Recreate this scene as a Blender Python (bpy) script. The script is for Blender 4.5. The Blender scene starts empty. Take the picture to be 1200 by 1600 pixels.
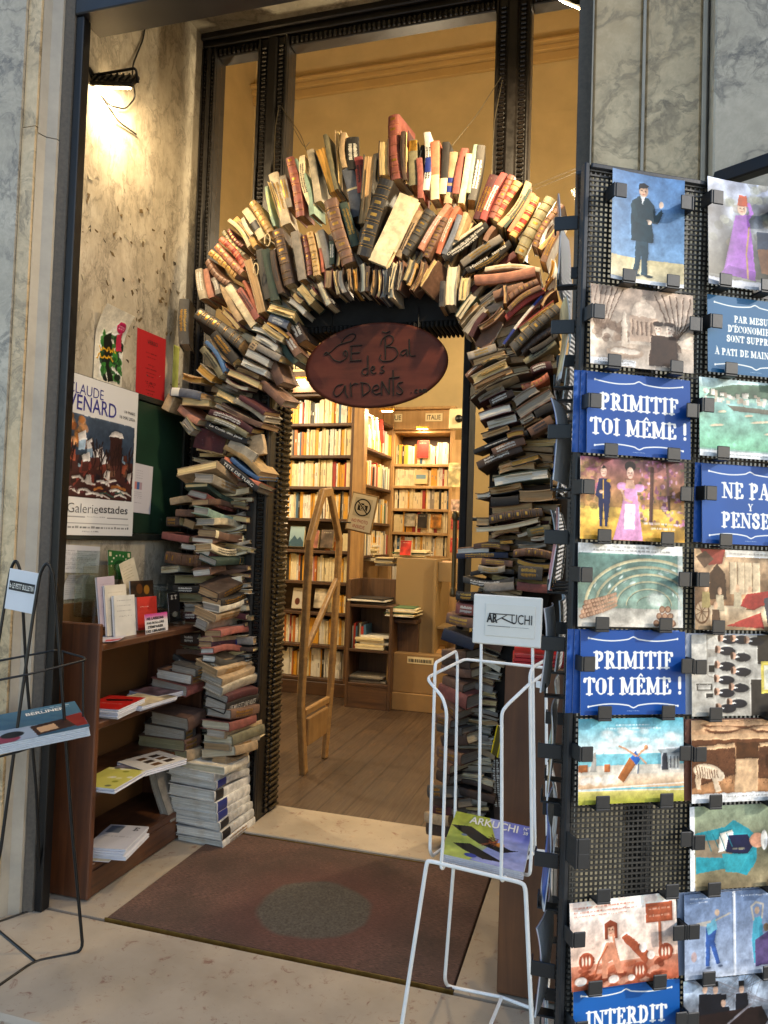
import bpy, math, random
import numpy as np
from mathutils import Vector, Matrix, noise as mnoise
S = bpy.context.scene
COL = S.collection
RAD = math.radians
rng = random.Random(7)

# ------------------------------------------------------------------ camera, sky, sun, exposure
F, YAW, PITCH, ROLL, CAMH = 1156.075, -0.289007, 0.034225, 0.032889, 1.28
_f = Vector((math.sin(YAW)*math.cos(PITCH), math.cos(YAW)*math.cos(PITCH), math.sin(PITCH)))
_r0 = Vector((math.cos(YAW), -math.sin(YAW), 0)); _u0 = _r0.cross(_f)
_r = _r0*math.cos(ROLL)+_u0*math.sin(ROLL); _u = -_r0*math.sin(ROLL)+_u0*math.cos(ROLL)
EYE = Vector((0, 0, CAMH))
cd = bpy.data.cameras.new("camera"); cam = bpy.data.objects.new("camera", cd); COL.objects.link(cam)
cam.matrix_world = Matrix(((_r.x, _u.x, -_f.x, 0), (_r.y, _u.y, -_f.y, 0), (_r.z, _u.z, -_f.z, CAMH), (0, 0, 0, 1)))
cd.sensor_fit = 'HORIZONTAL'; cd.sensor_width = 36; cd.lens = 36*F/1200
cd.clip_start = 0.05; cd.clip_end = 500
S.camera = cam
SUN_EL, SUN_AZ = RAD(26), (0.9997, 0.02)          # sun stands low to the right, a little in front of the shopfront
world = bpy.data.worlds.new("World"); S.world = world; world.use_nodes = True
wn = world.node_tree; sky = wn.nodes.new("ShaderNodeTexSky"); sky.sky_type = 'NISHITA'; sky.sun_disc = False
sky.sun_elevation = SUN_EL; sky.sun_rotation = math.atan2(SUN_AZ[0], SUN_AZ[1])
wn.links.new(sky.outputs[0], wn.nodes["Background"].inputs[0]); wn.nodes["Background"].inputs[1].default_value = 0.15
sd = bpy.data.lights.new("sun", 'SUN'); sd.energy = 2.0; sd.angle = RAD(0.5); sd.color = (1, .93, .84)
sun = bpy.data.objects.new("sun", sd); COL.objects.link(sun)
sun.rotation_euler = Vector((-SUN_AZ[0], -SUN_AZ[1], -math.tan(SUN_EL))).to_track_quat('-Z', 'Y').to_euler()
S.view_settings.view_transform = 'Standard'; S.view_settings.look = 'None'; S.view_settings.exposure = 1.3
S.view_settings.gamma = 1; S.view_settings.use_curve_mapping = False
S.render.engine = 'CYCLES'; S.cycles.max_bounces = 6; S.cycles.diffuse_bounces = 3; S.cycles.glossy_bounces = 3
S.cycles.transparent_max_bounces = 12; S.cycles.use_denoising = True; S.cycles.caustics_reflective = False; S.cycles.caustics_refractive = False

# ------------------------------------------------------------------ pixel rays of the surveyed photograph -> metres
def ray(x, y): return _r*((x-600)/F) - _u*((y-800)/F) + _f
def onY(x, y, Y): d = ray(x, y); return EYE + d*(Y/d.y)
def onX(x, y, X): d = ray(x, y); return EYE + d*(X/d.x)
def onZ(x, y, Z=0.): d = ray(x, y); return EYE + d*((Z-CAMH)/d.z)
def onP(x, y, p, n): d = ray(x, y); return EYE + d*((p-EYE).dot(n)/d.dot(n))
def depth(p): return (p-EYE).dot(_f)

# ------------------------------------------------------------------ materials
def lin(c): return c/12.92 if c <= .04045 else ((c+.055)/1.055)**2.4
def hx(h): return tuple(lin(int(h[i:i+2], 16)/255) for i in (0, 2, 4))
def sr(h): return tuple(int(h[i:i+2], 16)/255 for i in (0, 2, 4))
MATS = {}
class NT:
    def __init__(s, name):
        s.m = bpy.data.materials.new(name); s.m.use_nodes = True; s.t = s.m.node_tree
        s.p = s.t.nodes["Principled BSDF"]
    def n(s, kind, **kw):
        o = s.t.nodes.new("ShaderNode"+kind)
        for k, v in kw.items(): setattr(o, k, v)
        return o
    def l(s, a, b): s.t.links.new(a, b)
    def coord(s, kind='Object', scale=(1, 1, 1), rot=(0, 0, 0)):
        tc = s.n("TexCoord"); mp = s.n("Mapping"); s.l(tc.outputs[kind], mp.inputs[0])
        mp.inputs['Scale'].default_value = scale; mp.inputs['Rotation'].default_value = rot
        return mp.outputs[0]
    def noise(s, vec, scale, detail=4, rough=.55, dist=0):
        o = s.n("TexNoise"); s.l(vec, o.inputs['Vector']); o.inputs['Scale'].default_value = scale
        o.inputs['Detail'].default_value = detail; o.inputs['Roughness'].default_value = rough; o.inputs['Distortion'].default_value = dist
        return o.outputs['Fac']
    def ramp(s, fac, stops, interp='LINEAR'):
        o = s.n("ValToRGB"); s.l(fac, o.inputs[0]); e = o.color_ramp; e.interpolation = interp
        while len(e.elements) < len(stops): e.elements.new(.5)
        for el, (p, c) in zip(e.elements, stops):
            el.position = p; el.color = (c, c, c, 1) if isinstance(c, (int, float)) else (*c, 1)
        return o.outputs[0]
    def mix(s, fac, a, b, blend='MIX'):
        o = s.n("Mix", data_type='RGBA', blend_type=blend)
        for sock, v in ((o.inputs[0], fac), (o.inputs[6], a), (o.inputs[7], b)):
            if isinstance(v, (int, float)): sock.default_value = v
            elif isinstance(v, tuple): sock.default_value = (*v, 1)
            else: s.l(v, sock)
        return o.outputs[2]
    def math(s, op, a, b=0.):
        o = s.n("Math", operation=op)
        for sock, v in zip(o.inputs, (a, b)):
            if isinstance(v, (int, float)): sock.default_value = v
            else: s.l(v, sock)
        return o.outputs[0]
    def base(s, c): s.l(c, s.p.inputs['Base Color']) if not isinstance(c, tuple) else setattr(s.p.inputs['Base Color'], 'default_value', (*c, 1))
    def rough(s, r): s.l(r, s.p.inputs['Roughness']) if not isinstance(r, (int, float)) else setattr(s.p.inputs['Roughness'], 'default_value', r)
    def bump(s, h, strength=.3, dist=.002):
        o = s.n("Bump"); s.l(h, o.inputs['Height']); o.inputs['Strength'].default_value = strength; o.inputs['Distance'].default_value = dist
        s.l(o.outputs[0], s.p.inputs['Normal'])
def plain(name, col, rough=.6, var=.25, scale=14, bump=.15, metal=0, coat=0, stretch=(1, 1, 1)):
    """a slightly uneven surface: two tones of one colour through noise"""
    if name in MATS: return MATS[name]
    k = NT(name); c = hx(col) if isinstance(col, str) else col; v = k.coord(scale=stretch)
    f = k.noise(v, scale, 5, .6)
    k.base(k.mix(k.ramp(f, [(.3, 0.), (.7, 1.)]), tuple(x*(1-var) for x in c), tuple(min(1, x*(1+var*.6)) for x in c)))
    k.rough(k.ramp(f, [(.2, max(.05, rough-.12)), (.8, min(1, rough+.12))]))
    if bump: k.bump(k.noise(v, scale*5, 3), bump, .001)
    k.p.inputs['Metallic'].default_value = metal; k.p.inputs['Coat Weight'].default_value = coat
    MATS[name] = k.m; return k.m
def cover_mat(name, col, leather):
    key = name+(' leather' if leather else ' cloth')
    if key in MATS: return MATS[key]
    k = NT(key); c = hx(col); v = k.coord(); oi = k.n("ObjectInfo")
    vv = k.n("VectorMath", operation='ADD'); k.l(v, vv.inputs[0])
    cx = k.n("CombineXYZ"); k.l(k.math('MULTIPLY', oi.outputs['Random'], 7.), cx.inputs[0]); k.l(cx.outputs[0], vv.inputs[1]); v = vv.outputs[0]
    f = k.noise(v, 22, 6, .65); g = k.noise(v, 160, 3, .6)
    dark = tuple(x*.55 for x in c); worn = tuple(min(1, x*.75+.09) for x in c)
    a = k.mix(k.ramp(f, [(.40, 0.), (.66, 1.)]), dark, c)
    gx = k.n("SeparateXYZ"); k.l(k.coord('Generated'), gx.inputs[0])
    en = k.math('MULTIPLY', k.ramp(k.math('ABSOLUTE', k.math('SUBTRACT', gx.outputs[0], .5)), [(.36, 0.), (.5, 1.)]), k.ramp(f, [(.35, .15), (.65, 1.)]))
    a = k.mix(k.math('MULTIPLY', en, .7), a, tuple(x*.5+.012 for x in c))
    a = k.mix(k.ramp(k.noise(v, 55, 6, .7), [(.60, 0.), (.72, .8)]), a, worn)
    hsv = k.n("HueSaturation"); k.l(a, hsv.inputs['Color'])
    k.l(k.math('ADD', k.math('MULTIPLY', oi.outputs['Random'], .5), .95), hsv.inputs['Value']); hsv.inputs['Saturation'].default_value = .88
    k.base(hsv.outputs[0])
    k.rough(k.ramp(f, [(.3, .38 if leather else .6), (.7, .62 if leather else .85)]))
    k.bump(g, .35 if leather else .2, .0012)
    MATS[key] = k.m; return k.m
def page_mat(name, col):
    if name in MATS: return MATS[name]
    k = NT(name); c = hx(col); oi = k.n("ObjectInfo")
    v = k.coord(scale=(4, 4, 620)); w = k.coord(scale=(1, 1, 1))
    f = k.noise(v, 1.0, 3, .7); g = k.noise(w, 18, 5, .65)
    a = k.mix(k.ramp(f, [(.36, 0.), (.6, 1.)]), tuple(x*.62 for x in c), c)
    a = k.mix(k.ramp(g, [(.48, 0.), (.75, .55)]), a, tuple(x*y for x, y in zip(c, (.62, .5, .36))))
    hsv = k.n("HueSaturation"); k.l(a, hsv.inputs['Color'])
    k.l(k.math('ADD', k.math('MULTIPLY', oi.outputs['Random'], .35), .95), hsv.inputs['Value'])
    k.base(hsv.outputs[0]); k.rough(.85); k.bump(f, .35, .001)
    MATS[name] = k.m; return k.m
def marble(name, lo, hi, vein, scale=3.2, stretch=(1, 1, 1), dirt=0., rough=.35):
    k = NT(name); v = k.coord(scale=stretch)
    wv = k.n("VectorMath", operation='ADD'); nz = k.n("TexNoise"); k.l(v, nz.inputs['Vector']); nz.inputs['Scale'].default_value = scale*1.3; nz.inputs['Detail'].default_value = 5
    sc = k.n("VectorMath", operation='SCALE'); k.l(nz.outputs['Color'], sc.inputs[0]); sc.inputs['Scale'].default_value = .55/scale*2
    k.l(v, wv.inputs[0]); k.l(sc.outputs[0], wv.inputs[1])
    def ridge(s_, w, d=6):
        n_ = k.noise(wv.outputs[0], s_, d, .62, .5)
        return k.ramp(k.math('ABSOLUTE', k.math('SUBTRACT', n_, .5)), [(0, 1.), (w, 0.)])
    patch = k.ramp(k.noise(v, scale*.9, 4), [(.42, 0.), (.62, 1.)])
    a = k.mix(k.ramp(k.noise(v, scale*.8, 6, .6), [(.33, 0.), (.67, 1.)]), hx(lo), hx(hi))
    mott = k.ramp(k.noise(wv.outputs[0], scale*5, 8, .72), [(.40, 0.), (.62, 1.)])
    a = k.mix(k.math('MULTIPLY', mott, k.math('ADD', k.math('MULTIPLY', patch, .45), .12)), a, hx(vein))
    a = k.mix(k.math('MULTIPLY', ridge(scale*.55, .028), .75), a, hx(vein)); a = k.mix(k.math('MULTIPLY', k.math('MULTIPLY', ridge(scale*1.6, .035), patch), .8), a, tuple(x*.7 for x in hx(vein)))
    a = k.mix(k.math('MULTIPLY', ridge(scale*3.2, .05, 4), .25), a, hx(hi))
    if dirt: 
        d = k.ramp(k.noise(k.coord(scale=(1, 1, .35)), 9, 6, .75, .6), [(.58, 0.), (.66, dirt)])
        a = k.mix(d, a, hx('3b3228'))
    k.base(k.mix(k.ramp(k.noise(v, 30, 6, .7), [(.35, .35), (.6, 0.)]), a, tuple(x*.8 for x in hx(lo)))); k.rough(rough); k.bump(k.noise(v, 60, 3), .08, .002)
    MATS[name] = k.m; return k.m
def wood(name, lo, hi, axis='Z', scale=1., rough=.5, coat=0.):
    if name in MATS: return MATS[name]
    k = NT(name); st = {'X': (1.2, 22, 22), 'Y': (22, 1.2, 22), 'Z': (22, 22, 1.2)}[axis]
    v = k.coord(scale=tuple(x*scale for x in st)); f = k.noise(v, 1.6, 6, .62, .35); g = k.noise(k.coord(), 5, 4)
    a = k.mix(k.ramp(f, [(.3, 0.), (.7, 1.)]), hx(lo), hx(hi))
    a = k.mix(k.ramp(g, [(.4, 0.), (.75, .5)]), a, tuple(x*.6 for x in hx(lo)))
    k.base(a); k.rough(k.ramp(g, [(.3, rough-.1), (.7, rough+.15)])); k.bump(f, .25, .001); k.p.inputs['Coat Weight'].default_value = coat
    MATS[name] = k.m; return k.m
def emis(name, col, st):
    k = NT(name); k.base(hx(col)); k.p.inputs['Emission Color'].default_value = (*hx(col), 1); k.p.inputs['Emission Strength'].default_value = st
    MATS[name] = k.m; return k.m
def glass(name, tint=(1, 1, 1), gloss=1.):
    k = NT(name); tr = k.n("BsdfTransparent"); tr.inputs[0].default_value = (*tint, 1); gl = k.n("BsdfGlossy"); gl.inputs['Roughness'].default_value = .03
    fr = k.n("LayerWeight"); mx = k.n("MixShader")
    k.l(k.math('ADD', k.math('MULTIPLY', k.math('POWER', fr.outputs['Facing'], 4.), .45*gloss), .03*gloss), mx.inputs[0]); k.l(tr.outputs[0], mx.inputs[1]); k.l(gl.outputs[0], mx.inputs[2])
    k.l(mx.outputs[0], k.t.nodes["Material Output"].inputs[0]); MATS[name] = k.m; return k.m
def printed(name, rough=.42, coat=.06):
    k = NT(name); a = k.n("VertexColor", layer_name="print"); v = k.coord()
    k.base(a.outputs[0]); k.rough(rough); k.p.inputs['Specular IOR Level'].default_value = .18; k.p.inputs['Coat Weight'].default_value = coat; k.p.inputs['Coat Roughness'].default_value = .2
    MATS[name] = k.m; return k.m
PRINT = printed('printed card'); PAPERPRINT = printed('printed paper', .7, 0)

# ------------------------------------------------------------------ objects
def tag(o, label=None, cat=None, group=None, kind=None):
    for k_, v_ in (('label', label), ('category', cat), ('group', group), ('kind', kind)):
        if v_: o[k_] = v_
    return o
def empty(name, loc=(0, 0, 0)):
    o = bpy.data.objects.new(name, None); COL.objects.link(o); o.location = loc; o.empty_display_size = .05; return o
def link(name, me, mats=(), parent=None, mw=None):
    o = bpy.data.objects.new(name, me); COL.objects.link(o)
    for m in (mats if isinstance(mats, (list, tuple)) else [mats]): me.materials.append(m)
    if mw is not None: o.matrix_world = mw
    if parent is not None:
        o.parent = parent; o.matrix_parent_inverse = world_of(parent).inverted()
    return o
def world_of(o):
    return o.matrix_basis.copy() if o.parent is None else world_of(o.parent) @ o.matrix_parent_inverse @ o.matrix_basis
class MB:
    def __init__(s): s.v = []; s.f = []; s.mi = []; s.sm = []
    def add(s, vs, fs, mi=0, smooth=False):
        b = len(s.v); s.v += [tuple(v) for v in vs]; s.f += [tuple(i+b for i in f) for f in fs]; s.mi += [mi]*len(fs); s.sm += [smooth]*len(fs); return s
    def box(s, x0, x1, y0, y1, z0, z1, mi=0, M=None):
        vs = [Vector((x, y, z)) for x in (x0, x1) for y in (y0, y1) for z in (z0, z1)]
        if M is not None: vs = [M @ v for v in vs]
        return s.add(vs, [(0, 1, 3, 2), (4, 6, 7, 5), (0, 4, 5, 1), (2, 3, 7, 6), (0, 2, 6, 4), (1, 5, 7, 3)], mi)
    def bev(s, x0, x1, y0, y1, z0, z1, b=.003, mi=0, M=None):
        """box with every edge chamfered"""
        vs = []; ids = {}
        X = (x0, x1); Y = (y0, y1); Z = (z0, z1)
        for i in (0, 1):
            for j in (0, 1):
                for k in (0, 1):
                    sx, sy, sz = (1 if i == 0 else -1), (1 if j == 0 else -1), (1 if k == 0 else -1)
                    for a in range(3):
                        p = [X[i]+sx*b, Y[j]+sy*b, Z[k]+sz*b]; p[a] = (X[i], Y[j], Z[k])[a]
                        ids[i, j, k, a] = len(vs); vs.append(Vector(p))
        fs = []
        for i in (0, 1): fs.append([ids[i, 0, 0, 0], ids[i, 1, 0, 0], ids[i, 1, 1, 0], ids[i, 0, 1, 0]])
        for j in (0, 1): fs.append([ids[0, j, 0, 1], ids[1, j, 0, 1], ids[1, j, 1, 1], ids[0, j, 1, 1]])
        for k in (0, 1): fs.append([ids[0, 0, k, 2], ids[1, 0, k, 2], ids[1, 1, k, 2], ids[0, 1, k, 2]])
        for i in (0, 1):
            for j in (0, 1): fs.append([ids[i, j, 0, 0], ids[i, j, 1, 0], ids[i, j, 1, 1], ids[i, j, 0, 1]])
            for k in (0, 1): fs.append([ids[i, 0, k, 0], ids[i, 1, k, 0], ids[i, 1, k, 2], ids[i, 0, k, 2]])
        for j in (0, 1):
            for k in (0, 1): fs.append([ids[0, j, k, 1], ids[1, j, k, 1], ids[1, j, k, 2], ids[0, j, k, 2]])
        for i in (0, 1):
            for j in (0, 1):
                for k in (0, 1): fs.append([ids[i, j, k, 0], ids[i, j, k, 1], ids[i, j, k, 2]])
        c = Vector(((x0+x1)/2, (y0+y1)/2, (z0+z1)/2)); out = []
        for f in fs:
            p = [vs[q] for q in f]; nn = (p[1]-p[0]).cross(p[2]-p[0]); m = sum(p, Vector())/len(p)
            out.append(tuple(f) if nn.dot(m-c) > 0 else tuple(reversed(f)))
        if M is not None: vs = [M @ v for v in vs]
        return s.add(vs, out, mi)
    def prism(s, pts, z0, z1, mi=0, M=None):
        n = len(pts); vs = [Vector((x, y, z)) for z in (z0, z1) for x, y in pts]
        if M is not None: vs = [M @ v for v in vs]
        fs = [tuple(range(n-1, -1, -1)), tuple(range(n, 2*n))]+[(i, (i+1) % n, n+(i+1) % n, n+i) for i in range(n)]
        return s.add(vs, fs, mi)
    def lathe(s, prof, M, n=16, mi=0):
        vs = [M @ Vector((r*math.cos(2*math.pi*i/n), r*math.sin(2*math.pi*i/n), z)) for r, z in prof for i in range(n)]
        fs = [(a*n+i, a*n+(i+1) % n, (a+1)*n+(i+1) % n, (a+1)*n+i) for a in range(len(prof)-1) for i in range(n)]
        return s.add(vs, fs, mi, True)
    def mesh(s, name):
        me = bpy.data.meshes.new(name); me.from_pydata(s.v, [], s.f)
        me.polygons.foreach_set('material_index', s.mi); me.polygons.foreach_set('use_smooth', s.sm); me.update(); return me
    def build(s, name, mats, parent=None, mw=None): return link(name, s.mesh(name), mats, parent, mw)
def rnd_corners(pts, d=.015, closed=False):
    out = []
    for i, p in enumerate(pts):
        if i in (0, len(pts)-1): out.append(p); continue
        a, b = pts[i-1], pts[i+1]
        la, lb = (a-p).length, (b-p).length
        q0 = p+(a-p)*min(.45, d/max(la, 1e-6)); q1 = p+(b-p)*min(.45, d/max(lb, 1e-6))
        for t in (0, .25, .5, .75, 1): out.append((q0*(1-t)+p*t)*(1-t)+(p*(1-t)+q1*t)*t)
    return out
def wire(name, lines, r, mat, parent=None, corner=.015):
    cu = bpy.data.curves.new(name, 'CURVE'); cu.dimensions = '3D'; cu.bevel_depth = r; cu.bevel_resolution = 2; cu.use_fill_caps = True
    for L in lines:
        L = rnd_corners([Vector(p) for p in L], corner) if corner else [Vector(p) for p in L]
        sp = cu.splines.new('POLY'); sp.points.add(len(L)-1)
        for q, p in zip(sp.points, L): q.co = (*p, 1)
        sp.use_smooth = True
    t = bpy.data.objects.new(name, cu); COL.objects.link(t); bpy.context.view_layer.update()
    me = bpy.data.meshes.new_from_object(t.evaluated_get(bpy.context.evaluated_depsgraph_get())); me.name = name
    COL.objects.unlink(t); bpy.data.objects.remove(t); bpy.data.curves.remove(cu)
    me.materials.clear(); o = link(name, me, mat)
    if parent is not None: o.parent = parent; o.matrix_parent_inverse = world_of(parent).inverted()
    return o
def frame(c, right, up):
    """matrix with local X = right, Y = up, Z = outwards"""
    x = right.normalized(); z = x.cross(up).normalized(); y = z.cross(x)
    return Matrix(((x.x, y.x, z.x, c.x), (x.y, y.y, z.y, c.y), (x.z, y.z, z.z, c.z), (0, 0, 0, 1)))
def text(name, body, mw, mat, parent, w=None, h=None, bold=0., ext=.0004, spacing=1., line=1., align='CENTER'):
    cu = bpy.data.curves.new(name, 'FONT'); cu.body = body; cu.size = 1; cu.align_x = align; cu.align_y = 'CENTER'; cu.offset = bold; cu.space_character = spacing; cu.space_line = line
    cu.resolution_u = 3
    t = bpy.data.objects.new(name, cu); COL.objects.link(t)
    me = bpy.data.meshes.new_from_object(t); COL.objects.unlink(t); bpy.data.objects.remove(t); bpy.data.curves.remove(cu)
    n = len(me.vertices); a = np.zeros(n*3, 'f'); me.vertices.foreach_get('co', a); a = a.reshape(-1, 3)
    lo, hi = a.min(0), a.max(0); sx = (w/(hi[0]-lo[0])) if w else None; sy = (h/(hi[1]-lo[1])) if h else None
    sx, sy = (sx or sy), (sy or sx)
    a[:, 0] = (a[:, 0]-(lo[0]+hi[0])/2)*sx; a[:, 1] = (a[:, 1]-(lo[1]+hi[1])/2)*sy; a[:, 2] = ext
    me.vertices.foreach_set('co', a.ravel()); me.name = name; me.update()
    return link(name, me, mat, parent, mw)

# ------------------------------------------------------------------ prints (colours per point of a fine grid)
class Cv:
    def __init__(s, W, nx, col='ffffff'):
        s.W = W; s.nx = nx; s.ny = max(2, int(round(nx/W))); s.a = np.empty((s.ny+1, s.nx+1, 3)); s.a[:] = sr(col)
        s.X, s.Y = np.meshgrid(np.linspace(0, W, s.nx+1), np.linspace(0, 1, s.ny+1)); s.px = W/nx
    def put(s, m, c, a=1.):
        m = (m*a)[..., None]; s.a = s.a*(1-m)+np.array(sr(c) if isinstance(c, str) else c)*m; return s
    def vg(s, c0, c1, y0=0., y1=1., x0=-1, x1=99):
        t = np.clip((s.Y-y0)/(y1-y0), 0, 1)[..., None]; g = np.array(sr(c0))*(1-t)+np.array(sr(c1))*t
        m = ((s.Y >= y0) & (s.Y <= y1) & (s.X >= x0) & (s.X <= x1))[..., None]; s.a = np.where(m, g, s.a); return s
    def rect(s, x0, y0, x1, y1, c, a=1.): return s.put(((s.X >= x0) & (s.X <= x1) & (s.Y >= y0) & (s.Y <= y1)).astype(float), c, a)
    def ell(s, cx, cy, rx, ry, c, a=1., rot=0., soft=.0):
        ca, sa = math.cos(rot), math.sin(rot); dx, dy = s.X-cx, s.Y-cy; u, v = (dx*ca+dy*sa)/rx, (-dx*sa+dy*ca)/ry
        r = np.sqrt(u*u+v*v); e = max(soft, s.px/min(rx, ry)); return s.put(np.clip((1-r)/e+.5, 0, 1), c, a)
    def poly(s, P, c, a=1.):
        m = np.zeros_like(s.X, bool); n = len(P)
        for i in range(n):
            (x0, y0), (x1, y1) = P[i], P[(i+1) % n]
            if y0 == y1: continue
            m ^= ((s.Y >= min(y0, y1)) & (s.Y < max(y0, y1)) & (s.X < (s.Y-y0)/(y1-y0)*(x1-x0)+x0))
        return s.put(m.astype(float), c, a)
    def line(s, P, w, c, a=1.):
        m = np.zeros_like(s.X)
        for (x0, y0), (x1, y1) in zip(P, P[1:]):
            dx, dy = x1-x0, y1-y0; L = dx*dx+dy*dy+1e-12; t = np.clip(((s.X-x0)*dx+(s.Y-y0)*dy)/L, 0, 1)
            d = np.hypot(s.X-x0-t*dx, s.Y-y0-t*dy); m = np.maximum(m, np.clip((w/2-d)/s.px+.5, 0, 1))
        return s.put(m, c, a)
    def noise(s, cells, amp, seed=0, octs=3):
        r = np.random.RandomState(seed); t = np.zeros_like(s.X); A = 1.
        for o in range(octs):
            n = cells*2**o; g = r.rand(n+2, int(n*s.W)+3); u, v = s.X*n, s.Y*n; i, j = v.astype(int), u.astype(int); fu, fv = u-j, v-i
            fu, fv = fu*fu*(3-2*fu), fv*fv*(3-2*fv)
            t += A*((g[i, j]*(1-fu)+g[i, j+1]*fu)*(1-fv)+(g[i+1, j]*(1-fu)+g[i+1, j+1]*fu)*fv-.5); A *= .55
        s.a = np.clip(s.a*(1+amp*2*t[..., None]), 0, 1); s.nz = t; return s
    def specks(s, n, r, cols, seed, x0, y0, x1, y1, a=.8):
        q = random.Random(seed)
        for _ in range(n): s.ell(q.uniform(x0, x1), q.uniform(y0, y1), r*q.uniform(.5, 1.3), r*q.uniform(.4, 1.1), q.choice(cols), a, q.uniform(0, 3))
        return s
    def scrib(s, x0, x1, y, h, c, seed=0, a=.8):
        q = random.Random(seed); x = x0
        while x < x1:
            w = q.uniform(.6, 2.6)*h; s.rect(x, y-h/2*q.uniform(.6, 1), min(x1, x+w), y+h/2*q.uniform(.6, 1), c, a*q.uniform(.5, 1)); x += w+h*.5
        return s
    def photo(s, seed, warp=.010, grain=.22, sat=1.08, con=1.12):
        """an offset print of a painting or photograph: ragged outlines, mottled tones"""
        H, Wn = s.X.shape; r = np.random.RandomState(seed)
        def nz(cells, octs):
            t = np.zeros_like(s.X); A = 1.
            for o in range(octs):
                n = cells*2**o; g = r.rand(n+2, int(n*s.W)+3); u, v = s.X*n, s.Y*n; i, j = v.astype(int), u.astype(int); fu, fv = u-j, v-i
                t += A*((g[i, j]*(1-fu)+g[i, j+1]*fu)*(1-fv)+(g[i+1, j]*(1-fu)+g[i+1, j+1]*fu)*fv-.5); A *= .6
            return t
        dx, dy = nz(18, 3)*warp, nz(18, 3)*warp
        jj = np.clip(np.rint((s.X+dx)/s.W*(Wn-1)), 0, Wn-1).astype(int); ii = np.clip(np.rint((s.Y+dy)*(H-1)), 0, H-1).astype(int)
        a = s.a[ii, jj]; a = a*(1+grain*1.5*nz(12, 5)[..., None]); a = np.clip(a, 0, 1)
        l_ = a.mean(-1)
        for _ in range(3): l_ = (l_+np.roll(l_, 1, 0)+np.roll(l_, -1, 0)+np.roll(l_, 1, 1)+np.roll(l_, -1, 1))/5
        e_ = np.roll(np.roll(l_, 2, 0), 2, 1)-np.roll(np.roll(l_, -2, 0), -2, 1); e_[:4] = e_[-4:] = 0; e_[:, :4] = e_[:, -4:] = 0
        a = a*(1+np.clip(e_, -.3, .3)*.55+.09*nz(60, 2))[..., None]
        m = a.mean(-1, keepdims=True); a = m+(a-m)*sat; a = (a-.5)*con+.5
        s.a = np.clip(a, 0, 1); return s
    def slab(s, body, cx, y, h, c, wt=1.):
        tot = sum(GL[ch][0] if ch in GL else .4 for ch in body)*h*.93; x = cx-tot/2
        for ch in body:
            w, st = GL.get(ch, (.4, []))
            for kind, P in st: s.line([(x+px*h*.93, y+py*h) for px, py in P], h*(.2 if kind == 'T' else .09)*wt, c)
            x += w*h*.93
        return s
    def face(s, cx, cy, r, c='3a2620'):
        for dx in (-.38, .38): s.ell(cx+dx*r, cy-.12*r, .20*r, .13*r, c, .85)
        return s.line([(cx, cy-.05*r), (cx+.08*r, cy+.3*r)], .1*r, c, .4).ell(cx, cy+.62*r, .3*r, .1*r, '8a3a30', .8).ell(cx+.62*r, cy+.2*r, .3*r, .8*r, c, .22)
    def flourish(s, cx, y, w, c, flip=1):
        L = [(cx+w*(t-.5), y+flip*(.03*math.sin(abs(t-.5)*4*math.pi*.5)*(1 if abs(t-.5) > .03 else .3)-.02*math.exp(-((t-.5)/.03)**2))) for t in np.linspace(0, 1, 41)]
        s.line(L, .014, c); s.ell(L[0][0], L[0][1], .012, .014, c); return s.ell(L[-1][0], L[-1][1], .012, .014, c)
    def mesh(s, name, w, h, bend=0., t=.0005, curl=0.):
        ny, nx = s.ny, s.nx; u = s.X/s.W-.5; v = .5-s.Y
        P = np.stack([u*w, v*h, bend*(u*u*4-1)*1.+curl*np.clip(v*2, 0, 1)**2], -1).reshape(-1, 3)
        idx = np.arange((ny+1)*(nx+1)).reshape(ny+1, nx+1)
        Q = np.stack([idx[1:, :-1], idx[1:, 1:], idx[:-1, 1:], idx[:-1, :-1]], -1).reshape(-1, 4)
        step = max(1, nx//12) if not curl else 4; cols = sorted(set(list(range(0, nx, step))+[nx])); rows = sorted(set(list(range(0, ny, max(1, ny//8) if not curl else 1))+[ny]))
        vs = P.tolist(); fs = Q.tolist(); b = {}
        for i in rows:
            for j in cols: b[i, j] = len(vs); p = P[idx[i, j]]; vs.append([p[0], p[1], p[2]-t])
        for i0, i1 in zip(rows, rows[1:]):
            for j0, j1 in zip(cols, cols[1:]): fs.append([b[i0, j0], b[i0, j1], b[i1, j1], b[i1, j0]])
        for j0, j1 in zip(cols, cols[1:]):
            fs.append([idx[0, j0], idx[0, j1], b[0, j1], b[0, j0]]); fs.append([idx[ny, j1], idx[ny, j0], b[ny, j0], b[ny, j1]])
        for i0, i1 in zip(rows, rows[1:]):
            fs.append([idx[i1, 0], idx[i0, 0], b[i0, 0], b[i1, 0]]); fs.append([idx[i0, nx], idx[i1, nx], b[i1, nx], b[i0, nx]])
        me = bpy.data.meshes.new(name); me.from_pydata(vs, [], [tuple(int(q) for q in f) for f in fs])
        me.polygons.foreach_set('use_smooth', [True]*len(Q)+[False]*(len(fs)-len(Q)))
        at = me.color_attributes.new('print', 'FLOAT_COLOR', 'POINT'); c = np.ones((len(vs), 4), 'f'); c[:, :3] = .8
        a = np.clip(s.a, 0, 1).reshape(-1, 3); c[:len(a), :3] = np.where(a <= .04045, a/12.92, ((a+.055)/1.055)**2.4)*.74
        at.data.foreach_set('color', c.ravel()); me.update(); return me
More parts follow.
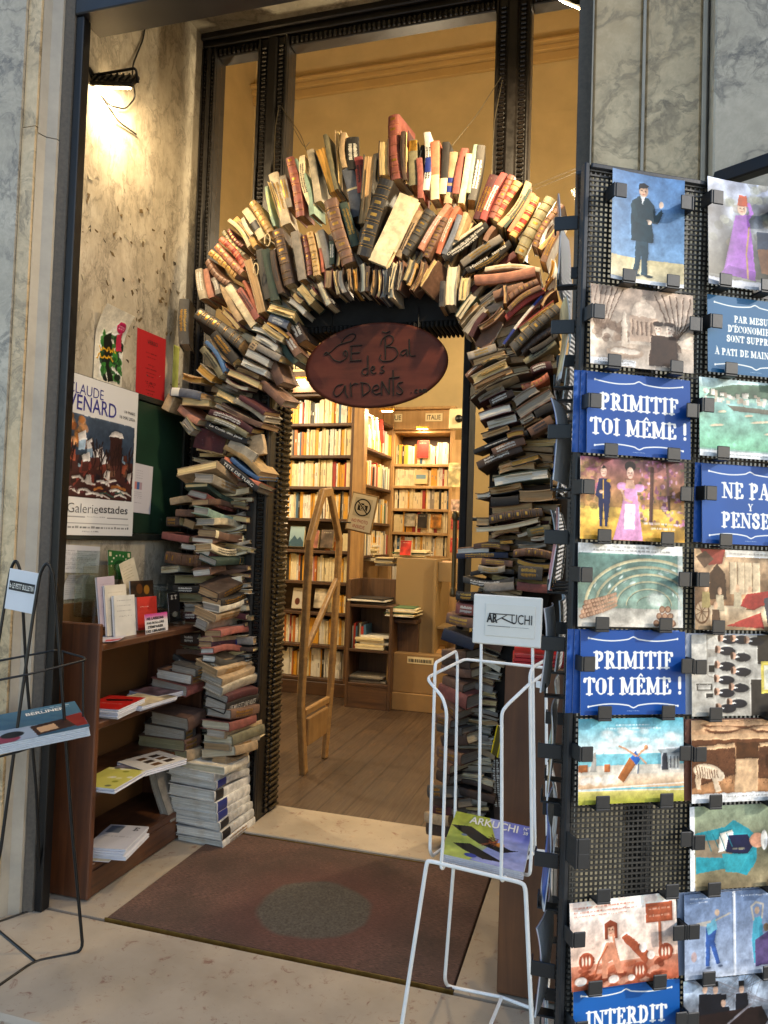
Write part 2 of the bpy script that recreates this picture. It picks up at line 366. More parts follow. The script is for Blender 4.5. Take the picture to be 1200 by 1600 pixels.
def _gl():
    T, t = 'T', 't'; sv = lambda x, y, w=.19: (t, [(x-w, y), (x+w, y)]); tp, bt = .045, .955
    stem = lambda x: (T, [(x, .03), (x, .97)])
    g = {}
    g['I'] = (.5, [stem(.25), sv(.25, tp), sv(.25, bt)])
    bowl = [(t, [(.06, tp), (.48, tp)]), (T, [(.46, .07), (.6, .14), (.62, .28), (.58, .43), (.46, .5)]), (t, [(.24, .53), (.48, .53)])]
    g['P'] = (.78, [stem(.25), sv(.25, bt)]+bowl)
    g['R'] = (.86, [stem(.25), sv(.25, bt)]+bowl+[(T, [(.46, .55), (.66, .9)]), (t, [(.6, bt), (.84, bt)])])
    g['M'] = (1.1, [(T, [(.2, .05), (.2, .95)]), (T, [(.88, .05), (.88, .95)]), (T, [(.24, .06), (.54, .82)]), (t, [(.54, .85), (.86, .06)]), sv(.18, tp, .15), sv(.92, tp, .14), sv(.2, bt), sv(.88, bt)])
    g['T'] = (.82, [stem(.41), sv(.41, bt, .2), (t, [(.06, tp), (.76, tp)]), (T, [(.1, .1), (.08, .2)]), (T, [(.72, .1), (.74, .2)])])
    e = [stem(.25), (t, [(.06, tp), (.66, tp)]), (T, [(.62, .1), (.64, .2)]), (t, [(.3, .49), (.5, .49)]), (t, [(.5, .38), (.5, .6)])]
    g['F'] = (.74, e+[sv(.25, bt)]); g['E'] = (.78, e+[(t, [(.06, bt), (.68, bt)]), (T, [(.64, .9), (.66, .8)])])
    acc = (t, [(.3, -.1), (.42, -.22), (.54, -.1)]); g['Ê'] = (.78, g['E'][1]+[acc]); g['É'] = (.78, g['E'][1]+[(t, [(.34, -.1), (.5, -.24)])])
    O = [(.42+.3*math.cos(a), .5+.46*math.sin(a)) for a in np.linspace(0, 2*math.pi, 25)]
    g['O'] = (.86, [(t, O), (T, [p for p in O if p[0] > .62]), (T, [(.16, .3), (.13, .5), (.16, .7)])])
    g['C'] = (.8, [(t, [p for p in O[3:22]]), (T, [(.16, .3), (.13, .5), (.16, .7)]), (T, [(.68, .12), (.69, .3)])])
    g['N'] = (.95, [(t, [(.2, .05), (.2, .95)]), (t, [(.76, .05), (.76, .95)]), (T, [(.22, .08), (.74, .92)]), sv(.18, tp, .15), sv(.76, tp, .16), sv(.2, bt, .16)])
    g['S'] = (.72, [(T, [(.56, .28), (.52, .1), (.36, .05), (.18, .12), (.16, .3), (.3, .44), (.5, .56), (.58, .72), (.5, .9), (.34, .95), (.18, .9), (.13, .7)])])
    a_ = [(t, [(.42, .04), (.16, .95)]), (T, [(.44, .04), (.7, .95)]), (t, [(.26, .64), (.58, .64)]), sv(.15, bt, .13), sv(.7, bt, .16)]
    g['A'] = (.86, a_); g['À'] = (.86, a_+[(t, [(.3, -.24), (.46, -.1)])])
    g['U'] = (.88, [(T, [(.22, .05), (.22, .7), (.3, .9), (.44, .96)]), (t, [(.44, .96), (.6, .9), (.68, .7), (.68, .05)]), sv(.2, tp, .17), sv(.7, tp, .14)])
    g['L'] = (.74, [stem(.25), sv(.25, tp), (t, [(.06, bt), (.66, bt)]), (T, [(.64, .9), (.66, .75)])])
    g['D'] = (.88, [stem(.25), (t, [(.06, tp), (.44, tp)]), (t, [(.06, bt), (.44, bt)]), (T, [(.44, .06), (.62, .16), (.7, .5), (.62, .84), (.44, .94)])])
    g['Y'] = (.82, [(T, [(.14, .05), (.41, .52)]), (t, [(.7, .05), (.41, .52)]), (T, [(.41, .52), (.41, .95)]), sv(.14, tp, .14), sv(.7, tp, .12), sv(.41, bt)])
    g['!'] = (.4, [(T, [(.2, .02), (.2, .62)]), (T, [(.2, .9), (.2, .93)])]); g["'"] = (.28, [(T, [(.14, .02), (.12, .2)])])
    return g
GL = _gl()
def sheet(name, cv, w, h, c, right, up, label=None, cat=None, group=None, mat=None, parent=None, bend=0., curl=0., lift=0., t=.0005):
    M = frame(c, right, up); M = M @ Matrix.Translation((0, 0, lift))
    o = link(name, cv.mesh(name, w, h, bend, t, curl), mat or PRINT, parent, M)
    return tag(o, label, cat, group) if label else o

# ------------------------------------------------------------------ setting: ground, floors, walls
M_MARB = marble('warm grey marble', 'c2a67c', 'dfc79e', '847459', 4)
M_MARBL = marble('pale marble', 'a69a84', 'c6baa4', '6f685d', 4.5)
M_MARBW = marble('dirty marble', '968d7b', 'b8ae9b', '6e6658', 7, (1, 1.25, .72), .4)
M_CEIL = marble('ceiling marble', '8a8270', 'b3aa94', '574f45', 4)
M_PLASTER = plain('ochre plaster', 'cbb688', .85, .12, 3, .1)
M_BLACKWOOD = plain('black lacquered wood', '14100d', .42, .45, 30, .15, coat=.08)
M_BEAD = plain('worn black beading', '130e0a', .25, .5, 60, .1, coat=.15)
M_DARKMETAL = plain('dark grey metal', '33363a', .4, .2, 10, .1, .4)
M_BLACKMETAL = plain('black painted metal', '0f1011', .38, .3, 40, .1, .2)
M_BRASS = plain('brass', 'b58a3c', .3, .2, 20, .1, 1.)
M_WIRE = plain('thin steel wire', '7d7460', .4, .2, 30, 0, .8)
def stone_floor():
    k = NT('travertine slab'); v = k.coord()
    a = k.mix(k.ramp(k.noise(v, 3, 5), [(.3, 0.), (.7, 1.)]), hx('968975'), hx('b0a18c'))
    a = k.mix(k.ramp(k.noise(v, 1.6, 5, .7), [(.52, 0.), (.7, .45)]), a, hx('8d7a63'))
    fl = k.ramp(k.noise(v, 26, 6, .72, .8), [(.58, 0.), (.68, .85)]); a = k.mix(fl, a, hx('7a5444'))
    f2 = k.ramp(k.noise(k.coord(scale=(1, 2.2, 1)), 60, 4, .7), [(.66, 0.), (.72, .8)]); a = k.mix(f2, a, hx('3f342b'))
    k.base(a); k.rough(k.ramp(k.noise(v, 8, 4), [(.3, .42), (.7, .65)])); k.bump(k.noise(v, 45, 5, .7), .3, .002); return k.m
M_STONE = stone_floor()
def coir():
    k = NT('coir mat'); v = k.coord(); st = k.coord(scale=(14, 90, 1))
    a = k.mix(k.ramp(k.noise(st, 4, 5, .7), [(.36, 0.), (.62, 1.)]), hx('3b2b24'), hx('83604f'))
    a = k.mix(k.ramp(k.noise(v, 2.4, 6, .65), [(.40, 0.), (.66, .85)]), a, hx('43352a'))
    a = k.mix(k.ramp(k.noise(v, 70, 3, .8), [(.70, 0.), (.74, .6)]), a, hx('9a8a74'))
    c = onZ(490, 1421); sx = k.n("SeparateXYZ"); k.l(v, sx.inputs[0])
    dx = k.math('ADD', sx.outputs[0], -c.x); dy = k.math('ADD', sx.outputs[1], -c.y)
    r = k.math('SQRT', k.math('ADD', k.math('MULTIPLY', dx, dx), k.math('MULTIPLY', dy, dy)))
    r = k.math('ADD', r, k.math('MULTIPLY', k.math('SUBTRACT', k.noise(v, 6, 4), .5), .055))
    disc = k.ramp(r, [(.186, 1.), (.204, 0.)])
    rd = k.ramp(r, [(.20, .35), (.40, 0.)]); a = k.mix(rd, a, hx('6d3a30'))
    g = k.mix(k.ramp(k.noise(v, 130, 3), [(.3, 0.), (.7, 1.)]), hx('4a4338'), hx('6b6355'))
    k.base(k.mix(disc, a, g)); k.rough(.95); k.bump(k.noise(k.coord(), 320, 3, .8), .9, .006); return k.m
def planks():
    k = NT('old floorboards'); v = k.coord(rot=(0, 0, RAD(90))); br = k.n("TexBrick"); k.l(v, br.inputs['Vector'])
    br.inputs['Scale'].default_value = 1; br.inputs['Brick Width'].default_value = 1.9; br.inputs['Row Height'].default_value = .125; br.inputs['Mortar Size'].default_value = .0035
    br.inputs['Color1'].default_value = (*hx('4a3a2c'), 1); br.inputs['Color2'].default_value = (*hx('594736'), 1); br.inputs['Mortar'].default_value = (*hx('1c110a'), 1)
    f = k.noise(k.coord(scale=(26, 1.4, 1)), 2.2, 6, .65, .4); a = k.mix(k.ramp(f, [(.3, 0.), (.7, .7)]), br.outputs[0], hx('2f2116'))
    a = k.mix(k.ramp(k.noise(k.coord(), 2.5, 5), [(.45, 0.), (.7, .5)]), a, hx('33241a'))
    k.base(a); k.rough(k.ramp(f, [(.3, .34), (.7, .6)])); k.bump(f, .2, .001); return k.m

MB().box(-14, 14, -12, 1.66, -.32, -.12).build('street', plain('pale paving', '9a948a', .9, .25, 30, .4))['kind'] = 'structure'
fl = MB().bev(-3.2, 3.2, 1.62, 2.117, -.11, 0, .012).box(-1.95, -1.541, 2.123, 2.897, -.1, -.002).box(-.379, .075, 2.123, 2.897, -.1, -.002).build('entrance_floor', M_STONE); fl['kind'] = 'structure'
tag(MB().bev(-1.535, -.385, 2.126, 2.893, -.06, .004, .003).build('door_mat', coir()), 'dark red coir mat with a grey worn disc, sunk into the stone floor', 'doormat')
tag(MB().bev(-1.44, -.585, 2.905, 3.235, -.05, .012, .004).build('door_sill', M_STONE), 'pale stone sill in the doorway behind the red mat', 'sill')
for y, lab in ((2.1185, 'brass strip along the street side of the red mat'), (2.8955, 'brass strip between the red mat and the door sill')):
    tag(MB().bev(-1.54, -.38, y, y+.004, -.03, .0055, .001).build('brass_strip', plain('dull brass', '77602f', .45, .4, 30, .1, .8)), lab, 'metal strip', 'brass strips at the mat')
MB().box(-4.2, 2.2, 3.236, 8.0, -.1, .0).build('shop_floor', planks())['kind'] = 'structure'
w_ = MB().box(-4.2, 2.2, 8.0, 8.15, -.1, 7.4).box(-4.35, -4.2, 3.3, 8.15, -.1, 7.4).box(2.2, 2.35, 3.3, 8.15, -.1, 7.4)
o = w_.build('shop_wall', M_PLASTER); o['kind'] = 'structure'
o = MB().box(-4.35, 2.35, 3.3, 8.15, 7.4, 7.5).build('shop_ceiling', plain('ceiling paint', 'b3925c', .9, .1, 3, .05)); o['kind'] = 'structure'
ck = MB()
for i, (d, h) in enumerate(((.05, .10), (.09, .06), (.14, .04))): ck.bev(-4.2, 2.2, 8-d-.001*i, 7.999, 6.48+sum((.10, .06, .04)[:i]), 6.48+sum((.10, .06, .04)[:i+1])-.002, .008)
o = ck.build('wall_cornice', plain('cornice paint', 'b99a62', .85, .1, 4, .05)); o['kind'] = 'structure'
# party walls closing the shop towards the street, beside and above the shopfront
o = MB().box(-4.35, -1.952, 3.22, 3.3, -.1, 7.5).box(.077, 2.35, 3.22, 3.3, -.1, 7.5).box(-1.952, .077, 3.22, 3.3, 3.745, 7.5).build('front_wall', M_PLASTER); o['kind'] = 'structure'

# left marble wall of the entrance, with the paper scraps and glue left on it
lw = MB().box(-2.3, -1.95, 2.145, 3.216, -.1, 3.72).build('marble_wall', M_MARBW)
tag(lw, 'stained marble wall left of the doorway, covered in posters and glue scraps', 'wall')
q = random.Random(3); sc_ = MB()
for i in range(110):
    y = q.uniform(2.33, 3.1); z = 1.95+.75*q.random()**1.4; w = q.uniform(.002, .012); h = q.uniform(.003, .02); a = q.uniform(-1.6, 1.6)
    P = [Vector((-1.9485+q.uniform(0, .002), y+dx*math.cos(a)-dz*math.sin(a), z+dx*math.sin(a)+dz*math.cos(a))) for dx, dz in ((-w*q.uniform(.3, 1), -h*q.uniform(.2, 1)), (w, -h*q.random()), (w*q.random(), h), (-w*q.random(), h*q.random()))]
    sc_.add(P+[p-Vector((.0008, 0, 0)) for p in P], [(0, 1, 2, 3), (0, 4, 5, 1), (1, 5, 6, 2), (2, 6, 7, 3), (3, 7, 4, 0)], q.choice((0, 0, 0, 1, 1, 2)))
o = sc_.build('tape_scrap', [plain('old brown tape', '5d4a2c', .6), plain('paper scrap', 'a59c86', .8), plain('dark glue', '2b241b', .7)], lw); o['kind'] = 'stuff'
tag(MB().box(-2.3, .3, 2.205, 3.216, 3.722, 3.9).build('entrance_ceiling', M_CEIL), kind='structure')
tag(MB().bev(-1.786, .6, 2.07, 2.2, 3.047, 3.4, .004).box(-2.6, .6, 2.1, 2.2, 3.4, 4.4).build('shutter_housing', M_DARKMETAL), 'dark grey metal shutter housing across the top of the entrance', 'shutter housing')
# left pillar
pl = empty('marble_pillar', (-1.9, 2.05, -.12)); tag(pl, 'pale weathered marble pillar left of the entrance, behind the black wire stand', 'pillar')
MB().prism([(-3.2, 1.985), (-1.912, 1.985), (-1.912, 2.14), (-3.2, 2.14)], -.11, 4.4).build('marble_slab', M_MARBL, pl)
MB().prism([(-1.909, 1.992), (-1.857, 1.992), (-1.857, 2.14), (-1.909, 2.14)], -.11, 2.62).prism([(-1.909, 1.994), (-1.857, 1.994), (-1.857, 2.14), (-1.909, 2.14)], 2.624, 4.4).build('marble_slab', M_MARB, pl)
MB().prism([(-1.854, 2.0), (-1.846, 2.03), (-1.818, 2.05), (-1.818, 2.14), (-1.854, 2.14)], -.11, 2.60).prism([(-1.854, 2.002), (-1.846, 2.032), (-1.819, 2.052), (-1.819, 2.14), (-1.854, 2.14)], 2.604, 4.4).build('moulding', plain('pale stone moulding', 'a69e8f', .5, .2, 8, .1), pl)
MB().prism([(-1.815, 2.06), (-1.789, 2.075), (-1.789, 2.14), (-1.815, 2.14)], -.11, 4.4).build('edge_strip', plain('dark rendered stone', '565048', .8, .3, 90, .5), pl)
tag(MB().bev(-1.786, -1.757, 2.08, 2.12, .0, 3.045, .003).build('shutter_rail', M_BLACKMETAL), 'black shutter guide rail on the edge of the left marble pillar', 'shutter rail')
# right pillar
pr_ = empty('panelled_pillar', (.1, 2.1, -.12)); tag(pr_, 'panelled marble pillar right of the entrance, behind the postcard rack', 'pillar')
MB().prism([(-.099, 2.15), (-.060, 2.15), (-.060, 2.3), (-.099, 2.3)], -.11, 4.4).build('edge_strip', plain('dark rendered stone', '565048', .8, .3, 90, .5), pr_)
for x0, x1, y0 in ((-.055, .074, 2.1), (.083, .226, 2.09)): MB().bev(x0, x1, y0, 2.3, -.11, 4.4, .006).build('marble_slab', M_MARB, pr_)
mo = MB()
for x0, x1, y0 in ((-.0595, -.0555, 2.092), (.0745, .0825, 2.082), (.2265, .237, 2.075), (.2375, .244, 2.1)): mo.bev(x0, x1, y0, 2.3, -.11, 4.4, .0015)
mo.build('moulding', plain('pale stone moulding', 'a69e8f', .5, .2, 8, .1), pr_)
MB().bev(.2445, 3.2, 1.99, 2.3, -.11, 4.4, .005).build('marble_slab', M_MARBL, pr_)
tag(MB().box(.075, .3, 2.301, 3.216, -.1, 3.72).build('side_wall', M_MARBW), 'marble side wall right of the doorway, hidden behind the book arch', 'wall')
o = MB().box(3.0, 3.8, 1.33, 2.6, -.12, 7).build('sun_blocker', M_MARB); o['kind'] = 'structure'  # unseen block added to keep the low sun off the entrance

# ------------------------------------------------------------------ shopfront: black carved frame with glass
sf = empty('shopfront', (-.95, 3.2, 0)); tag(sf, 'black carved wooden shopfront frame with glass panes around the doorway', 'shopfront')
def beads(name, x0, x1, y, z0, z1, pitch, face='Y'):
    m = MB(); n = int((z1-z0)/pitch)
    for i in range(n):
        z = z0+(i+.5)*pitch
        if face == 'Y': m.bev(x0, x1, y-.014, y, z-pitch*.31, z+pitch*.31, .004)
        else: m.bev(y, y+.012, x0, x1, z-pitch*.36, z+pitch*.36, .004)
    return m.build(name, M_BEAD, sf)
def post(x0, x1, z0, z1, y0=3.14, y1=3.25):
    w = x1-x0
    m = MB().bev(x0, x1, y0+.02, y1, z0, z1, .003).bev(x0+w*.34, x1-w*.34, y0, y0+.03, z0+.002, z1-.002, .008).bev(x0+.002, x0+w*.10, y0+.004, y0+.03, z0+.002, z1-.002, .004).bev(x1-w*.10, x1-.002, y0+.004, y0+.03, z0+.002, z1-.002, .004)
    m.build('post', M_BLACKWOOD, sf)
    beads('beading', x0+w*.13, x0+w*.31, y0+.022, z0+.01, z1-.03, .021); beads('beading', x1-w*.31, x1-w*.13, y0+.022, z0+.01, z1-.03, .021)
post(-1.948, -1.872, .0, 3.66); post(-1.646, -1.488, 2.1, 3.66); post(-.5, -.345, 2.1, 3.66); post(-.03, .07, .0, 3.66)
MB().bev(-1.949, .074, 3.15, 3.26, 3.663, 3.742, .004).bev(-1.949, .074, 3.128, 3.149, 3.69, 3.742, .006).build('top_rail', M_BLACKWOOD, sf)
for x0, x1 in ((-1.87, -1.648), (-1.486, -.502), (-.343, -.032)):
    MB().bev(x0, x1, 3.17, 3.24, 3.615, 3.66, .004).build('top_rail', M_BLACKWOOD, sf)
    m = MB(); n = int((x1-x0)/.024)
    for i in range(n): m.bev(x0+.006+i*.024, x0+.022+i*.024, 3.158, 3.169, 3.62, 3.655, .004)
    m.build('beading', M_BEAD, sf)
    zb = 2.40 if x0 == -1.486 else 2.02
    MB().box(x0, x1, 3.2, 3.206, zb, 3.616).build('glass_pane', glass('window glass'), sf)
    MB().bev(x0, x1, 3.16, 3.24, zb-.069, zb-.001, .004).build('sill_rail', M_BLACKWOOD, sf)
for x0, x1 in ((-1.87, -1.648), (-.343, -.032)): MB().bev(x0, x1, 3.18, 3.24, 0, 1.938, .004).build('panel', plain('dark painted panel', '1f1a16', .5, .4, 12, .2), sf)
rj = random.Random(77)
# door posts: the face towards the opening is carved in close ridges
for sgn, x in ((1, -1.44),):
    a, b = (x-.15, x) if sgn > 0 else (x, x+.12)
    post(a, b, .0, 2.098, 3.0, 3.24)
    m = MB(); n = int(2.2/.0265)
    for i in range(n):
        z = .02+i*.0265
        j = rj.uniform(-.003, .003); e = x+sgn*(.016+j); m.bev(min(x, e), max(x, e), 3.125+j, 3.225, z+j*.6, z+.0185+rj.uniform(-.003, .001), .006)
    m.build('carved_ridges', plain('carved brown black wood', '0e0907', .3, .5, 40, .15, coat=.2), sf)
    beads('beading', 3.085, 3.112, x if sgn > 0 else x-.014, .02, 2.09, .024, 'X')
MB().bev(-.582, -.55, 3.06, 3.22, .012, 2.197, .005).build('post', plain('matt black wood', '070605', .9, .4, 20, .2), sf)  # matt near-black wood, darker than the other posts
m = MB().bev(-1.60, -.44, 3.03, 3.24, 2.2, 2.33, .005); 
for i in range(44): m.bev(-1.44+i*.0195, -1.427+i*.0195, 3.012, 3.2, 2.172, 2.199, .005)
m.build('door_head', plain('matt black wood', '070605', .9, .4, 20, .2), sf)

# ------------------------------------------------------------------ inside the shop
M_SHELF = wood('dark shelf wood', '35221a', '5c4029', 'X', 1, .5); M_SHELFV = wood('dark upright wood', '3f2a1b', '6a4c33', 'Z', 1, .5)
M_OAK = wood('light oak', '83603a', 'b08a55', 'Z', 1, .45); M_PINE = wood('pale pine', '9c7a4c', 'bf9a66', 'Z', .8, .5); M_PLY = plain('tan laminate', '8b734e', .5, .1, 2, .05)
def bookcase(name, lab, x0, x1, y0, zs, top, d=.3, mv=M_SHELFV, mh=M_SHELF, back=None, side=.03):
    t = empty(name, ((x0+x1)/2, y0+d/2, 0)); tag(t, lab, 'bookcase')
    MB().bev(x0, x0+side, y0, y0+d, 0, top, .003).bev(x1-side, x1, y0, y0+d, 0, top, .003).build('side_panel', mv, t)
    MB().bev(x0+side, x1-side, y0+d-.012, y0+d-.001, .002, top-.002, .001).build('back_panel', back or mh, t)
    for z in zs: MB().bev(x0+side+.001, x1-side-.001, y0+.004, y0+d-.014, z-.024, z, .002).build('shelf', mh, t)
    return t
LZ = [.0+.13, .397, .658, .905, 1.1575, 1.416, 1.676, 1.932, 2.194, 2.44]
bc1 = bookcase('bookcase', 'tall dark bookcase full of paperbacks, seen through the left half of the doorway', -2.85, -1.932, 5.6, LZ, 2.62)
MB().bev(-2.85, -1.91, 5.57, 5.6, 2.44, 2.62, .004).build('fascia', M_SHELF, bc1); MB().bev(-2.85, -1.91, 5.58, 5.6, .0, .105, .003).build('plinth', M_SHELF, bc1)
m_ = MB().bev(-1.905, -1.82, 5.5, 5.598, 0, 2.6, .004).build('bookcase_post', M_OAK); tag(m_, 'light brown wooden post at the right end of the tall dark bookcase', 'post')
IZ = [.86, 1.13, 1.334, 1.545, 1.75, 1.945, 2.249]
bc2 = bookcase('bookcase', 'honey coloured bookcase headed ITALIE at the back of the shop', -1.87, -1.27, 6.4, IZ, 2.42, .28, M_PINE, M_PINE, M_SHELF, .045)
MB().bev(-1.874, -1.266, 6.37, 6.399, 2.25, 2.425, .004).build('fascia', M_PINE, bc2); MB().bev(-1.88, -1.26, 6.34, 6.42, 2.426, 2.45, .004).build('cornice', M_PINE, bc2)
M_LABEL = plain('cream card', 'e0cfa4', .7, .05, 5, 0); M_INK = plain('black ink', '14110f', .6, .1, 5, 0); M_INKRED = plain('red ink', 'a8321f', .6, .1, 5, 0)
for px, py, wd, body in ((678, 652, .155, 'ITALIE'), (622, 653, .075, 'UE')):
    c = onY(px, py, 6.366); o = MB().bev(-wd/2, wd/2, -.036, .036, 0, .003, .001).build('sign_card', M_LABEL, bc2, frame(c, Vector((1, 0, 0)), Vector((0, 0, 1))))
    text('lettering', body, frame(c+Vector((0, -.0035, 0)), Vector((1, 0, 0)), Vector((0, 0, 1))), M_INK, o, w=wd*.8, h=.042, bold=.01)
c = onY(470, 572, 5.567); o = MB().bev(-.13, .13, -.045, .045, 0, .003, .001).build('sign_card', M_LABEL, bc1, frame(c, Vector((1, 0, 0)), Vector((0, 0, 1))))
text('lettering', 'ILL', frame(c+Vector((-.02, -.0035, 0)), Vector((1, 0, 0)), Vector((0, 0, 1))), M_INK, o, w=.11, h=.055, bold=.01)
# side bookcase that runs back from the post, open towards the doorway on its right
t = empty('bookcase', (-1.87, 6.0, 0)); tag(t, 'narrow bookcase running back from the wooden post, lit from above', 'bookcase')
MB().bev(-1.928, -1.918, 5.605, 6.36, 0, 2.6, .003).build('back_panel', M_OAK, t); MB().bev(-1.916, -1.822, 6.33, 6.36, 0, 2.6, .003).build('side_panel', M_OAK, t)
SZ = [1.13, 1.40, 1.70, 2.0, 2.27]
for z in SZ: MB().bev(-1.916, -1.822, 5.605, 6.328, z-.022, z, .002).build('shelf', M_SHELF, t)
# lamps: small brass picture lights on the bookcases, ceiling lamps further in
def picture_lamp(c, lab, power):
    t = empty('picture_lamp', c); tag(t, lab, 'lamp', 'picture lamps on the bookcases')
    MB().bev(-.06, .06, -.016, .016, -.012, .012, .004).build('lamp_shade', M_BRASS, t, Matrix.Translation(c))
    MB().bev(-.045, .045, -.012, .012, -.0165, -.0125, .001).build('bulb', emis('lamp bulb', 'ffd9a0', 26), t, Matrix.Translation(c))
    l = bpy.data.lights.new('picture_light', 'AREA'); l.size = .09; l.energy = power; l.color = (1, .72, .42); lo = bpy.data.objects.new('picture_light', l); COL.objects.link(lo)
    lo.matrix_world = Matrix.Translation(c+Vector((0, 0, -.02))); lo.parent = t; lo.matrix_parent_inverse = world_of(t).inverted()
picture_lamp(onY(660, 668, 6.33), 'brass picture lamp under the ITALIE card', 2.5)
picture_lamp(onY(469, 591, 5.53), 'brass picture lamp at the top of the left bookcase', 2.5)
picture_lamp(onY(605, 640, 5.75), 'brass picture lamp beside the wooden post, right under the oval sign', 5)
def shop_lamp(x, y, z, power, arm=False):
    t = empty('ceiling_lamp', (x, y, z)); tag(t, 'round glass ceiling lamp hanging inside the shop', 'lamp', 'ceiling lamps in the shop')
    MB().lathe([(.0, -.05), (.05, -.045), (.075, 0), (.05, .045), (.0, .05)], Matrix.Translation((x, y, z)), 16).build('lamp_globe', emis('lamp globe', 'ffcf8a', 4), t)
    if arm: wire('arm', [[Vector((x, 3.242, 2.3)), Vector((x, y, 2.45)), Vector((x, y, z-.05))]], .008, M_BLACKMETAL, t, .05)
    else: MB().box(-.006, .006, -.006, .006, .05, 7.4-z, M=Matrix.Translation((x, y, z))).build('cord', M_BLACKMETAL, t)
    l = bpy.data.lights.new('lamp_light', 'POINT'); l.energy = power; l.color = (1, .82, .55); l.shadow_soft_size = .08
    lo = bpy.data.objects.new('lamp_light', l); COL.objects.link(lo); lo.location = (x, y, z); lo.parent = t; lo.matrix_parent_inverse = world_of(t).inverted()
    lo.location = (x, y+(.12 if arm else 0), z-(.0 if arm else .12))
shop_lamp(-1.0, 3.62, 2.82, 25, True); shop_lamp(.35, 4.6, 3.1, 82); shop_lamp(-3.3, 4.4, 2.75, 68)

# floodlights on the entrance walls
def flood(base, aim, lab, power, spread, side):
    t = empty('floodlight', base); tag(t, lab, 'floodlight', 'floodlights over the book arch')
    d = (aim-base).normalized(); s = d.cross(Vector((0, 0, 1))).normalized(); u = s.cross(d)
    M = Matrix(((s.x, u.x, -d.x, base.x), (s.y, u.y, -d.y, base.y), (s.z, u.z, -d.z, base.z), (0, 0, 0, 1)))
    m = MB().bev(-.085, .085, -.052, .052, -.006, .014, .006)
    for i in range(7): m.bev(-.075+i*.024, -.067+i*.024, -.045, .045, .0145, .022, .002)
    m.build('lamp_body', M_BLACKMETAL, t, M)
    MB().bev(-.07, .07, -.047, .047, -.0115, -.0085, .001).build('lens', emis('flood lens', 'ffe2b0', 30), t, M)
    k = Vector((side, 0, 0))
    wire('bracket', [[base+s*.09, base+s*.09-d*.05, base+Vector((side*.9, -.03, .02))], [base-s*.09, base-s*.09-d*.05, base+Vector((side*.9, -.03, .02))]], .005, M_BLACKMETAL, t, .01)
    l = bpy.data.lights.new('flood_beam', 'SPOT'); l.energy = power; l.color = (1, .75, .44); l.spot_size = spread; l.spot_blend = .55; l.shadow_soft_size = .035
    lo = bpy.data.objects.new('flood_beam', l); COL.objects.link(lo); lo.matrix_world = M @ Matrix.Translation((0, 0, -.02)); lo.parent = t; lo.matrix_parent_inverse = world_of(t).inverted()
flood(onX(180, 128, -1.865), Vector((-1.98, 2.78, 2.64)), 'black floodlight on a bracket, lighting the left marble wall', 21, RAD(165), -.085)
flood(Vector((-.125, 2.5, 3.10)), Vector((-.62, 3.06, 2.4)), 'black floodlight under the shutter housing at the top right', 54, RAD(140), .09)
tag(wire('power_cable', [[onX(230, 0, -1.944), onX(229, 25, -1.944), onX(224, 60, -1.944), onX(208, 100, -1.94), onX(206, 128, -1.90)], [onX(158, 150, -1.90), onX(172, 165, -1.93), onX(196, 171, -1.935), onX(212, 152, -1.93), onX(208, 130, -1.90)], [onX(158, 150, -1.90), onX(185, 190, -1.94), onX(213, 210, -1.944)]], .0035, M_BLACKMETAL, corner=.03), 'black power cable running down the marble wall to the floodlight', 'cable')
# ------------------------------------------------------------------ the arch of books
tones = dict(cream='e0cc9f', ivory='e6dabd', white='dedad0', yellow='d6a242', gold='b08a48', tan='b39468', beige='b5a68a', brown='78523a', darkbrown='4a3527', black='26221f',
    darkgreen='2c4034', sage='8fac94', slate='666c7a', grey='93897b', darkgrey='4a4640', olive='7d7656', red='9e231c', brick='934636', maroon='4d171c', salmon='bd7654', orange='c9602a', blue='2c5a88', navy='1b243c', purple='4a2436')
said = dict(darkbrown='dark brown', darkgreen='dark green', sage='sage green', slate='slate blue', darkgrey='dark grey', brick='brick red')
PG = dict(cream=page_mat('cream pages', 'd8c08a'), ivory=page_mat('ivory pages', 'ddd0b0'), white=page_mat('white pages', 'dcd7ca'), yellow=page_mat('yellowed pages', 'cf9f4e'), tan=page_mat('tan pages', 'b8976c'),
    grey=page_mat('grey pages', 'aaa294'), olive=page_mat('olive pages', 'a39a72'))
GILT = plain('gilt', 'b98c3e', .35, .5, 60, .1, .7); PALEBAND = plain('cream label', 'd9c9a0', .7, .2, 20, .05); REDLAB = plain('red label', '8c2318', .5, .2, 20, .1); NAVYLAB = plain('navy label', '202f7a', .5, .2, 20, .1); BLACKLAB = plain('black label', '1a1b22', .5, .2, 20, .1)
WHITEINK = plain('white ink', 'd8d4c8', .6, .05, 9, 0)
LABM = {'g': GILT, 'p': PALEBAND, 'r': REDLAB, 'n': NAVYLAB, 'k': BLACKLAB, 'w': WHITEINK}
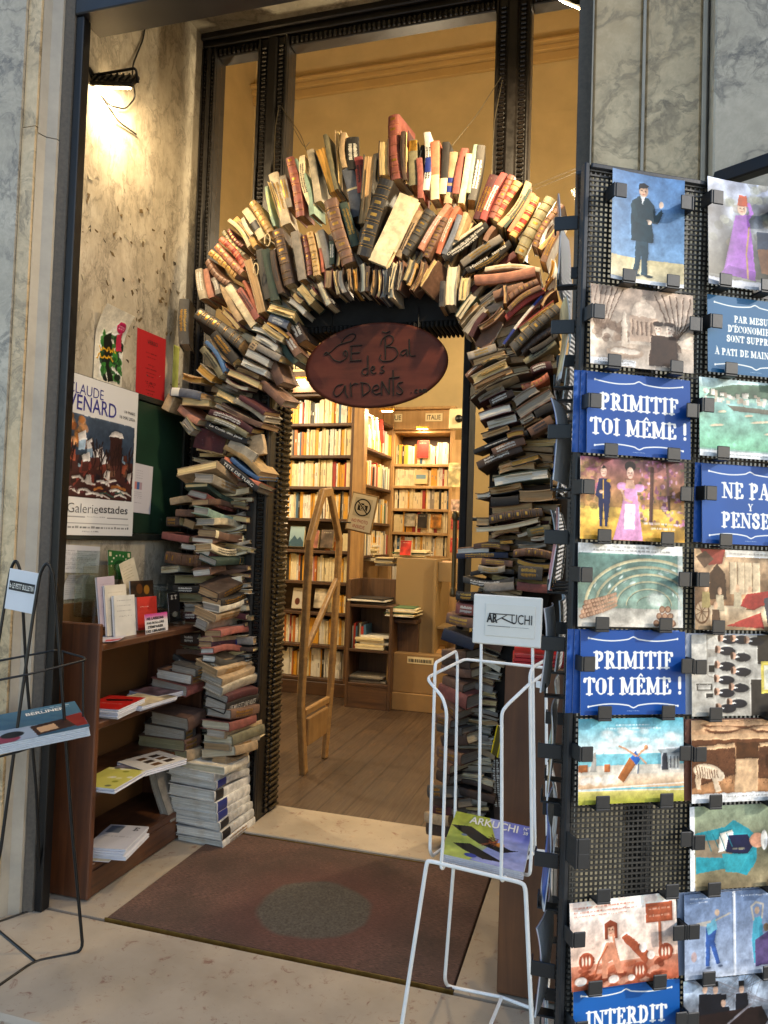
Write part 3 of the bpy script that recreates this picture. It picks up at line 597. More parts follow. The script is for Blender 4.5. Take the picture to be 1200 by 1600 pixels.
def book_mesh(L, D, T, kind, q, bands=(), soft=False):
    """kind S cloth spine, L ribbed leather spine, F open edge in front. x along the book, y into the pile, z its thickness"""
    c = min(.003, T*.12); m = MB(); pg = MB(); ns = 6
    bulge = {'S': .16, 'L': .26, 'F': .12}[kind]*T*(0 if soft else 1); sag = q.uniform(-1, 1)*.017*min(1, L/.25)*(.5 if T > .03 else 1.5); tw = q.uniform(-.09, .09)
    fl = kind == 'F'; w2 = T/2; fr = [q.uniform(-.004, .003) for _ in range(2*(ns+1))]
    arc = [(-bulge*math.cos(a), w2*math.sin(a)/math.sin(1.25)) for a in np.linspace(1.25, -1.25, 7)]; off = bulge*math.cos(1.25); arc = [(y+off, z) for y, z in arc]
    arci = [(y+c, z*(1-2*c/T)) for y, z in arc]
    def P(x, y, z):
        s = x/L+.5; Y = D-y if fl else y
        return Vector((x, Y, z+sag*math.sin(math.pi*s)+tw*(s-.5)*(Y)))
    rows = []
    for i in range(ns+1):
        x = (i/ns-.5)*L
        e1, e2 = D+fr[2*i]*.6, D+fr[2*i+1]*.6
        ex = (q.uniform(-.002, .003) if i in (0, ns) else 0)
        o_ = [(e1, w2)]+arc+[(e2, -w2)]; n_ = [(e1, w2-c)]+arci+[(e2, -w2+c)]
        rows.append([P(x+ex, *p) for p in o_+n_[::-1]])
    N = len(rows[0]); vs = [v for r in rows for v in r]; fs = []
    for i in range(ns):
        for j in range(N): fs.append((i*N+j, i*N+(j+1) % N, (i+1)*N+(j+1) % N, (i+1)*N+j))
    K = N//2
    for b, rv in ((0, 0), (ns*N, 1)):
        for j in range(K-1):
            f = (b+j, b+N-1-j, b+N-2-j, b+j+1); fs.append(f if rv ^ fl else f[::-1])
    if not fl: fs = [f[::-1] if len(f) == 4 and k < ns*N else f for k, f in enumerate(fs)]
    m.add(vs, fs, 0)
    def strip(s0, s1, h, mi, z0=-.97, z1=.97, ramped=False):
        xs = ([(s0, .0), (s0+.25*(s1-s0), h), (s1-.25*(s1-s0), h), (s1, .0)] if ramped else [(s0, h), (s1, h)]); A = np.linspace(1.25*z1, 1.25*z0, 7); v = []
        for s, hh in xs:
            for a in A:
                y = off-bulge*math.cos(a)-hh; z = w2*math.sin(a)/math.sin(1.25)*(1+hh/w2*.2); v.append(P((s-.5)*L, y, z))
        ff = [(r*7+k, r*7+k+1, (r+1)*7+k+1, (r+1)*7+k) for r in range(len(xs)-1) for k in range(6)]
        m.add(v, ff, mi)
    slots = []
    def slot(k_):
        if k_ not in slots: slots.append(k_)
        return slots.index(k_)+1
    if not fl:
        if kind == 'L':
            for s in (.14, .30, .46, .62, .78, .90):
                strip(s-.011, s+.011, .0022, 0, ramped=True)
                if 'g' in bands: strip(s-.019, s-.0155, .0005, slot('g')); strip(s+.0155, s+.019, .0005, slot('g'))
            if 'g' in bands:
                for s in (.06, .22, .38, .54, .70):
                    if q.random() < .75: strip(s-.02, s+.02, .0004, slot('g'), -.35, .35)
        for b in bands:
            if len(b) > 1: s0, s1 = (float(t) for t in b[1:].split('-')); strip(s0, s1, .0007, slot(b[0]))
        if 't' in bands:
            x = q.uniform(.1, .25)
            while x < .72:
                l = q.uniform(.006, .022)
                for zz in ((-.3, .12),) if T < .02 else ((-.6, -.1), (.15, .5)): strip(x, x+l, .0005, slot('w' if 'W' in bands else 'k' if 'K' in bands else 'g'), zz[0]*q.uniform(.5, 1), zz[1]*q.uniform(.7, 1.2))
                x += l+.007
    # page block: a few gatherings, none quite flush with the next
    n = max(2, min(7, int(T/.006))); z = -w2+c*1.05; tot = T-2.1*c; cut = sorted(q.uniform(.15, .85) for _ in range(n-1)); cut = [0]+cut+[1]
    cut = [(i/n)*.7+c_*.3 for i, c_ in enumerate(cut[:-1])]+[1.]
    for a, b in zip(cut, cut[1:]):
        z0, z1 = z+tot*a, z+tot*b; e = D-.004-q.uniform(0, .004); x0, x1 = -L/2+.003+q.uniform(0, .003), L/2-.003-q.uniform(0, .003); g = []
        for i in range(ns+1):
            x = x0+(x1-x0)*i/ns; r_ = q.uniform(-.0008, .0008)
            g += [P(x, c*1.2, z0), P(x, e+r_, z0), P(x, e+r_, z1-.0001), P(x, c*1.2, z1-.0001)]
        ff = [(i*4+j, (i+1)*4+j, (i+1)*4+(j+1) % 4, i*4+(j+1) % 4) for i in range(ns) for j in range(4)]+[(3, 2, 1, 0), (ns*4, ns*4+1, ns*4+2, ns*4+3)]
        if fl: ff = [f[::-1] for f in ff]
        ff = [f[::-1] for f in ff]
        pg.add(g, ff)
    for _ in range(q.choice((0, 0, 1, 2, 3))):          # loose leaves
        zz = q.uniform(-w2*.6, w2*.6); e = D+q.uniform(-.002, .009); x0 = -L/2+q.uniform(0, .3)*L; x1 = min(L/2+q.uniform(-.01, .006), x0+q.uniform(.4, .95)*L); dz = q.uniform(-.004, .004)
        g = [P(x, y, z_) for x, z_ in ((x0, zz), (x1, zz+dz)) for y in (D*.4, e+q.uniform(-.003, .003))]+[P(x, y, z_+.0007) for x, z_ in ((x0, zz), (x1, zz+dz)) for y in (D*.4, e)]
        pg.add(g, [(0, 1, 3, 2), (4, 6, 7, 5), (0, 4, 5, 1), (2, 3, 7, 6), (1, 5, 7, 3), (0, 2, 6, 4)])
    return m, pg, slots
BOOKS = []
def put_book(M, L, D, T, kind, col, bands, q, sect, px, word='', soft=False, title=None, pages=None):
    m, pg, slots = book_mesh(L, D, T, kind if kind != 'C' else 'S', q, bands, soft)
    pcol = pages or (col if kind == 'F' and col in PG else q.choice(('tan', 'cream', 'grey', 'ivory', 'tan')))
    if kind == 'F': ccol = tones[q.choice(('darkbrown', 'brown', 'darkgrey', 'maroon', 'tan', 'olive', 'black', 'grey', 'beige')) if word == '' else word]
    else: ccol = tones[col]
    nm = [k_ for k_, v_ in tones.items() if v_ == ccol][0]
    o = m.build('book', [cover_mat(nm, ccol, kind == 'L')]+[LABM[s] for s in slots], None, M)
    pg.build('page_block', PG[pcol], o, M)
    if title:
        mt = M @ Matrix.Translation((0, -.16*T*.85-.0012, 0)) @ Matrix.Rotation(RAD(90), 4, 'X')
        text('lettering', title[0], mt, WHITEINK if title[1] == 'w' else M_INK, o, w=L*.8, h=T*.5, bold=.012)
    BOOKS.append(dict(o=o, sect=sect, x=px[0], y=px[1], kind=kind, col=col, said=said.get(col, col), nm=nm, T=T, L=L))
    return o
def axes(X, Y):
    X = X.normalized(); Y = (Y-X*Y.dot(X)).normalized(); Z = X.cross(Y); return X, Y, Z
def mat4(X, Y, Z, o): return Matrix(((X.x, Y.x, Z.x, o.x), (X.y, Y.y, Z.y, o.y), (X.z, Y.z, Z.z, o.z), (0, 0, 0, 1)))
def parse(block):
    for ln in block.strip().split('\n'):
        ln = ln.split('#')[0].strip()
        if not ln: continue
        body, *ti = ln.split('"'); p = body.split(); yield p, (ti[0] if ti else None)
def flat_books(sect, Y0, D0, block):
    """one line per book: two ends of its visible face, the face's thickness (surveyed pixels), kind, colour, options"""
    for p, ti in parse(block):
        x0, y0, x1, y1, w = (float(t) for t in p[:5]); kind, col = p[5], p[6]; opt = p[7:]
        if (x1, y1) < (x0, y0): x0, y0, x1, y1 = x1, y1, x0, y0
        q = random.Random(int(x0*131+y0*17+w)); Y = Y0+q.uniform(-.012, .012); D = D0*q.uniform(.85, 1.1); roll = q.uniform(-5, 5); bands = []; word = ''; pages = None; tc = 'w'
        for o_ in opt:
            if o_[0] == 'y': Y += float(o_[1:])/100
            elif o_[0] == 'd': D = float(o_[1:])/100
            elif o_[0] == 'r': roll = float(o_[1:])
            elif o_[0] == '=': bands.append(o_[1:])
            elif o_[0] == 'c': word = o_[1:]
            elif o_[0] == 'p': pages = o_[1:]
            elif o_[0] == 'i': tc = 'k'
        a, b = onY(x0, y0, Y), onY(x1, y1, Y); c = (a+b)/2; T = max(.006, w*depth(c)/F*(1.2 if sect in ('left column', 'right column', 'left haunch') and w < 13 else 1.06)); L = (b-a).length
        X, N, Z = axes(b-a, Vector((0, 1, 0)))
        if kind == 'L' and not bands and q.random() < .7: bands = ['g']
        if kind == 'S' and not bands and q.random() < .5: bands = ['t']+q.choice((['W'], ['K'], []))
        if kind == 'C':
            M = mat4(X, -Z, N, c+Z*(T/2)+N*(D/2)); put_book(M, L, T, D, 'S', col, [], q, sect, ((x0+x1)/2, (y0+y1)/2), title=None, pages=pages); BOOKS[-1]['kind'] = 'C'; continue
        M = mat4(X, N, Z, c) @ Matrix.Rotation(RAD(roll), 4, 'X') @ Matrix.Rotation(RAD(q.uniform(-3, 3)), 4, 'Z')
        put_book(M, L, D, T, kind, col, bands, q, sect, ((x0+x1)/2, (y0+y1)/2), word, False, (ti, tc) if ti else None, pages)
def corner_books(sect, Yc, block, dl=Vector((-.985, .17, 0)), dr=Vector((.13, .99, 0))):
    """books lying flat with a corner towards the street: left end, corner, right end of the visible middle line, thickness, colour, which side is the spine"""
    for p, ti in parse(block):
        xl, yl, xc, yc, xr, yr, w = (float(t) for t in p[:7]); col = p[7]; spine = p[8]; pages = p[9]; opt = p[10:]
        q = random.Random(int(xl*31+yc*7)); C = onY(xc, yc, Yc+q.uniform(-.01, .01)); bands = [o_[1:] for o_ in opt if o_[0] == '=']; DL, DR = dl, dr
        for o_ in opt:
            if o_[0] == 'a': A = Matrix.Rotation(RAD(float(o_[1:])), 3, 'Z'); DL, DR = A @ dl, A @ dr
        def end(x, y, d):       # where the ray through (x,y) passes over the upright plane through C along d
            n = Vector((-d.y, d.x, 0)); E = onP(x, y, C, n); v = E-C; l = v.length
            return v*(max(.07, min(.34, l))/l)
        Rv, Lv = end(xr, yr, DR), end(xl, yl, DL); T = w*depth(C)/F*(1.0 if sect == 'white volumes' else 1.2)
        lim = max(T*.5, .0)*0+.35
        for v in (Rv, Lv):
            h = math.hypot(v.x, v.y); v.z = max(-lim*h, min(lim*h, v.z))
        if spine == 'R': X, N, Z = axes(Rv, Lv); L, D, o0 = Rv.length, Lv.length, C+Rv/2
        else: X, N, Z = axes(-Lv, Rv); L, D, o0 = Lv.length, Rv.length, C+Lv/2
        kind = 'S'
        if spine == 'R' and 'leather' in opt: kind = 'L'
        M = mat4(X, N, Z, o0)
        put_book(M, L, D, T, kind, col, bands or (['t'] if q.random() < .4 else []), q, sect, (xc, yc), '', False, (ti, 'w') if ti else None, pages)
        BOOKS[-1]['kind'] = 'K'
flat_books('top', 2.975, .13, '''
415 291 429 354 5 S sage
420 283 439 354 6 F cream
426 270 448 352 15 S beige =t
441 275 451 324 12 S grey
453 247 468 337 13 L brick =g
460 249 487 335 8 S sage
472 243 487 321 9 S cream
484 234 497 315 11 S beige
500 231 522 298 18 F yellow
507 210 526 297 6 S olive
528 204 530 297 9 F cream
537 208 539 262 8 S tan
551 214 554 265 19 S black =t =W r-16
543 264 557 338 18 S slate =p.42-.46
559 246 565 300 14 S red r-8
577 242 567 349 17 F tan y-2
588 240 592 300 9 S grey y2
599 218 600 274 15 F cream
615 181 620 281 18 L brick =g d17 r8
630 206 632 280 6 S darkbrown
636 206 636 287 6 F cream
645 218 646 290 13 S olive =g.02-.25
654 245 657 311 9 S brick
660 225 660 300 5 S black y2
667 206 665 297 10 S white =t =K =n.30-.55
680 222 679 311 13 S orange =p.0-.42
697 222 691 303 11 S black =p.0-.3
709 238 699 318 12 S tan =n.22-.34 =n.40-.50
726 232 712 304 11 S brick
733 242 720 316 9 S cream
743 225 732 302 6 S sage
752 228 737 312 12 S darkgrey =t =W r10
772 274 745 342 14 S maroon =t r-8
788 270 754 344 10 S red
800 274 768 340 10 L brick =g
810 284 772 346 14 L gold =r.10-.18 =r.32-.42 =r.52-.62 =r.7-.8
826 284 780 354 10 S tan
828 296 788 356 5 S darkgreen
833 302 796 362 8 S orange
838 308 800 370 11 L yellow =r.14-.24 =r.36-.46 =r.56-.66 =r.78-.86
844 314 810 374 8 F white
861 310 812 398 17 L olive r12
878 320 835 385 10 L brown
880 340 843 389 7 S gold
874 357 848 410 10 S brown
''')
flat_books('middle', 2.925, .15, '''
433 360 452 444 17 L darkbrown =g
425 390 439 458 8 S darkbrown
414 388 430 470 13 S darkgreen r-14
405 390 419 467 12 S darkgrey
459 361 472 438 12 S grey
473 368 484 430 9 L brick
483 362 495 431 10 L gold =g
495 364 504 425 5 S orange =p.0-.4
501 360 513 417 10 S grey
518 377 518 413 8 S darkgreen
517 350 528 416 6 F cream
527 377 537 415 6 S salmon
516 312 546 412 20 L brown y-2 r-6
536 318 555 384 13 S darkgreen r-14
605 283 567 400 22 L black =g y-3
639 306 589 412 31 C cream y-3 d3.2
651 322 611 410 6 S red
656 330 622 402 9 S tan =t =K
672 328 630 398 15 L darkgrey =g
702 320 656 388 10 S salmon =t =W r-12
695 339 665 402 10 L brown =g
716 323 684 396 8 S orange
718 336 693 398 8 S slate
728 333 712 375 7 S tan
754 348 706 382 5 S beige
692 404 762 350 10 S black r24 "Chienne de vie, je t'aime"
772 354 758 376 8 S brown
722 412 783 372 11 S grey r16 =t
728 423 797 379 9 S black r18 "Histoires   secrets"
''')
flat_books('inner', 2.90, .15, '''
451 468 476 489 8 F white cbeige
458 458 472 472 8 F cream
466 446 488 473 13 F cream cdarkgreen
484 450 493 462 8 F cream
498 440 514 476 11 F ivory cdarkbrown
513 420 512 450 12 F tan
523 422 529 460 5 F cream
532 421 539 457 9 F grey cdarkbrown
544 419 548 452 5 F tan
554 418 556 455 8 F yellow cdarkbrown
565 410 566 456 9 F ivory cblack
575 415 574 456 6 S darkbrown
584 420 580 461 6 F tan
592 420 590 464 6 F cream
600 420 598 465 7 F grey cslate
609 418 606 460 6 S black
618 410 611 466 9 F ivory cbeige
627 408 620 453 7 F grey cbrown
644 404 632 438 9 F cream
650 411 638 445 6 S yellow
662 408 643 454 8 F tan cbrown
681 405 656 448 10 F cream cbrown r-22
692 440 690 480 8 S darkgrey
709 415 704 477 16 F ivory cbeige
728 432 723 470 13 F cream cbeige
715 497 741 460 12 F ivory cdarkgreen
718 506 748 474 7 F tan
726 520 759 480 10 F grey cbeige
735 526 759 489 8 S maroon
748 513 786 480 9 F tan cbrown
752 543 775 500 22 C brown d2.5 y1
''')
flat_books('left shoulder', 2.93, .15, '''
393 315 421 363 11 L gold =g
382 327 409 373 11 S cream =k.45-.72
379 341 394 367 6 S ivory
367 341 399 385 10 S yellow
357 343 389 385 6 S cream =t
357 359 379 385 6 L brick
349 362 381 398 7 L olive =g
345 373 381 417 9 L orange =r.2-.3 =r.45-.55 =r.68-.78
337 383 379 427 10 L salmon =g
329 394 369 431 10 L yellow =g
323 407 357 443 9 L brown
310 420 317 467 11 S beige
321 421 330 464 10 S salmon
333 435 340 460 8 S grey
344 441 376 502 10 S tan
356 447 396 508 12 S cream
372 451 402 498 10 S brick
380 439 400 490 5 S orange
385 403 409 489 12 F tan ctan
288 466 288 538 15 S darkgrey r-20 d12
308 488 378 538 18 L darkgrey =g r-16 y-3
348 485 373 513 8 F cream
''')
flat_books('left haunch', 2.90, .16, '''
332 520 368 565 14 S black =t
330 528 368 571 4 F tan
332 550 353 576 5 S salmon
321 533 351 581 5 S blue
315 544 346 588 9 S olive
309 572 333 592 11 F yellow
284 587 315 594 8 F yellow ctan
418 478 460 492 15 F cream cdarkgreen r-12
421 496 450 508 11 S slate
410 507 443 530 9 F cream cbeige
416 503 450 527 5 F yellow
393 512 432 533 7 F white cdarkgreen
398 525 433 545 10 F white cdarkbrown
391 538 400 545 10 S tan
403 542 437 560 9 S grey
383 549 420 568 11 F white cdarkbrown
377 564 415 582 10 F white cdarkbrown
368 575 405 590 7 F tan
355 580 405 602 9 F cream cbrown
352 592 387 607 6 F ivory
352 600 373 608 8 F grey
408 598 442 630 10 S brown y3
425 565 438 600 14 S brown y4
445 522 466 555 11 S brown y3
440 535 463 567 8 S darkgreen y3
455 500 472 535 16 S darkbrown y5
''')
flat_books('left column', 2.88, .17, '''
266 612 314 619 11 S slate =w.05-.3
283 627 326 629 10 F cream ctan
258 640 268 618 12 S tan
279 637 310 660 9 S salmon
285 655 300 675 13 F grey
338 612 365 626 10 F cream cdarkgreen
366 625 413 655 8 S beige
374 620 413 646 6 S maroon
346 632 410 665 7 S brown
335 632 402 664 6 F grey
328 644 392 673 8 S maroon
322 652 385 680 7 S olive
322 662 386 689 8 S black "Le Code des Jeux"
304 683 352 694 30 C maroon d4 y4
396 680 401 712 25 C tan d3 y3
358 690 398 716 14 C beige d2 y2
350 698 407 741 8 S gold
361 717 404 748 5 S blue
350 717 406 757 7 S orange
345 719 402 764 8 S black "TETE DE TURC"
266 784 308 778 9 S tan
275 801 303 802 9 S brown
260 815 280 814 12 S darkbrown
253 836 295 843 9 S brick
285 815 303 822 12 F tan
281 852 305 855 8 F white
308 850 333 852 7 S brown
258 870 317 878 17 L brown
250 890 278 888 10 F ivory
270 905 322 905 12 F olive cblack
270 920 312 920 9 S black
277 933 318 933 12 F olive
286 949 312 950 11 F grey
286 963 312 963 9 S maroon
284 978 312 980 12 F tan y2
282 997 310 998 14 S darkbrown
281 1012 325 1012 8 F olive
276 1019 322 1024 7 S brown
270 1026 312 1040 7 S darkgrey
''')
corner_books('left column', 2.80, '''
280 741 338 725 396 768 11 tan R cream
303 748 332 748 399 779 12 beige R grey
289 761 324 757 382 785 6 darkgreen R cream
293 768 322 776 387 795 9 brick R grey leather
298 786 325 784 378 797 8 brown R tan
301 797 325 800 380 817 10 sage R grey
306 816 334 815 387 831 9 cream R grey
308 831 336 834 394 843 10 brown R tan =p.0-.08 =p.7-.95
299 843 332 846 392 849 7 brown R white
304 857 330 854 384 857 9 cream R tan =t =K
305 858 327 864 381 868 9 maroon R white =k.55-.8
310 870 337 880 385 877 9 darkgreen R grey =g.75-.78 =g.85-.87
300 895 328 893 352 886 10 brown R white
312 917 340 934 396 908 13 darkbrown R tan
315 936 345 942 398 921 9 black R tan
316 946 342 952 402 936 10 ivory R grey
304 950 336 967 402 948 11 tan R tan
305 963 322 979 392 963 13 beige R grey
318 990 345 990 388 982 9 brick R tan
312 1003 330 1000 397 993 10 tan R tan
325 1008 330 1008 395 1003 9 purple R tan =n.55-.8
''')
corner_books('left column', 2.77, '''
318 1017 333 1017 378 1014 8 brick R white
318 1028 336 1030 384 1030 9 darkgrey R white
320 1040 335 1042 382 1041 10 beige R white
305 1033 338 1053 398 1038 11 tan R tan
314 1052 346 1068 396 1049 13 tan R grey
320 1067 346 1082 412 1057 13 beige R grey
320 1080 355 1094 402 1080 10 maroon R grey
320 1094 351 1108 402 1092 15 black R grey "LES MILLE ET UNE NUITS"
323 1112 360 1117 405 1107 12 brown R grey
315 1132 358 1136 400 1122 12 brick R ivory
322 1145 350 1149 408 1130 10 tan R grey
318 1156 362 1158 412 1139 13 olive R ivory
318 1166 358 1169 405 1151 10 beige R tan
315 1177 366 1173 402 1163 12 tan R ivory
330 1186 352 1187 388 1180 9 tan R tan
''')
corner_books('white volumes', 2.73, '''
278 1193 350 1205 389 1186 12 ivory R ivory
260 1204 333 1216 389 1193 13 white R white
264 1217 337 1228 389 1206 12 white R white =n.04-.28
262 1232 334 1245 389 1218 17 white R white =k.03-.24
264 1250 337 1264 389 1234 18 white R white =n.03-.30
266 1267 338 1279 389 1249 15 white R white =n.03-.30
270 1281 342 1293 394 1258 13 white R white =k.03-.26
273 1297 345 1308 396 1270 14 white R white =k.03-.26
275 1311 347 1322 398 1282 13 white R white
''', Vector((-.998, .06, 0)), Vector((.07, .998, 0)))
corner_books('shelf stack', 2.74, '''
268 1042 305 1052 322 1047 11 darkgrey R grey
245 1051 298 1063 318 1058 13 brown R white
237 1067 291 1081 318 1070 15 brick R grey
237 1120 293 1133 320 1118 18 brown R grey
226 1136 287 1151 303 1143 18 darkgrey R grey
217 1154 287 1166 313 1155 15 brown R olive
225 1171 290 1181 315 1174 14 tan R olive
''')
flat_books('right shoulder', 2.93, .15, '''
758 421 844 422 7 S beige
742 437 836 424 14 S salmon r14
770 462 818 447 12 S brown
790 469 840 440 9 L brown =g
788 443 789 475 6 F tan y-2
794 484 845 449 8 S brown
790 497 856 451 8 S red r12
787 538 847 462 4 S white =n.0-.3 =n.8-1
812 517 868 475 13 F cream cred
800 545 872 480 15 L darkgrey y-2
815 550 868 512 10 L darkbrown
830 549 870 522 8 S black
820 565 868 534 9 S olive
855 440 864 405 6 F yellow
850 455 866 432 5 F yellow
846 478 866 452 6 F tan
''')
flat_books('right column', 2.91, .17, '''
730 557 775 542 10 S grey
738 567 790 550 10 F tan cdarkgrey
728 588 752 568 5 S brown
752 567 793 556 4 F cream
738 594 793 567 12 F cream
740 608 802 580 11 F tan
733 623 828 580 4 F ivory y-3
746 625 788 604 11 F grey cmaroon
765 630 802 613 9 S darkbrown
814 605 857 586 8 L orange =g
829 580 862 570 10 S maroon
803 630 840 606 11 F grey
808 648 864 614 16 F grey cbrown
812 660 834 647 9 F grey
835 648 864 634 13 S black
817 666 847 652 5 F tan
827 676 862 655 12 S brown
748 652 799 636 13 F white cmaroon
760 665 808 652 12 F white cmaroon
752 682 796 667 9 F tan cblack
740 706 825 676 6 S black =t =W
791 682 818 676 7 F yellow y-2
770 707 820 688 10 S brown
745 728 815 700 10 S darkbrown
798 725 842 713 7 F yellow y-2
779 735 836 728 10 F tan ctan
770 753 857 740 15 F white cdarkgreen y-3
763 767 815 758 11 F tan
743 775 767 771 8 F white
810 775 865 772 16 F tan y-2 ctan
767 784 810 781 12 S black
767 798 833 790 10 F tan
765 812 848 800 11 L darkbrown
743 815 765 815 11 F tan
742 828 842 812 6 F ivory y-2
767 838 812 828 8 F tan
807 838 845 820 5 F white
823 833 860 826 11 S olive
780 847 802 846 6 F yellow
828 842 857 839 6 F white
808 853 854 850 5 F grey
740 854 797 857 7 S brown
713 862 765 861 8 F white cbrown
713 869 793 868 7 S navy
803 865 865 870 10 L brown =g
807 876 860 885 7 F yellow
753 877 800 881 8 S brown
747 887 790 888 8 S beige
735 897 803 894 6 S black
810 894 848 897 20 S darkgrey
723 905 803 906 8 S darkgrey
807 915 862 920 11 S brick
757 917 803 914 13 S grey
712 930 745 932 13 S black =t
712 950 747 955 16 S brick
697 965 742 974 15 S brown
690 990 742 1008 17 S navy
''')
corner_books('right foot', 2.98, '''
690 1021 729 1024 784 1018 11 brown L grey
690 1033 735 1041 790 1034 9 darkbrown L tan
690 1045 737 1053 782 1047 11 brown L ivory
692 1063 724 1077 776 1072 12 brown L grey
686 1078 730 1099 774 1095 19 brick L grey
690 1101 716 1120 766 1113 13 brown L grey
680 1122 704 1132 746 1131 11 brown L grey
682 1136 722 1144 768 1138 10 darkgrey L grey
690 1158 730 1155 767 1144 14 darkbrown L ivory
683 1173 721 1188 764 1184 15 brown L grey
684 1192 704 1204 761 1200 13 brown L ivory
682 1210 702 1220 764 1216 13 darkbrown L grey
669 1236 696 1237 748 1237 16 darkgrey L grey
672 1251 716 1256 757 1255 12 darkbrown L grey
676 1264 706 1268 748 1266 10 maroon L grey
664 1276 700 1283 744 1282 13 tan L tan
666 1294 704 1299 744 1298 15 darkbrown L grey
''', Vector((-.86, .51, 0)), Vector((.80, .60, 0)))
flat_books('right foot', 2.96, .16, '''
775 1160 782 1300 14 S darkbrown y12
''')
# ---- a label for every book: its colour, which face shows, where in the arch, its neighbours
WHERE = {'top': "the arch's crown", 'middle': "the arch's middle row", 'inner': 'the rim over the doorway', 'left shoulder': "the arch's left shoulder", 'left haunch': 'the left haunch',
    'left column': 'the left column', 'white volumes': 'the white set', 'shelf stack': 'the left shelf pile', 'right shoulder': "the arch's right shoulder", 'right column': 'the right column', 'right foot': 'the right foot'}
def face_word(b):
    return b['said']+' book, '+{'F': 'page edges out', 'C': 'cover showing', 'L': 'ribbed leather spine', 'K': 'corner showing'}.get(b['kind'], 'spine out')
ORD = 'first second third fourth fifth sixth seventh eighth ninth tenth eleventh twelfth'.split()
bysec = {}
for b in BOOKS: bysec.setdefault(b['sect'], []).append(b)
used = set()
for s_, L in bysec.items():
    across = s_ in ('top', 'middle', 'inner', 'left shoulder')
    L.sort(key=lambda b: b['x'] if across else b['y'])
    tot = {}; cnt = {}
    for b in L: tot[face_word(b)] = tot.get(face_word(b), 0)+1
    for i, b in enumerate(L):
        w = face_word(b); cnt[w] = cnt.get(w, 0)+1; size = 'thick ' if b['T'] > .042 else 'slim ' if b['T'] < .015 else ''
        nb = L[i-1] if i else L[1]
        rel = ('right of ' if i else 'left of ') if across else ('under ' if i else 'over ')
        nbw = nb['said']+(' pages' if nb['kind'] == 'F' else '')
        o_ = '' if tot[w] == 1 else ORD[cnt[w]-1]+' '
        far = ('from the left ' if across else 'from the top ') if o_ else ''
        if o_: size = ''
        long_ = f"{o_}{size}{w}{', '+far.strip() if far else ','} in {WHERE[s_]}, {rel}{nbw} one".replace(',,', ',').replace('out, in', 'out in').replace('showing, in', 'showing in').replace('spine, in', 'spine in')
        short = f"{o_}{size}{w}{', '+far.strip() if far else ''} in {WHERE[s_]}"
        lab = long_ if len(long_.replace('-', ' ').split()) <= 16 else short
        if lab in used: lab = f"{o_}{w}{', '+far.strip() if far else ''} in {WHERE[s_]}, {rel}{nbw} one"
        used.add(lab); tag(b['o'], lab, 'book', 'old books of the arch')

# second layer of books packed behind the front ones, seen only in the gaps between them
fm = MB(); fq = random.Random(44); fmats = ['cream', 'tan', 'grey', 'ivory', 'brown', 'beige', 'darkbrown', 'grey', 'olive', 'maroon']
FM = [cover_mat(n_, tones[n_], False) for n_ in fmats]+[PG['tan'], PG['grey'], PG['cream'], PG['ivory']]
def pack(path, Y, half, off):
    P_ = [onY(x, y, Y) for x, y in path]
    for a, b in zip(P_, P_[1:]):
        d = b-a; L_ = d.length; d.normalize(); s_ = Vector((-d.z, 0, d.x)); t_ = 0
        while t_ < L_:
            T = fq.uniform(.014, .034); w = half*fq.uniform(.8, 1.1); c_ = a+d*(t_+T/2)+s_*(off+fq.uniform(-.02, .02)); c_.y += fq.uniform(-.012, .012)
            X, N, Z = axes(s_, Vector((0, 1, 0))); M = mat4(X, N, Z, c_) @ Matrix.Rotation(RAD(fq.uniform(-7, 7)), 4, 'Y')
            m, pg, _ = book_mesh(w*2, .1, T, fq.choice('FFS'), fq); ci = fq.randrange(10); pi_ = 10+fq.randrange(4)
            fm.add([M @ Vector(v) for v in m.v], m.f, ci); fm.add([M @ Vector(v) for v in pg.v], pg.f, pi_); t_ += T+.001
pack([(352, 1180), (350, 1000), (345, 860), (345, 760), (352, 660)], 2.97, .13, .0)
pack([(352, 660), (385, 560), (420, 480), (475, 420), (560, 385), (650, 378), (735, 400), (790, 455), (815, 540), (812, 640)], 2.99, .12, .0)
pack([(812, 640), (806, 760), (800, 900)], 2.99, .12, .03); pack([(790, 900), (745, 1050), (728, 1290)], 3.06, .09, .0)
fo = fm.build('packed_books', FM); tag(fo, 'worn books packed behind the front layer of the arch', 'books', kind='stuff')
# dark backing added so the gaps between the books read as deep shade
core = [(352, 1262), (350, 1000), (350, 800), (365, 660), (402, 540), (470, 440), (560, 385), (650, 375), (735, 395), (800, 455), (822, 560), (815, 700), (812, 900), (770, 1100), (745, 1280)]
cm = MB(); C_ = [onY(x, y, 3.09) for x, y in core]
for i, (a, b) in enumerate(zip(C_, C_[1:])):
    d = (b-a).normalized(); s_ = Vector((-d.z, 0, d.x)); wd = .11+.002*i; e = d*.02
    P = [a-s_*wd-e, a+s_*wd-e, b+s_*wd+e, b-s_*wd+e]; y0, y1 = 3.075+.0015*i, 3.125+.0005*i
    cm.add([Vector((p.x, y, p.z)) for y in (y0, y1) for p in P], [(0, 1, 2, 3), (7, 6, 5, 4), (0, 4, 5, 1), (1, 5, 6, 2), (2, 6, 7, 3), (3, 7, 4, 0)])
tag(cm.build('gap_backing', plain('gap shade backing', '17110c', .9, .4, 20, .3)), 'added dark backing that puts shade into the gaps of the arch', 'dark backing')
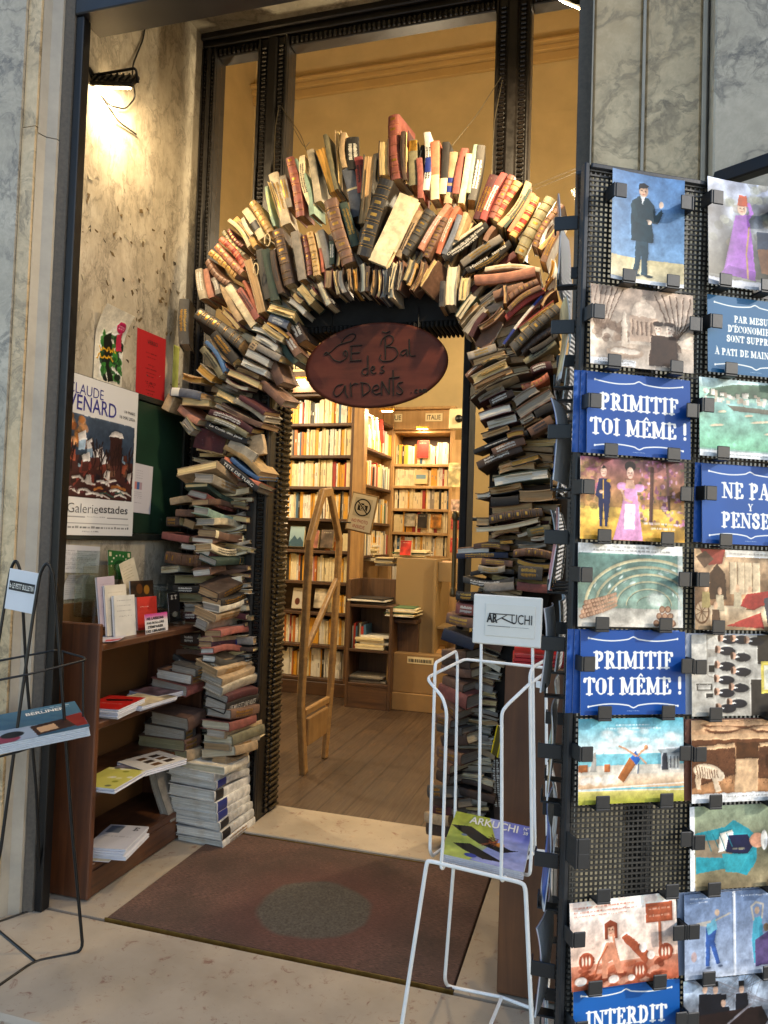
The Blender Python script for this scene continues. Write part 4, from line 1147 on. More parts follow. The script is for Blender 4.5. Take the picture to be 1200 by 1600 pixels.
# wire ties and two hooks stuck among the books
tag(wire('tie_wire', [[onY(438, 165, 3.13), onY(470, 210, 3.05), onY(488, 262, 2.98)], [onY(441, 168, 3.13), onY(476, 232, 2.98), onY(484, 222, 2.97)], [onY(436, 165, 3.13), onY(430, 200, 3.06), onY(428, 270, 2.98)]], .0018, M_WIRE, corner=.05), 'thin wire tying the left of the arch to the black post', 'wire', 'tie wires')
tag(wire('tie_wire', [[onY(783, 120, 3.13), onY(745, 180, 3.05), onY(706, 228, 2.98)], [onY(785, 125, 3.13), onY(772, 190, 3.05), onY(768, 280, 2.98)]], .0018, M_WIRE, corner=.05), 'thin wire tying the crown of the arch to the right post', 'wire', 'tie wires')
tag(wire('tie_wire', [[onY(832, 291, 2.96), onY(900, 263, 3.12)], [onY(836, 296, 2.96), onY(902, 268, 3.12)]], .0016, M_WIRE, corner=0), 'pair of thin wires running right from the red and gold books', 'wire', 'tie wires')
for (x, y, rx, ry), lab in (((418, 375, .012, .026), 'upper oval wire hook among the books of the left shoulder'), ((400, 421, .011, .026), 'lower oval wire hook among the books of the left shoulder')):
    c = onY(x, y, 2.9); tag(wire('wire_hook', [[c+Vector((rx*math.cos(a), -.004*math.sin(a*.5), ry*math.sin(a))) for a in np.linspace(-2.2, 3.9, 26)]], .0025, plain('ivory wire', 'c9b58a', .4, .1, 20, 0), corner=0), lab, 'hook', 'wire hooks')
# oval shop sign
sg = empty('shop_sign', onY(588, 573, 2.99)); tag(sg, 'oval dark red wooden sign reading Le Bal des Ardents hung in the doorway', 'sign')
cL, cR = onY(476, 578, 2.99), onY(700, 562, 2.99); cT, cB = onY(589, 506, 2.99), onY(587, 640, 2.99); cc = (cL+cR)/2; ra = (cR-cL).length/2; rb = (cT-cB).length/2
SM = frame(cc, cR-cL, Vector((.02, 0, 1)))
k = NT('dark red varnished wood'); v = k.coord(); f_ = k.noise(k.coord(scale=(2, 14, 14)), 2.5, 6, .6, .5)
k.base(k.mix(k.ramp(k.noise(v, 5, 5), [(.35, 0.), (.7, .8)]), k.mix(k.ramp(f_, [(.3, 0.), (.7, 1.)]), hx('361710'), hx('4e281b')), hx('5e2c20'))); k.rough(.5); k.p.inputs['Specular IOR Level'].default_value = .18; k.bump(f_, .12, .001); k.p.inputs['Coat Weight'].default_value = .0
prof = [(0, -.022), (.93, -.022), (.985, -.016), (1, -.008), (.985, -.001), (.93, 0), (.9, -.0015), (0, -.0015)]
MB().lathe([(r, z) for r, z in prof], SM @ Matrix.Diagonal((ra, rb, 1, 1)), 72).build('board', k.m, sg)
GROOVE = plain('burnt groove', '050302', .9, .2, 40, 0)
def sp(pts): return [onP(430+a/3.871, 500+b/3.871, SM @ Vector((0, 0, .0002)), SM.to_3x3() @ Vector((0, 0, 1))) for a, b in pts]
strokes = [[(400, 140), (420, 105), (465, 80), (490, 92), (470, 125), (415, 140), (380, 152), (340, 190), (305, 215), (295, 205), (312, 192), (330, 210), (350, 240), (390, 255), (430, 235), (440, 200), (425, 180), (410, 200), (425, 218)],
    [(460, 158), (460, 247)], [(453, 158), (525, 153)], [(460, 200), (512, 197)], [(453, 248), (523, 243)], [(665, 95), (667, 238)], [(638, 150), (648, 112), (690, 88), (717, 105), (710, 140), (668, 160)], [(668, 160), (725, 165), (747, 205), (712, 245), (650, 252), (628, 232), (640, 210)], [(648, 70), (668, 80), (695, 68)],
    [(795, 178), (768, 185), (757, 205), (772, 218), (795, 195)], [(797, 178), (800, 218)], [(810, 115), (815, 220), (848, 217)], [(560, 215), (562, 332)], [(558, 290), (530, 298), (522, 322), (545, 336), (560, 318)], [(580, 305), (602, 298), (600, 280), (585, 280), (576, 305), (590, 327), (612, 318)], [(658, 278), (640, 285), (645, 300), (662, 308), (652, 322), (632, 318)],
    [(410, 387), (370, 398), (350, 440), (368, 467), (405, 440), (425, 388), (424, 445), (442, 470)], [(455, 380), (462, 465)], [(458, 405), (480, 380), (502, 388)], [(525, 378), (530, 458)], [(515, 378), (565, 385), (578, 425), (530, 460)], [(588, 428), (632, 415), (618, 388), (594, 400), (586, 430), (605, 452), (637, 440)], [(645, 455), (645, 370)], [(645, 370), (690, 447)], [(690, 447), (692, 360)], [(713, 303), (716, 458)], [(690, 352), (752, 344)], [(772, 375), (745, 380), (740, 398), (768, 420), (772, 440), (752, 452), (733, 440)],
    [(821, 438), (824, 441)], [(862, 418), (845, 424), (845, 440), (862, 440)], [(878, 419), (870, 428), (878, 440), (887, 429), (878, 419)], [(894, 441), (894, 420), (903, 418), (904, 440)], [(904, 420), (914, 418), (915, 440)]]
o = wire('lettering', [[p for p in sp(s_)] for s_ in strokes], .0027, GROOVE, sg, .012)
wire('hanger', [[onY(519, 515, 2.985), onY(519, 480, 3.03)], [onY(654, 512, 2.985), onY(654, 480, 3.03)]], .002, M_BLACKMETAL, sg, 0)
# ------------------------------------------------------------------ left wall: board and posters (wall plane X = -1.95, faces +X)
XW = -1.95; RY = Vector((0, 1, 0)); UZ = Vector((0, 0, 1))
def quad(pts, at):
    """corner pixels TL TR BR BL on a plane -> centre, right, up, width, height"""
    P = [at(x, y) for x, y in pts]; r_ = (P[1]+P[2]-P[0]-P[3])/2; u_ = (P[0]+P[1]-P[2]-P[3])/2
    return sum(P, Vector())/4, r_, u_, r_.length, u_.length
t = empty('notice_board', (XW, 2.7, 1.23)); tag(t, 'dark green painted board on the marble wall, under the red sheet', 'board')
k = NT('chipped green paint'); v = k.coord(); a = k.mix(k.ramp(k.noise(v, 5, 5), [(.3, 0.), (.7, 1.)]), hx('12241a'), hx('1f3a29')); a = k.mix(k.ramp(k.noise(v, 4.5, 4, .5, .4), [(.60, 0.), (.63, .55)]), a, hx('4b4a25')); a = k.mix(k.ramp(k.noise(k.coord(scale=(1, 3, 1)), 11, 5), [(.70, 0.), (.715, .8)]), a, hx('8a8a7a'))
k.base(a); k.rough(.4)
MB().bev(XW+.001, XW+.012, 2.2, 3.1, 1.262, 1.838, .002).build('panel', k.m, t)
fr = MB().bev(XW+.001, XW+.022, 2.2, 3.14, 1.232, 1.260, .003).bev(XW+.001, XW+.022, 2.2, 3.14, 1.840, 1.866, .003).bev(XW+.001, XW+.022, 3.102, 3.139, 1.262, 1.838, .003); fr.build('frame', plain('dark green black frame', '1c211c', .45, .3, 20, .1), t)
# gallery poster with a generic painted village
pts = [(107, 583), (208, 615), (197, 838), (95, 836)]; c, r_, u_, w_, h_ = quad(pts, lambda x, y: onX(x, y, XW+.024))
c, w_, h_ = Vector((XW+.026, 2.50, 1.556)), .44, .612
cv = Cv(w_/h_, 190, 'e9e7e4'); W = cv.W; q = random.Random(5)
Y0, Y1 = .245, .765; X0, X1 = .02*W, .965*W
cv.vg('4d5a6b', '2c3a4c', Y0, .5, X0, X1).rect(X0, .5, X1, Y1, '4a2a26')
for i in range(26): cv.ell(X0+.06+q.uniform(-.05, .12), Y0+.08+q.uniform(-.06, .12), .03, .025, q.choice(('b06a2a', 'c98a4a', '8a4a24', 'e0a070')), .6)
for i in range(40): x = q.uniform(X0, X1-.05); y = q.uniform(.42, .64); cv.poly([(x, y), (x+q.uniform(.02, .06), y+q.uniform(-.02, .02)), (x+q.uniform(.02, .06), y+q.uniform(.02, .08)), (x-.01, y+q.uniform(.03, .07))], q.choice(('5a2f22', '3a2420', '7c3a30', 'c9bfb6', '6a4a3a', '86a0b4', '2a2026', 'a3563f')))
for x, y, s_ in ((.12, .37, .07), (.20, .41, .06), (.27, .46, .09), (.34, .50, .06), (.16, .50, .07), (.44, .47, .08), (.47, .36, .07)):
    cv.poly([(x, y), (x+s_, y-.035), (x+s_*1.25, y+.025), (x+s_*.2, y+.045)], 'dcd6d2'); cv.poly([(x+.01, y+.04), (x+s_*1.15, y+.025), (x+s_, y+.09), (x+.01, y+.10)], q.choice(('7a3d30', '54302a', '8fa4b8')))
cv.poly([(.43, .34), (.56, .33), (.57, .52), (.44, .54)], '3c2420'); cv.poly([(.42, .345), (.47, .30), (.55, .305), (.58, .34)], 'd8d2cc')
for i in range(14):
    x = X0+.04+q.random()*(X1-X0-.06); y = q.uniform(.56, .62); L = [(x, y)]
    for j in range(4): L.append((L[-1][0]+q.uniform(-.02, .02), L[-1][1]-.045))
    cv.line(L, .009, '2b1a18'); [cv.line([L[2], (L[2][0]+q.uniform(-.05, .05), L[2][1]-.07)], .005, '2b1a18') for _ in range(3)]
for i in range(26): x = q.uniform(X0, X1-.1); y = q.uniform(.64, .75); cv.line([(x, y), (x+.06, y-.012), (x+q.uniform(.08, .16), y+.01)], q.uniform(.008, .02), q.choice(('e2ddd6', 'd9d2ca', '5a2a2c', '3a2226', '2f5a52', 'b0703a', 'cfc6bd')))
cv.photo(3, .008, .16, 1.0, 1.05)
cv.rect(0, 0, W, Y0, 'e9e7e4').rect(0, Y1, W, 1, 'e9e7e4').rect(0, 0, X0, 1, 'e9e7e4').rect(X1, 0, W, 1, 'e9e7e4')
cv.line([(.03, .875), (.23, .875)], .004, '555').line([(.43, .875), (.66, .875)], .004, '444444') if False else cv.line([(.03, .885), (.22, .885)], .004, '555555').line([(.44, .885), (.66, .885)], .004, '555555').scrib(.24, .42, .882, .008, '888888', 1).line([(.02, .925), (.67, .925)], .003, '555555').scrib(.02, .67, .95, .016, '4a4a4a', 4).scrib(.2, .36, .976, .006, '777777', 2)
po = sheet('poster', cv, w_, h_, c, RY, UZ, 'tall white gallery poster with a painted village, reading VENARD and Galerie estades', 'poster', mat=PAPERPRINT)
M_VIOLET = plain('violet blue ink', '33307c', .6, .05, 5, 0); M_GREYINK = plain('dark grey ink', '3c3a3a', .6, .05, 5, 0)
def on(o, w, h, x, y, lift=.0012): return o.matrix_world @ Matrix.Translation(((x-.5)*w, (.5-y)*h, lift))
bpy.context.view_layer.update()
text('lettering', 'CLAUDE', on(po, w_, h_, .25, .088), M_VIOLET, po, w=w_*.46, h=.040, bold=-.006)
text('lettering', 'VENARD', on(po, w_, h_, .345, .172), M_VIOLET, po, w=w_*.65, h=.058, bold=.004)
text('lettering', '14 MARS', on(po, w_, h_, .875, .155), M_GREYINK, po, w=w_*.16, h=.013); text('lettering', '16 MAI 2026', on(po, w_, h_, .84, .196), M_GREYINK, po, w=w_*.23, h=.013)
text('lettering', 'Galerie', on(po, w_, h_, .275, .83), M_GREYINK, po, w=w_*.40, h=.036, bold=-.012); text('lettering', 'estades', on(po, w_, h_, .695, .826), M_GREYINK, po, w=w_*.42, h=.032, bold=.006)
# curling botanical flyer
c = onX(171, 542, XW+.006); cv = Cv(.60, 90, 'e8e0cc'); q = random.Random(9)
cv.poly([(.10, .45), (.42, .12), (.6, .2), (.58, .9), (.1, .95)], 'e8e6da')
for i in range(80): cv.ell(q.uniform(.14, .56), q.uniform(.35, .95), q.uniform(.03, .085), q.uniform(.02, .06), q.choice(('2f6a28', '1f4d20', '3f8a34', '17351b', '121a14')), .85, q.uniform(0, 3))
cv.poly([(.16, .40), (.3, .3), (.36, .55), (.3, .75), (.42, .95), (.3, .98), (.22, .7)], '14180f').poly([(.42, .3), (.52, .26), (.56, .5), (.44, .52)], 'c02a4a').ell(.46, .20, .09, .075, 'c21f58').scrib(.40, .53, .185, .02, 'f0c8d4', 3).scrib(.40, .53, .215, .02, 'f0c8d4', 5)
for y0, x0, x1, sd in ((.57, .1, .44, 1), (.68, .05, .40, 2)):
    x = x0; qq = random.Random(sd); L = []
    while x < x1: L.append((x, y0+qq.uniform(-.04, .03)-.1*(x-x0))); x += .022
    cv.line(L, .022, 'd9a322')
cv.photo(8, .012, .1, 1.0, 1.0); sheet('flyer', cv, .178, .298, c+Vector((0, .0, 0)), RY, Vector((.0, .0, 1)), 'curling white flyer with green leaves and a pink dot, stuck above the gallery poster', 'flyer', mat=PAPERPRINT, curl=.05)
# red sheet
c, r_, u_, w_, h_ = quad([(215, 512), (259, 530), (257, 635), (211, 622)], lambda x, y: onX(x, y, XW+.003)); cv = Cv(w_/h_, 60, 'b3262a')
q = random.Random(2)
for i, y in enumerate((.30, .36, .47, .52, .58, .63, .72, .74, .76, .78, .83, .88)): cv.scrib(cv.W*.5-.14+.03*(i % 3), cv.W*.5+.14-.03*(i % 3), y, .014, '4a0c10', i, .95)
rs = sheet('paper_sheet', cv, w_, h_, c, r_, u_, 'bright red paper sheet taped to the marble wall above the green board', 'notice', mat=PAPERPRINT); bpy.context.view_layer.update()
text('lettering', 'VERSO', on(rs, w_, h_, .52, .14, .001), M_INK, rs, w=w_*.36, h=.018)
# small white sheet on the board
c, r_, u_, w_, h_ = quad([(204, 722), (239, 729), (235, 804), (201, 799)], lambda x, y: onX(x, y, XW+.0145)); cv = Cv(w_/h_, 60, 'd9d3d6')
for i, y in enumerate((.14, .19, .24, .29, .58, .62, .66, .70, .80)): cv.scrib(.12 if i > 3 else .2, .42, y, .012, '8a8288', i, .6)
for i, cl in enumerate(('b98a94', 'd98a7c', '4c6a9a', 'b79aa2')): cv.rect(.07+i*.085, .37, .15+i*.085, .53, cl)
sheet('paper_sheet', cv, w_, h_, c, r_, u_, 'white printed sheet with a row of coloured squares pinned on the green board', 'notice', mat=PAPERPRINT)
c, r_, u_, w_, h_ = quad([(270, 545), (282, 548), (280, 600), (266, 600)], lambda x, y: onX(x, y, XW+.004)); sheet('paper_sheet', Cv(.4, 12, 'b8bb5c').noise(4, .1, 3), .05, .2, c, RY, UZ, 'yellow green paper strip on the marble wall beside the books', 'notice', mat=PAPERPRINT)
# printed pages below the board
c, r_, u_, w_, h_ = quad([(97, 852), (156, 853), (154, 897), (95, 893)], lambda x, y: onX(x, y, XW+.003)); cv = Cv(w_/h_, 70, 'd5d3d6')
for i in range(14): cv.scrib(.12, cv.W-.15, .2+i*.05, .022, '77757c', i, .6)
sheet('paper_sheet', cv, w_, h_, c, r_, u_, 'white typed page on the marble under the green board', 'notice', mat=PAPERPRINT)
c, r_, u_, w_, h_ = quad([(96, 899), (134, 897), (134, 934), (104, 936)], lambda x, y: onX(x, y, XW+.004)); cv = Cv(w_/h_, 50, 'd0ced0')
for i in range(9): cv.scrib(.1, cv.W-.1, .15+i*.08, .03, '77757c', i+40, .6)
sheet('paper_sheet', cv, w_, h_, c, r_, u_, 'torn typed page peeling off the marble, under the other typed page', 'notice', mat=PAPERPRINT, curl=.02)

# ------------------------------------------------------------------ left shelf with free papers
M_OLD = wood('worn brown wood', '3a1f12', '6a3d22', 'Z', 1, .45, .15); M_OLDY = wood('worn brown board', '3a1f12', '6a4022', 'Y', 1, .45, .15); M_OCH = plain('brown back board', '6b4520', .6, .25, 4, .1)
t = empty('magazine_shelf', (-1.8, 2.5, 0)); tag(t, 'low worn brown wooden shelf with free papers against the left wall', 'shelf unit')
MB().bev(-1.948, -1.668, 2.195, 2.22, .002, .945, .004).build('side_panel', M_OLD, t); MB().bev(-1.948, -1.668, 2.90, 2.925, .002, .93, .004).build('side_panel', M_OLD, t)
MB().bev(-1.949, -1.938, 2.222, 2.898, .01, .99, .002).build('back_panel', M_OCH, t)
for z, x1 in ((.873, -1.672), (.593, -1.69), (.358, -1.69)): MB().bev(-1.936, x1, 2.222, 2.898, z-.024, z, .003).build('shelf', M_OLDY, t)
MB().bev(-1.936, -1.672, 2.222, 2.898, .09, .115, .003).bev(-1.69, -1.672, 2.222, 2.898, .003, .089, .002).build('plinth', M_OLDY, t)
def pile(name, px, z, wx, wy, h, col, yaw, lab, n=4, art=None, group=None, cat='magazines', mat=None):
    """a pile of magazines lying flat, its middle at pixel px on height z"""
    c = onZ(px[0], px[1], z+h); q = random.Random(int(px[0]+px[1])); m = MB(); A = Matrix.Translation((c.x, c.y, z+.0005)) @ Matrix.Rotation(RAD(yaw), 4, 'Z')
    for i in range(n):
        dx, dy = q.uniform(-.006, .006), q.uniform(-.006, .006); m.bev(-wx/2+dx, wx/2+dx, -wy/2+dy, wy/2+dy, h*i/n, h*(i+1)/n-.0006, min(.0012, h/n*.3))
    root = m.build(name, plain('magazine paper', 'c9c9cf', .6, .1, 30, .1), None, A)
    cv = art or Cv(wx/wy, 50, col).noise(4, .12, 2)
    M = A @ Matrix.Translation((dx, dy, h+.0008)); o = link('cover', cv.mesh('cover', wx, wy), mat or PRINT, root, M)
    return tag(root, lab, cat, group)
cv = Cv(.75, 60, 'c6241f'); cv.poly([(.1, .3), (.6, .2), (.65, .32), (.2, .45)], '2a0f10').scrib(.1, .6, .6, .05, 'e6a09a', 3)
pile('magazine_pile', (178, 1098), .593, .15, .21, .034, 'c6241f', 8, 'stack of red covered booklets on the second shelf', 5, cv)
pile('magazine_pile', (222, 1092), .593, .17, .21, .018, 'b9a27c', -6, 'tan magazine pile beside the red booklets', 3, Cv(.8, 60, 'cdbb98').noise(3, .4, 5))
pile('magazine_pile', (252, 1078), .593, .17, .2, .02, '6b545c', -14, 'mauve covered magazine pile in front of the grey book pile', 3, Cv(.85, 60, '6d5760').noise(5, .35, 7).scrib(.15, .7, .3, .04, '9a868c', 2))
q = random.Random(8); cv = Cv(.8, 60, 'cfc863'); [cv.ell(q.uniform(0, .8), q.random(), .06, .05, q.choice(('8a8a2a', 'e6e2b0', '5a5f4a', 'e9e7e0')), .8) for _ in range(16)]
pile('magazine_pile', (176, 1215), .358, .15, .21, .02, 'cfc863', 5, 'pile of yellow covered magazines on the third shelf', 4, cv)
pile('magazine_pile', (203, 1201), .358, .13, .19, .016, '55505a', -10, 'dark grey magazine pile between the yellow one and the photo one', 3, Cv(.7, 50, '57525a').noise(6, .5, 4))
cv = Cv(.85, 80, 'd9d4cc'); [cv.rect(.15+i*.22, .2+j*.3, .30+i*.22, .40+j*.3, ('3a2a20', '6a4a2c')[(i+j) % 2]) for i in range(3) for j in range(2)]
pile('magazine_pile', (238, 1189), .358, .17, .2, .018, 'd9d4cc', -18, 'pile whose white cover shows six small dark photographs', 3, cv)
cv = Cv(.72, 60, 'cfcdd2'); cv.rect(.05, .05, .3, .35, '6a7484').scrib(.1, .6, .5, .05, 'a9a6ac', 6).slab("E", .55, .08, .14, '2c2c34')
pile('magazine_pile', (184, 1308), .116, .15, .21, .035, 'cfcdd2', 12, 'thick pile of grey white magazines on the bottom shelf', 5, cv)
pile('leaflet', (163, 1337), .116, .08, .10, .002, 'cbbfa2', 12, 'single cream leaflet lying on the bottom shelf', 1, cat='leaflet')
# leaning slab of a book under the third shelf
M = frame(onY(246, 1244, 2.78), Vector((.45, -.25, 1)), Vector((-1, 0, .45))); q = random.Random(4); m, pgm, sl = book_mesh(.23, .15, .034, 'F', q)
o = m.build('book', cover_mat('grey', tones['grey'], False), None, mat4(*axes(Vector((.42, 0, -1)), Vector((0, 1, 0))), onY(248, 1243, 2.70))); pgm.build('page_block', PG['grey'], o, o.matrix_basis.copy()); tag(o, 'grey book leaning on the white set under the third shelf', 'book')
# brochures standing on top
ACR = glass('clear acrylic', (.90, .94, .93), 2.5)
XS = -1.80
def leaf(name, pts, X, cv, lab, cat='leaflet', mat=None, group=None, bend=.0, t=.0012):
    c, r_, u_, w_, h_ = quad(pts, lambda x, y: onX(x, y, X)); r2 = Vector((r_.x+.0, r_.y, r_.z)); u2 = u_+Vector((-.12*h_, 0, 0))
    return sheet(name, cv, w_, h_, c, r2, u2, lab, cat, group, mat or PRINT, bend=bend, t=t)
def acrylic(pts, X, lab, d=.045):
    c, r_, u_, w_, h_ = quad(pts, lambda x, y: onX(x, y, X)); M = frame(c, r_, u_)
    m = MB().bev(-w_/2, w_/2, -h_/2, h_/2, -d-.004, -d, .001).bev(-w_/2, w_/2, -h_/2, -h_/2+h_*.5, 0, .003, .001).bev(-w_/2, -w_/2+.003, -h_/2, -h_/2+h_*.5, -d+.0005, -.0005, .001).bev(w_/2-.003, w_/2, -h_/2, -h_/2+h_*.5, -d+.0005, -.0005, .001).bev(-w_/2+.0035, w_/2-.0035, -h_/2, -h_/2+.003, -d+.0005, -.0005, .001)
    return tag(m.build('leaflet_holder', ACR, None, M), lab, 'leaflet holder', 'clear leaflet holders on the shelf')
def rnd_cv(W, nx, col, seed, ink='55525a', n=6, y0=.15, y1=.6):
    cv = Cv(W, nx, col).noise(3, .05, seed)
    for i in range(n): cv.scrib(W*.15, W*.8, y0+(y1-y0)*i/max(1, n-1), .018, ink, seed+i, .6)
    return cv
acrylic([(131, 861), (168, 862), (170, 960), (136, 964)], -1.88, 'pale green tinted clear holder at the left of the shelf top')
acrylic([(140, 888), (192, 884), (205, 975), (150, 985)], -1.78, 'clear holder behind the cream brochures')
cv = Cv(.8, 50, '2f6a33'); cv.ell(.40, .62, .22, .3, '1f4a24').ell(.4, .66, .15, .24, '3d7a3a').rect(.04, .06, .12, .2, 'd9cfa2').rect(.68, .06, .76, .2, 'd9cfa2')
for i, ch in enumerate('DEMARSABI'): a = math.pi*(1.12-.125*i)-.4; cv.rect(.4+.3*math.cos(a)-.02, .55-.40*math.sin(a)-.03, .4+.3*math.cos(a)+.02, .55-.40*math.sin(a)+.03, 'e6dfc0')
leaf('leaflet', [(168, 860), (204, 862), (206, 906), (170, 904)], -1.90, cv, 'green leaflet with a ring of cream letters at the back of the shelf top')
leaf('leaflet', [(189, 878), (206, 878), (222, 906), (194, 930)], -1.84, rnd_cv(.55, 34, 'e0d2b4', 3, '6a5a48', 5, .2, .6), 'folded cream leaflet in front of the green one', bend=.006)
leaf('brochure', [(148, 904), (176, 902), (186, 972), (160, 978)], -1.77, rnd_cv(.5, 40, 'b7a9b4', 4, '8a7a88', 3), 'lilac grey brochure at the left of the cream ones', t=.008)
leaf('brochure', [(159, 918), (193, 915), (205, 985), (172, 991)], -1.755, rnd_cv(.5, 40, 'd9d0bf', 5, 'a8987a', 4), 'cream brochure standing left of the white one', t=.008)
leaf('brochure', [(174, 934), (206, 931), (217, 990), (184, 994)], -1.735, rnd_cv(.55, 40, 'dedbd2', 6, '55525a', 4, .12, .5), 'white brochure with small black print, frontmost of the cream bundle', t=.01)
cv = Cv(.8, 50, '3a2a1e').noise(4, .5, 3); cv.ell(.3, .35, .11, .22, '6a4020').ell(.55, .4, .1, .2, 'a8752a').rect(.62, .7, .74, .95, '4d9ac0')
leaf('brochure', [(203, 909), (239, 906), (241, 942), (206, 944)], -1.80, cv, 'brown gold picture brochure at the back right of the shelf top', t=.006)
cv = rnd_cv(.7, 50, 'c83a30', 8, '8a201c', 3, .5, .8); cv.scrib(.1, .4, .3, .03, 'f0d0c8', 3)
leaf('brochure', [(213, 934), (244, 932), (247, 980), (217, 984)], -1.755, cv, 'red brochure standing behind the white and pink card', t=.008)
cv = Cv(1.15, 110, 'e6e2e0').vg('c8408e', 'e6e2e0', 0, .36)
pk = leaf('card', [(226, 961), (260, 957), (264, 986), (228, 993)], -1.70, cv, 'white card with a pink top and bold black French slogan at the shelf edge', 'card', PRINT); bpy.context.view_layer.update()
c, r_, u_, w_, h_ = quad([(226, 961), (260, 957), (264, 986), (228, 993)], lambda x, y: onX(x, y, -1.70))
for i, s_ in enumerate(('NE LAISSONS', 'PAS BOLLORÉ', "S'EMPARER", 'DES LIBRAIRIES')): text('lettering', s_, pk.matrix_world @ Matrix.Translation((-.06*w_+.004*0, h_*(.28-.2*i), .001)), M_INK, pk, w=w_*(.74, .76, .68, .86)[i], h=h_*.13, bold=.03)
acrylic([(243, 915), (268, 913), (273, 972), (247, 976)], -1.78, 'clear holder with pale strips behind the pink card', .03)
cv = rnd_cv(.5, 30, '1f1d1e', 11, '8a8886', 2, .1, .2); cv.ell(.25, .75, .12, .1, '8f8a84').slab('EXT', .25, .08, .14, 'd0ccc4')
leaf('leaflet', [(262, 928), (280, 926), (283, 968), (265, 972)], -1.745, cv, 'black leaflet with white letters in the clear holder at the right', mat=PRINT)
acrylic([(257, 926), (287, 923), (291, 984), (262, 988)], -1.725, 'clear holder at the right end of the shelf top, next to the books', .035)
c = onZ(178, 990, .876); cv = Cv(.7, 40, 'ccc8d2'); cv.poly([(.35, .6), (.7, .55), (.7, .9), (.4, .95)], 'c22a38')
sheet('leaflet', cv, .11, .15, Vector((-1.72, 2.31, .884)), Vector((.9, .4, 0)), Vector((-.4, .9, 0)), 'white and red leaflet lying at the near end of the shelf top', 'leaflet', bend=.006)

# ------------------------------------------------------------------ black wire stand for the free weekly, at the left edge
ST = empty('newspaper_stand', onZ(54, 1500)); tag(ST, 'black bent-wire newspaper stand with a white plate, cut by the left edge', 'newspaper stand')
A_ = lambda x, y, Y: onY(x, y, Y)
wire('frame', [[onZ(-60, 1462), onZ(0, 1440), onZ(64, 1418), A_(57, 1240, 2.03), A_(41, 1050, 1.98), A_(33, 895, 1.93), A_(25, 872, 1.92), A_(16, 890, 1.92), A_(0, 990, 1.90), A_(-40, 1240, 1.86)]], .0048, M_BLACKMETAL, ST, .03)
wire('frame', [[A_(-30, 1450, 1.74), A_(0, 1335, 1.76), A_(30, 1115, 1.80), A_(52, 960, 1.83), A_(63, 893, 1.84), A_(74, 877, 1.84), A_(83, 895, 1.85), A_(90, 975, 1.87), A_(100, 1115, 1.89), A_(112, 1290, 1.92), onZ(130, 1487), onZ(54, 1502), onZ(-10, 1546)]], .0048, M_BLACKMETAL, ST, .03)
wire('base_wire', [[onZ(-20, 1440), onZ(54, 1502)]], .0048, M_BLACKMETAL, ST, 0)
wire('tray', [[A_(-30, 1038, 1.85), A_(86, 1016, 1.92), A_(95, 1017, 1.95), A_(131, 1027, 1.95), A_(134, 1031, 1.93), A_(43, 1054, 1.78), A_(-30, 1068, 1.70)], [A_(130, 1031, 1.93), A_(130, 1137, 1.93)], [A_(98, 1018, 1.95), A_(98, 1110, 1.95)]], .0034, M_BLACKMETAL, ST, .008)
wire('tray', [[A_(-30, 1190, 1.72), A_(28, 1175, 1.78), A_(130, 1139, 1.93)]], .0034, M_BLACKMETAL, ST, .008)
c, r_, u_, w_, h_ = quad([(18, 888), (63, 896), (53, 960), (7, 950)], lambda x, y: onY(x, y, 1.885)); M = frame(c, r_, u_)
pp = MB().bev(-w_/2, w_/2, -h_/2, h_/2, 0, .004, .001).build('sign_plate', plain('white plate', 'd0d3d6', .4, .05, 5, 0), ST, M)
MB().bev(-w_*.43, w_*.43, -.0145, .0145, .0045, .006, .0005).build('band', M_INK, pp, M @ Matrix.Translation((0, h_*.1, 0)))
text('lettering', 'LE PETIT BULLETIN', M @ Matrix.Translation((.006, h_*.1, .0068)), WHITEINK, pp, w=w_*.72, h=.016, bold=.02)
text('lettering', 'b', M @ Matrix.Translation((-w_*.37, h_*.1, .0068)), WHITEINK, pp, w=.007, h=.014, bold=.03)
cv = Cv(1.35, 120, '44687c').vg('4c7488', '35566a'); q = random.Random(6)
cv.poly([(0, .55), (.75, .6), (.7, 1), (0, 1)], '9aa9b8').ell(.2, .9, .3, .14, '8a3c50').ell(.42, .78, .14, .1, '1c2228').poly([(.65, .62), (1.2, .55), (1.3, .85), (.7, .95)], '3a2620').poly([(.72, .70), (.95, .66), (.98, .85), (.75, .88)], 'c9a078').poly([(1.1, .5), (1.35, .45), (1.35, .9), (1.2, .9)], '8a2a22').scrib(.75, 1.25, .08, .03, 'c8d4da', 3).scrib(.75, 1.25, .15, .03, 'c8d4da', 4)
c = A_(52, 1148, 1.83); M = frame(A_(60, 1128, 1.85), A_(133, 1124, 1.93)-A_(0, 1150, 1.75), (A_(75, 1108, 1.97)-A_(60, 1156, 1.80)))
mg = MB()
for i in range(5): mg.bev(-.17+.002*i, .125-.001*i, -.10, .10+.002*(i % 2), -.03+.006*i, -.0245+.006*i, .0015)
mgo = mg.build('newspaper_pile', plain('newsprint', 'b9c3cc', .8, .1, 40, .1), None, M); tag(mgo, 'pile of free newspapers with a blue grey cover on the black stand', 'newspapers')
link('cover', cv.mesh('cover', .294, .2), PRINT, mgo, M @ Matrix.Translation((-.023, .0, .0012)))
text('lettering', 'BERLINER', M @ Matrix.Translation((.03, .06, .0022)), WHITEINK, mgo, w=.11, h=.02, bold=.02)

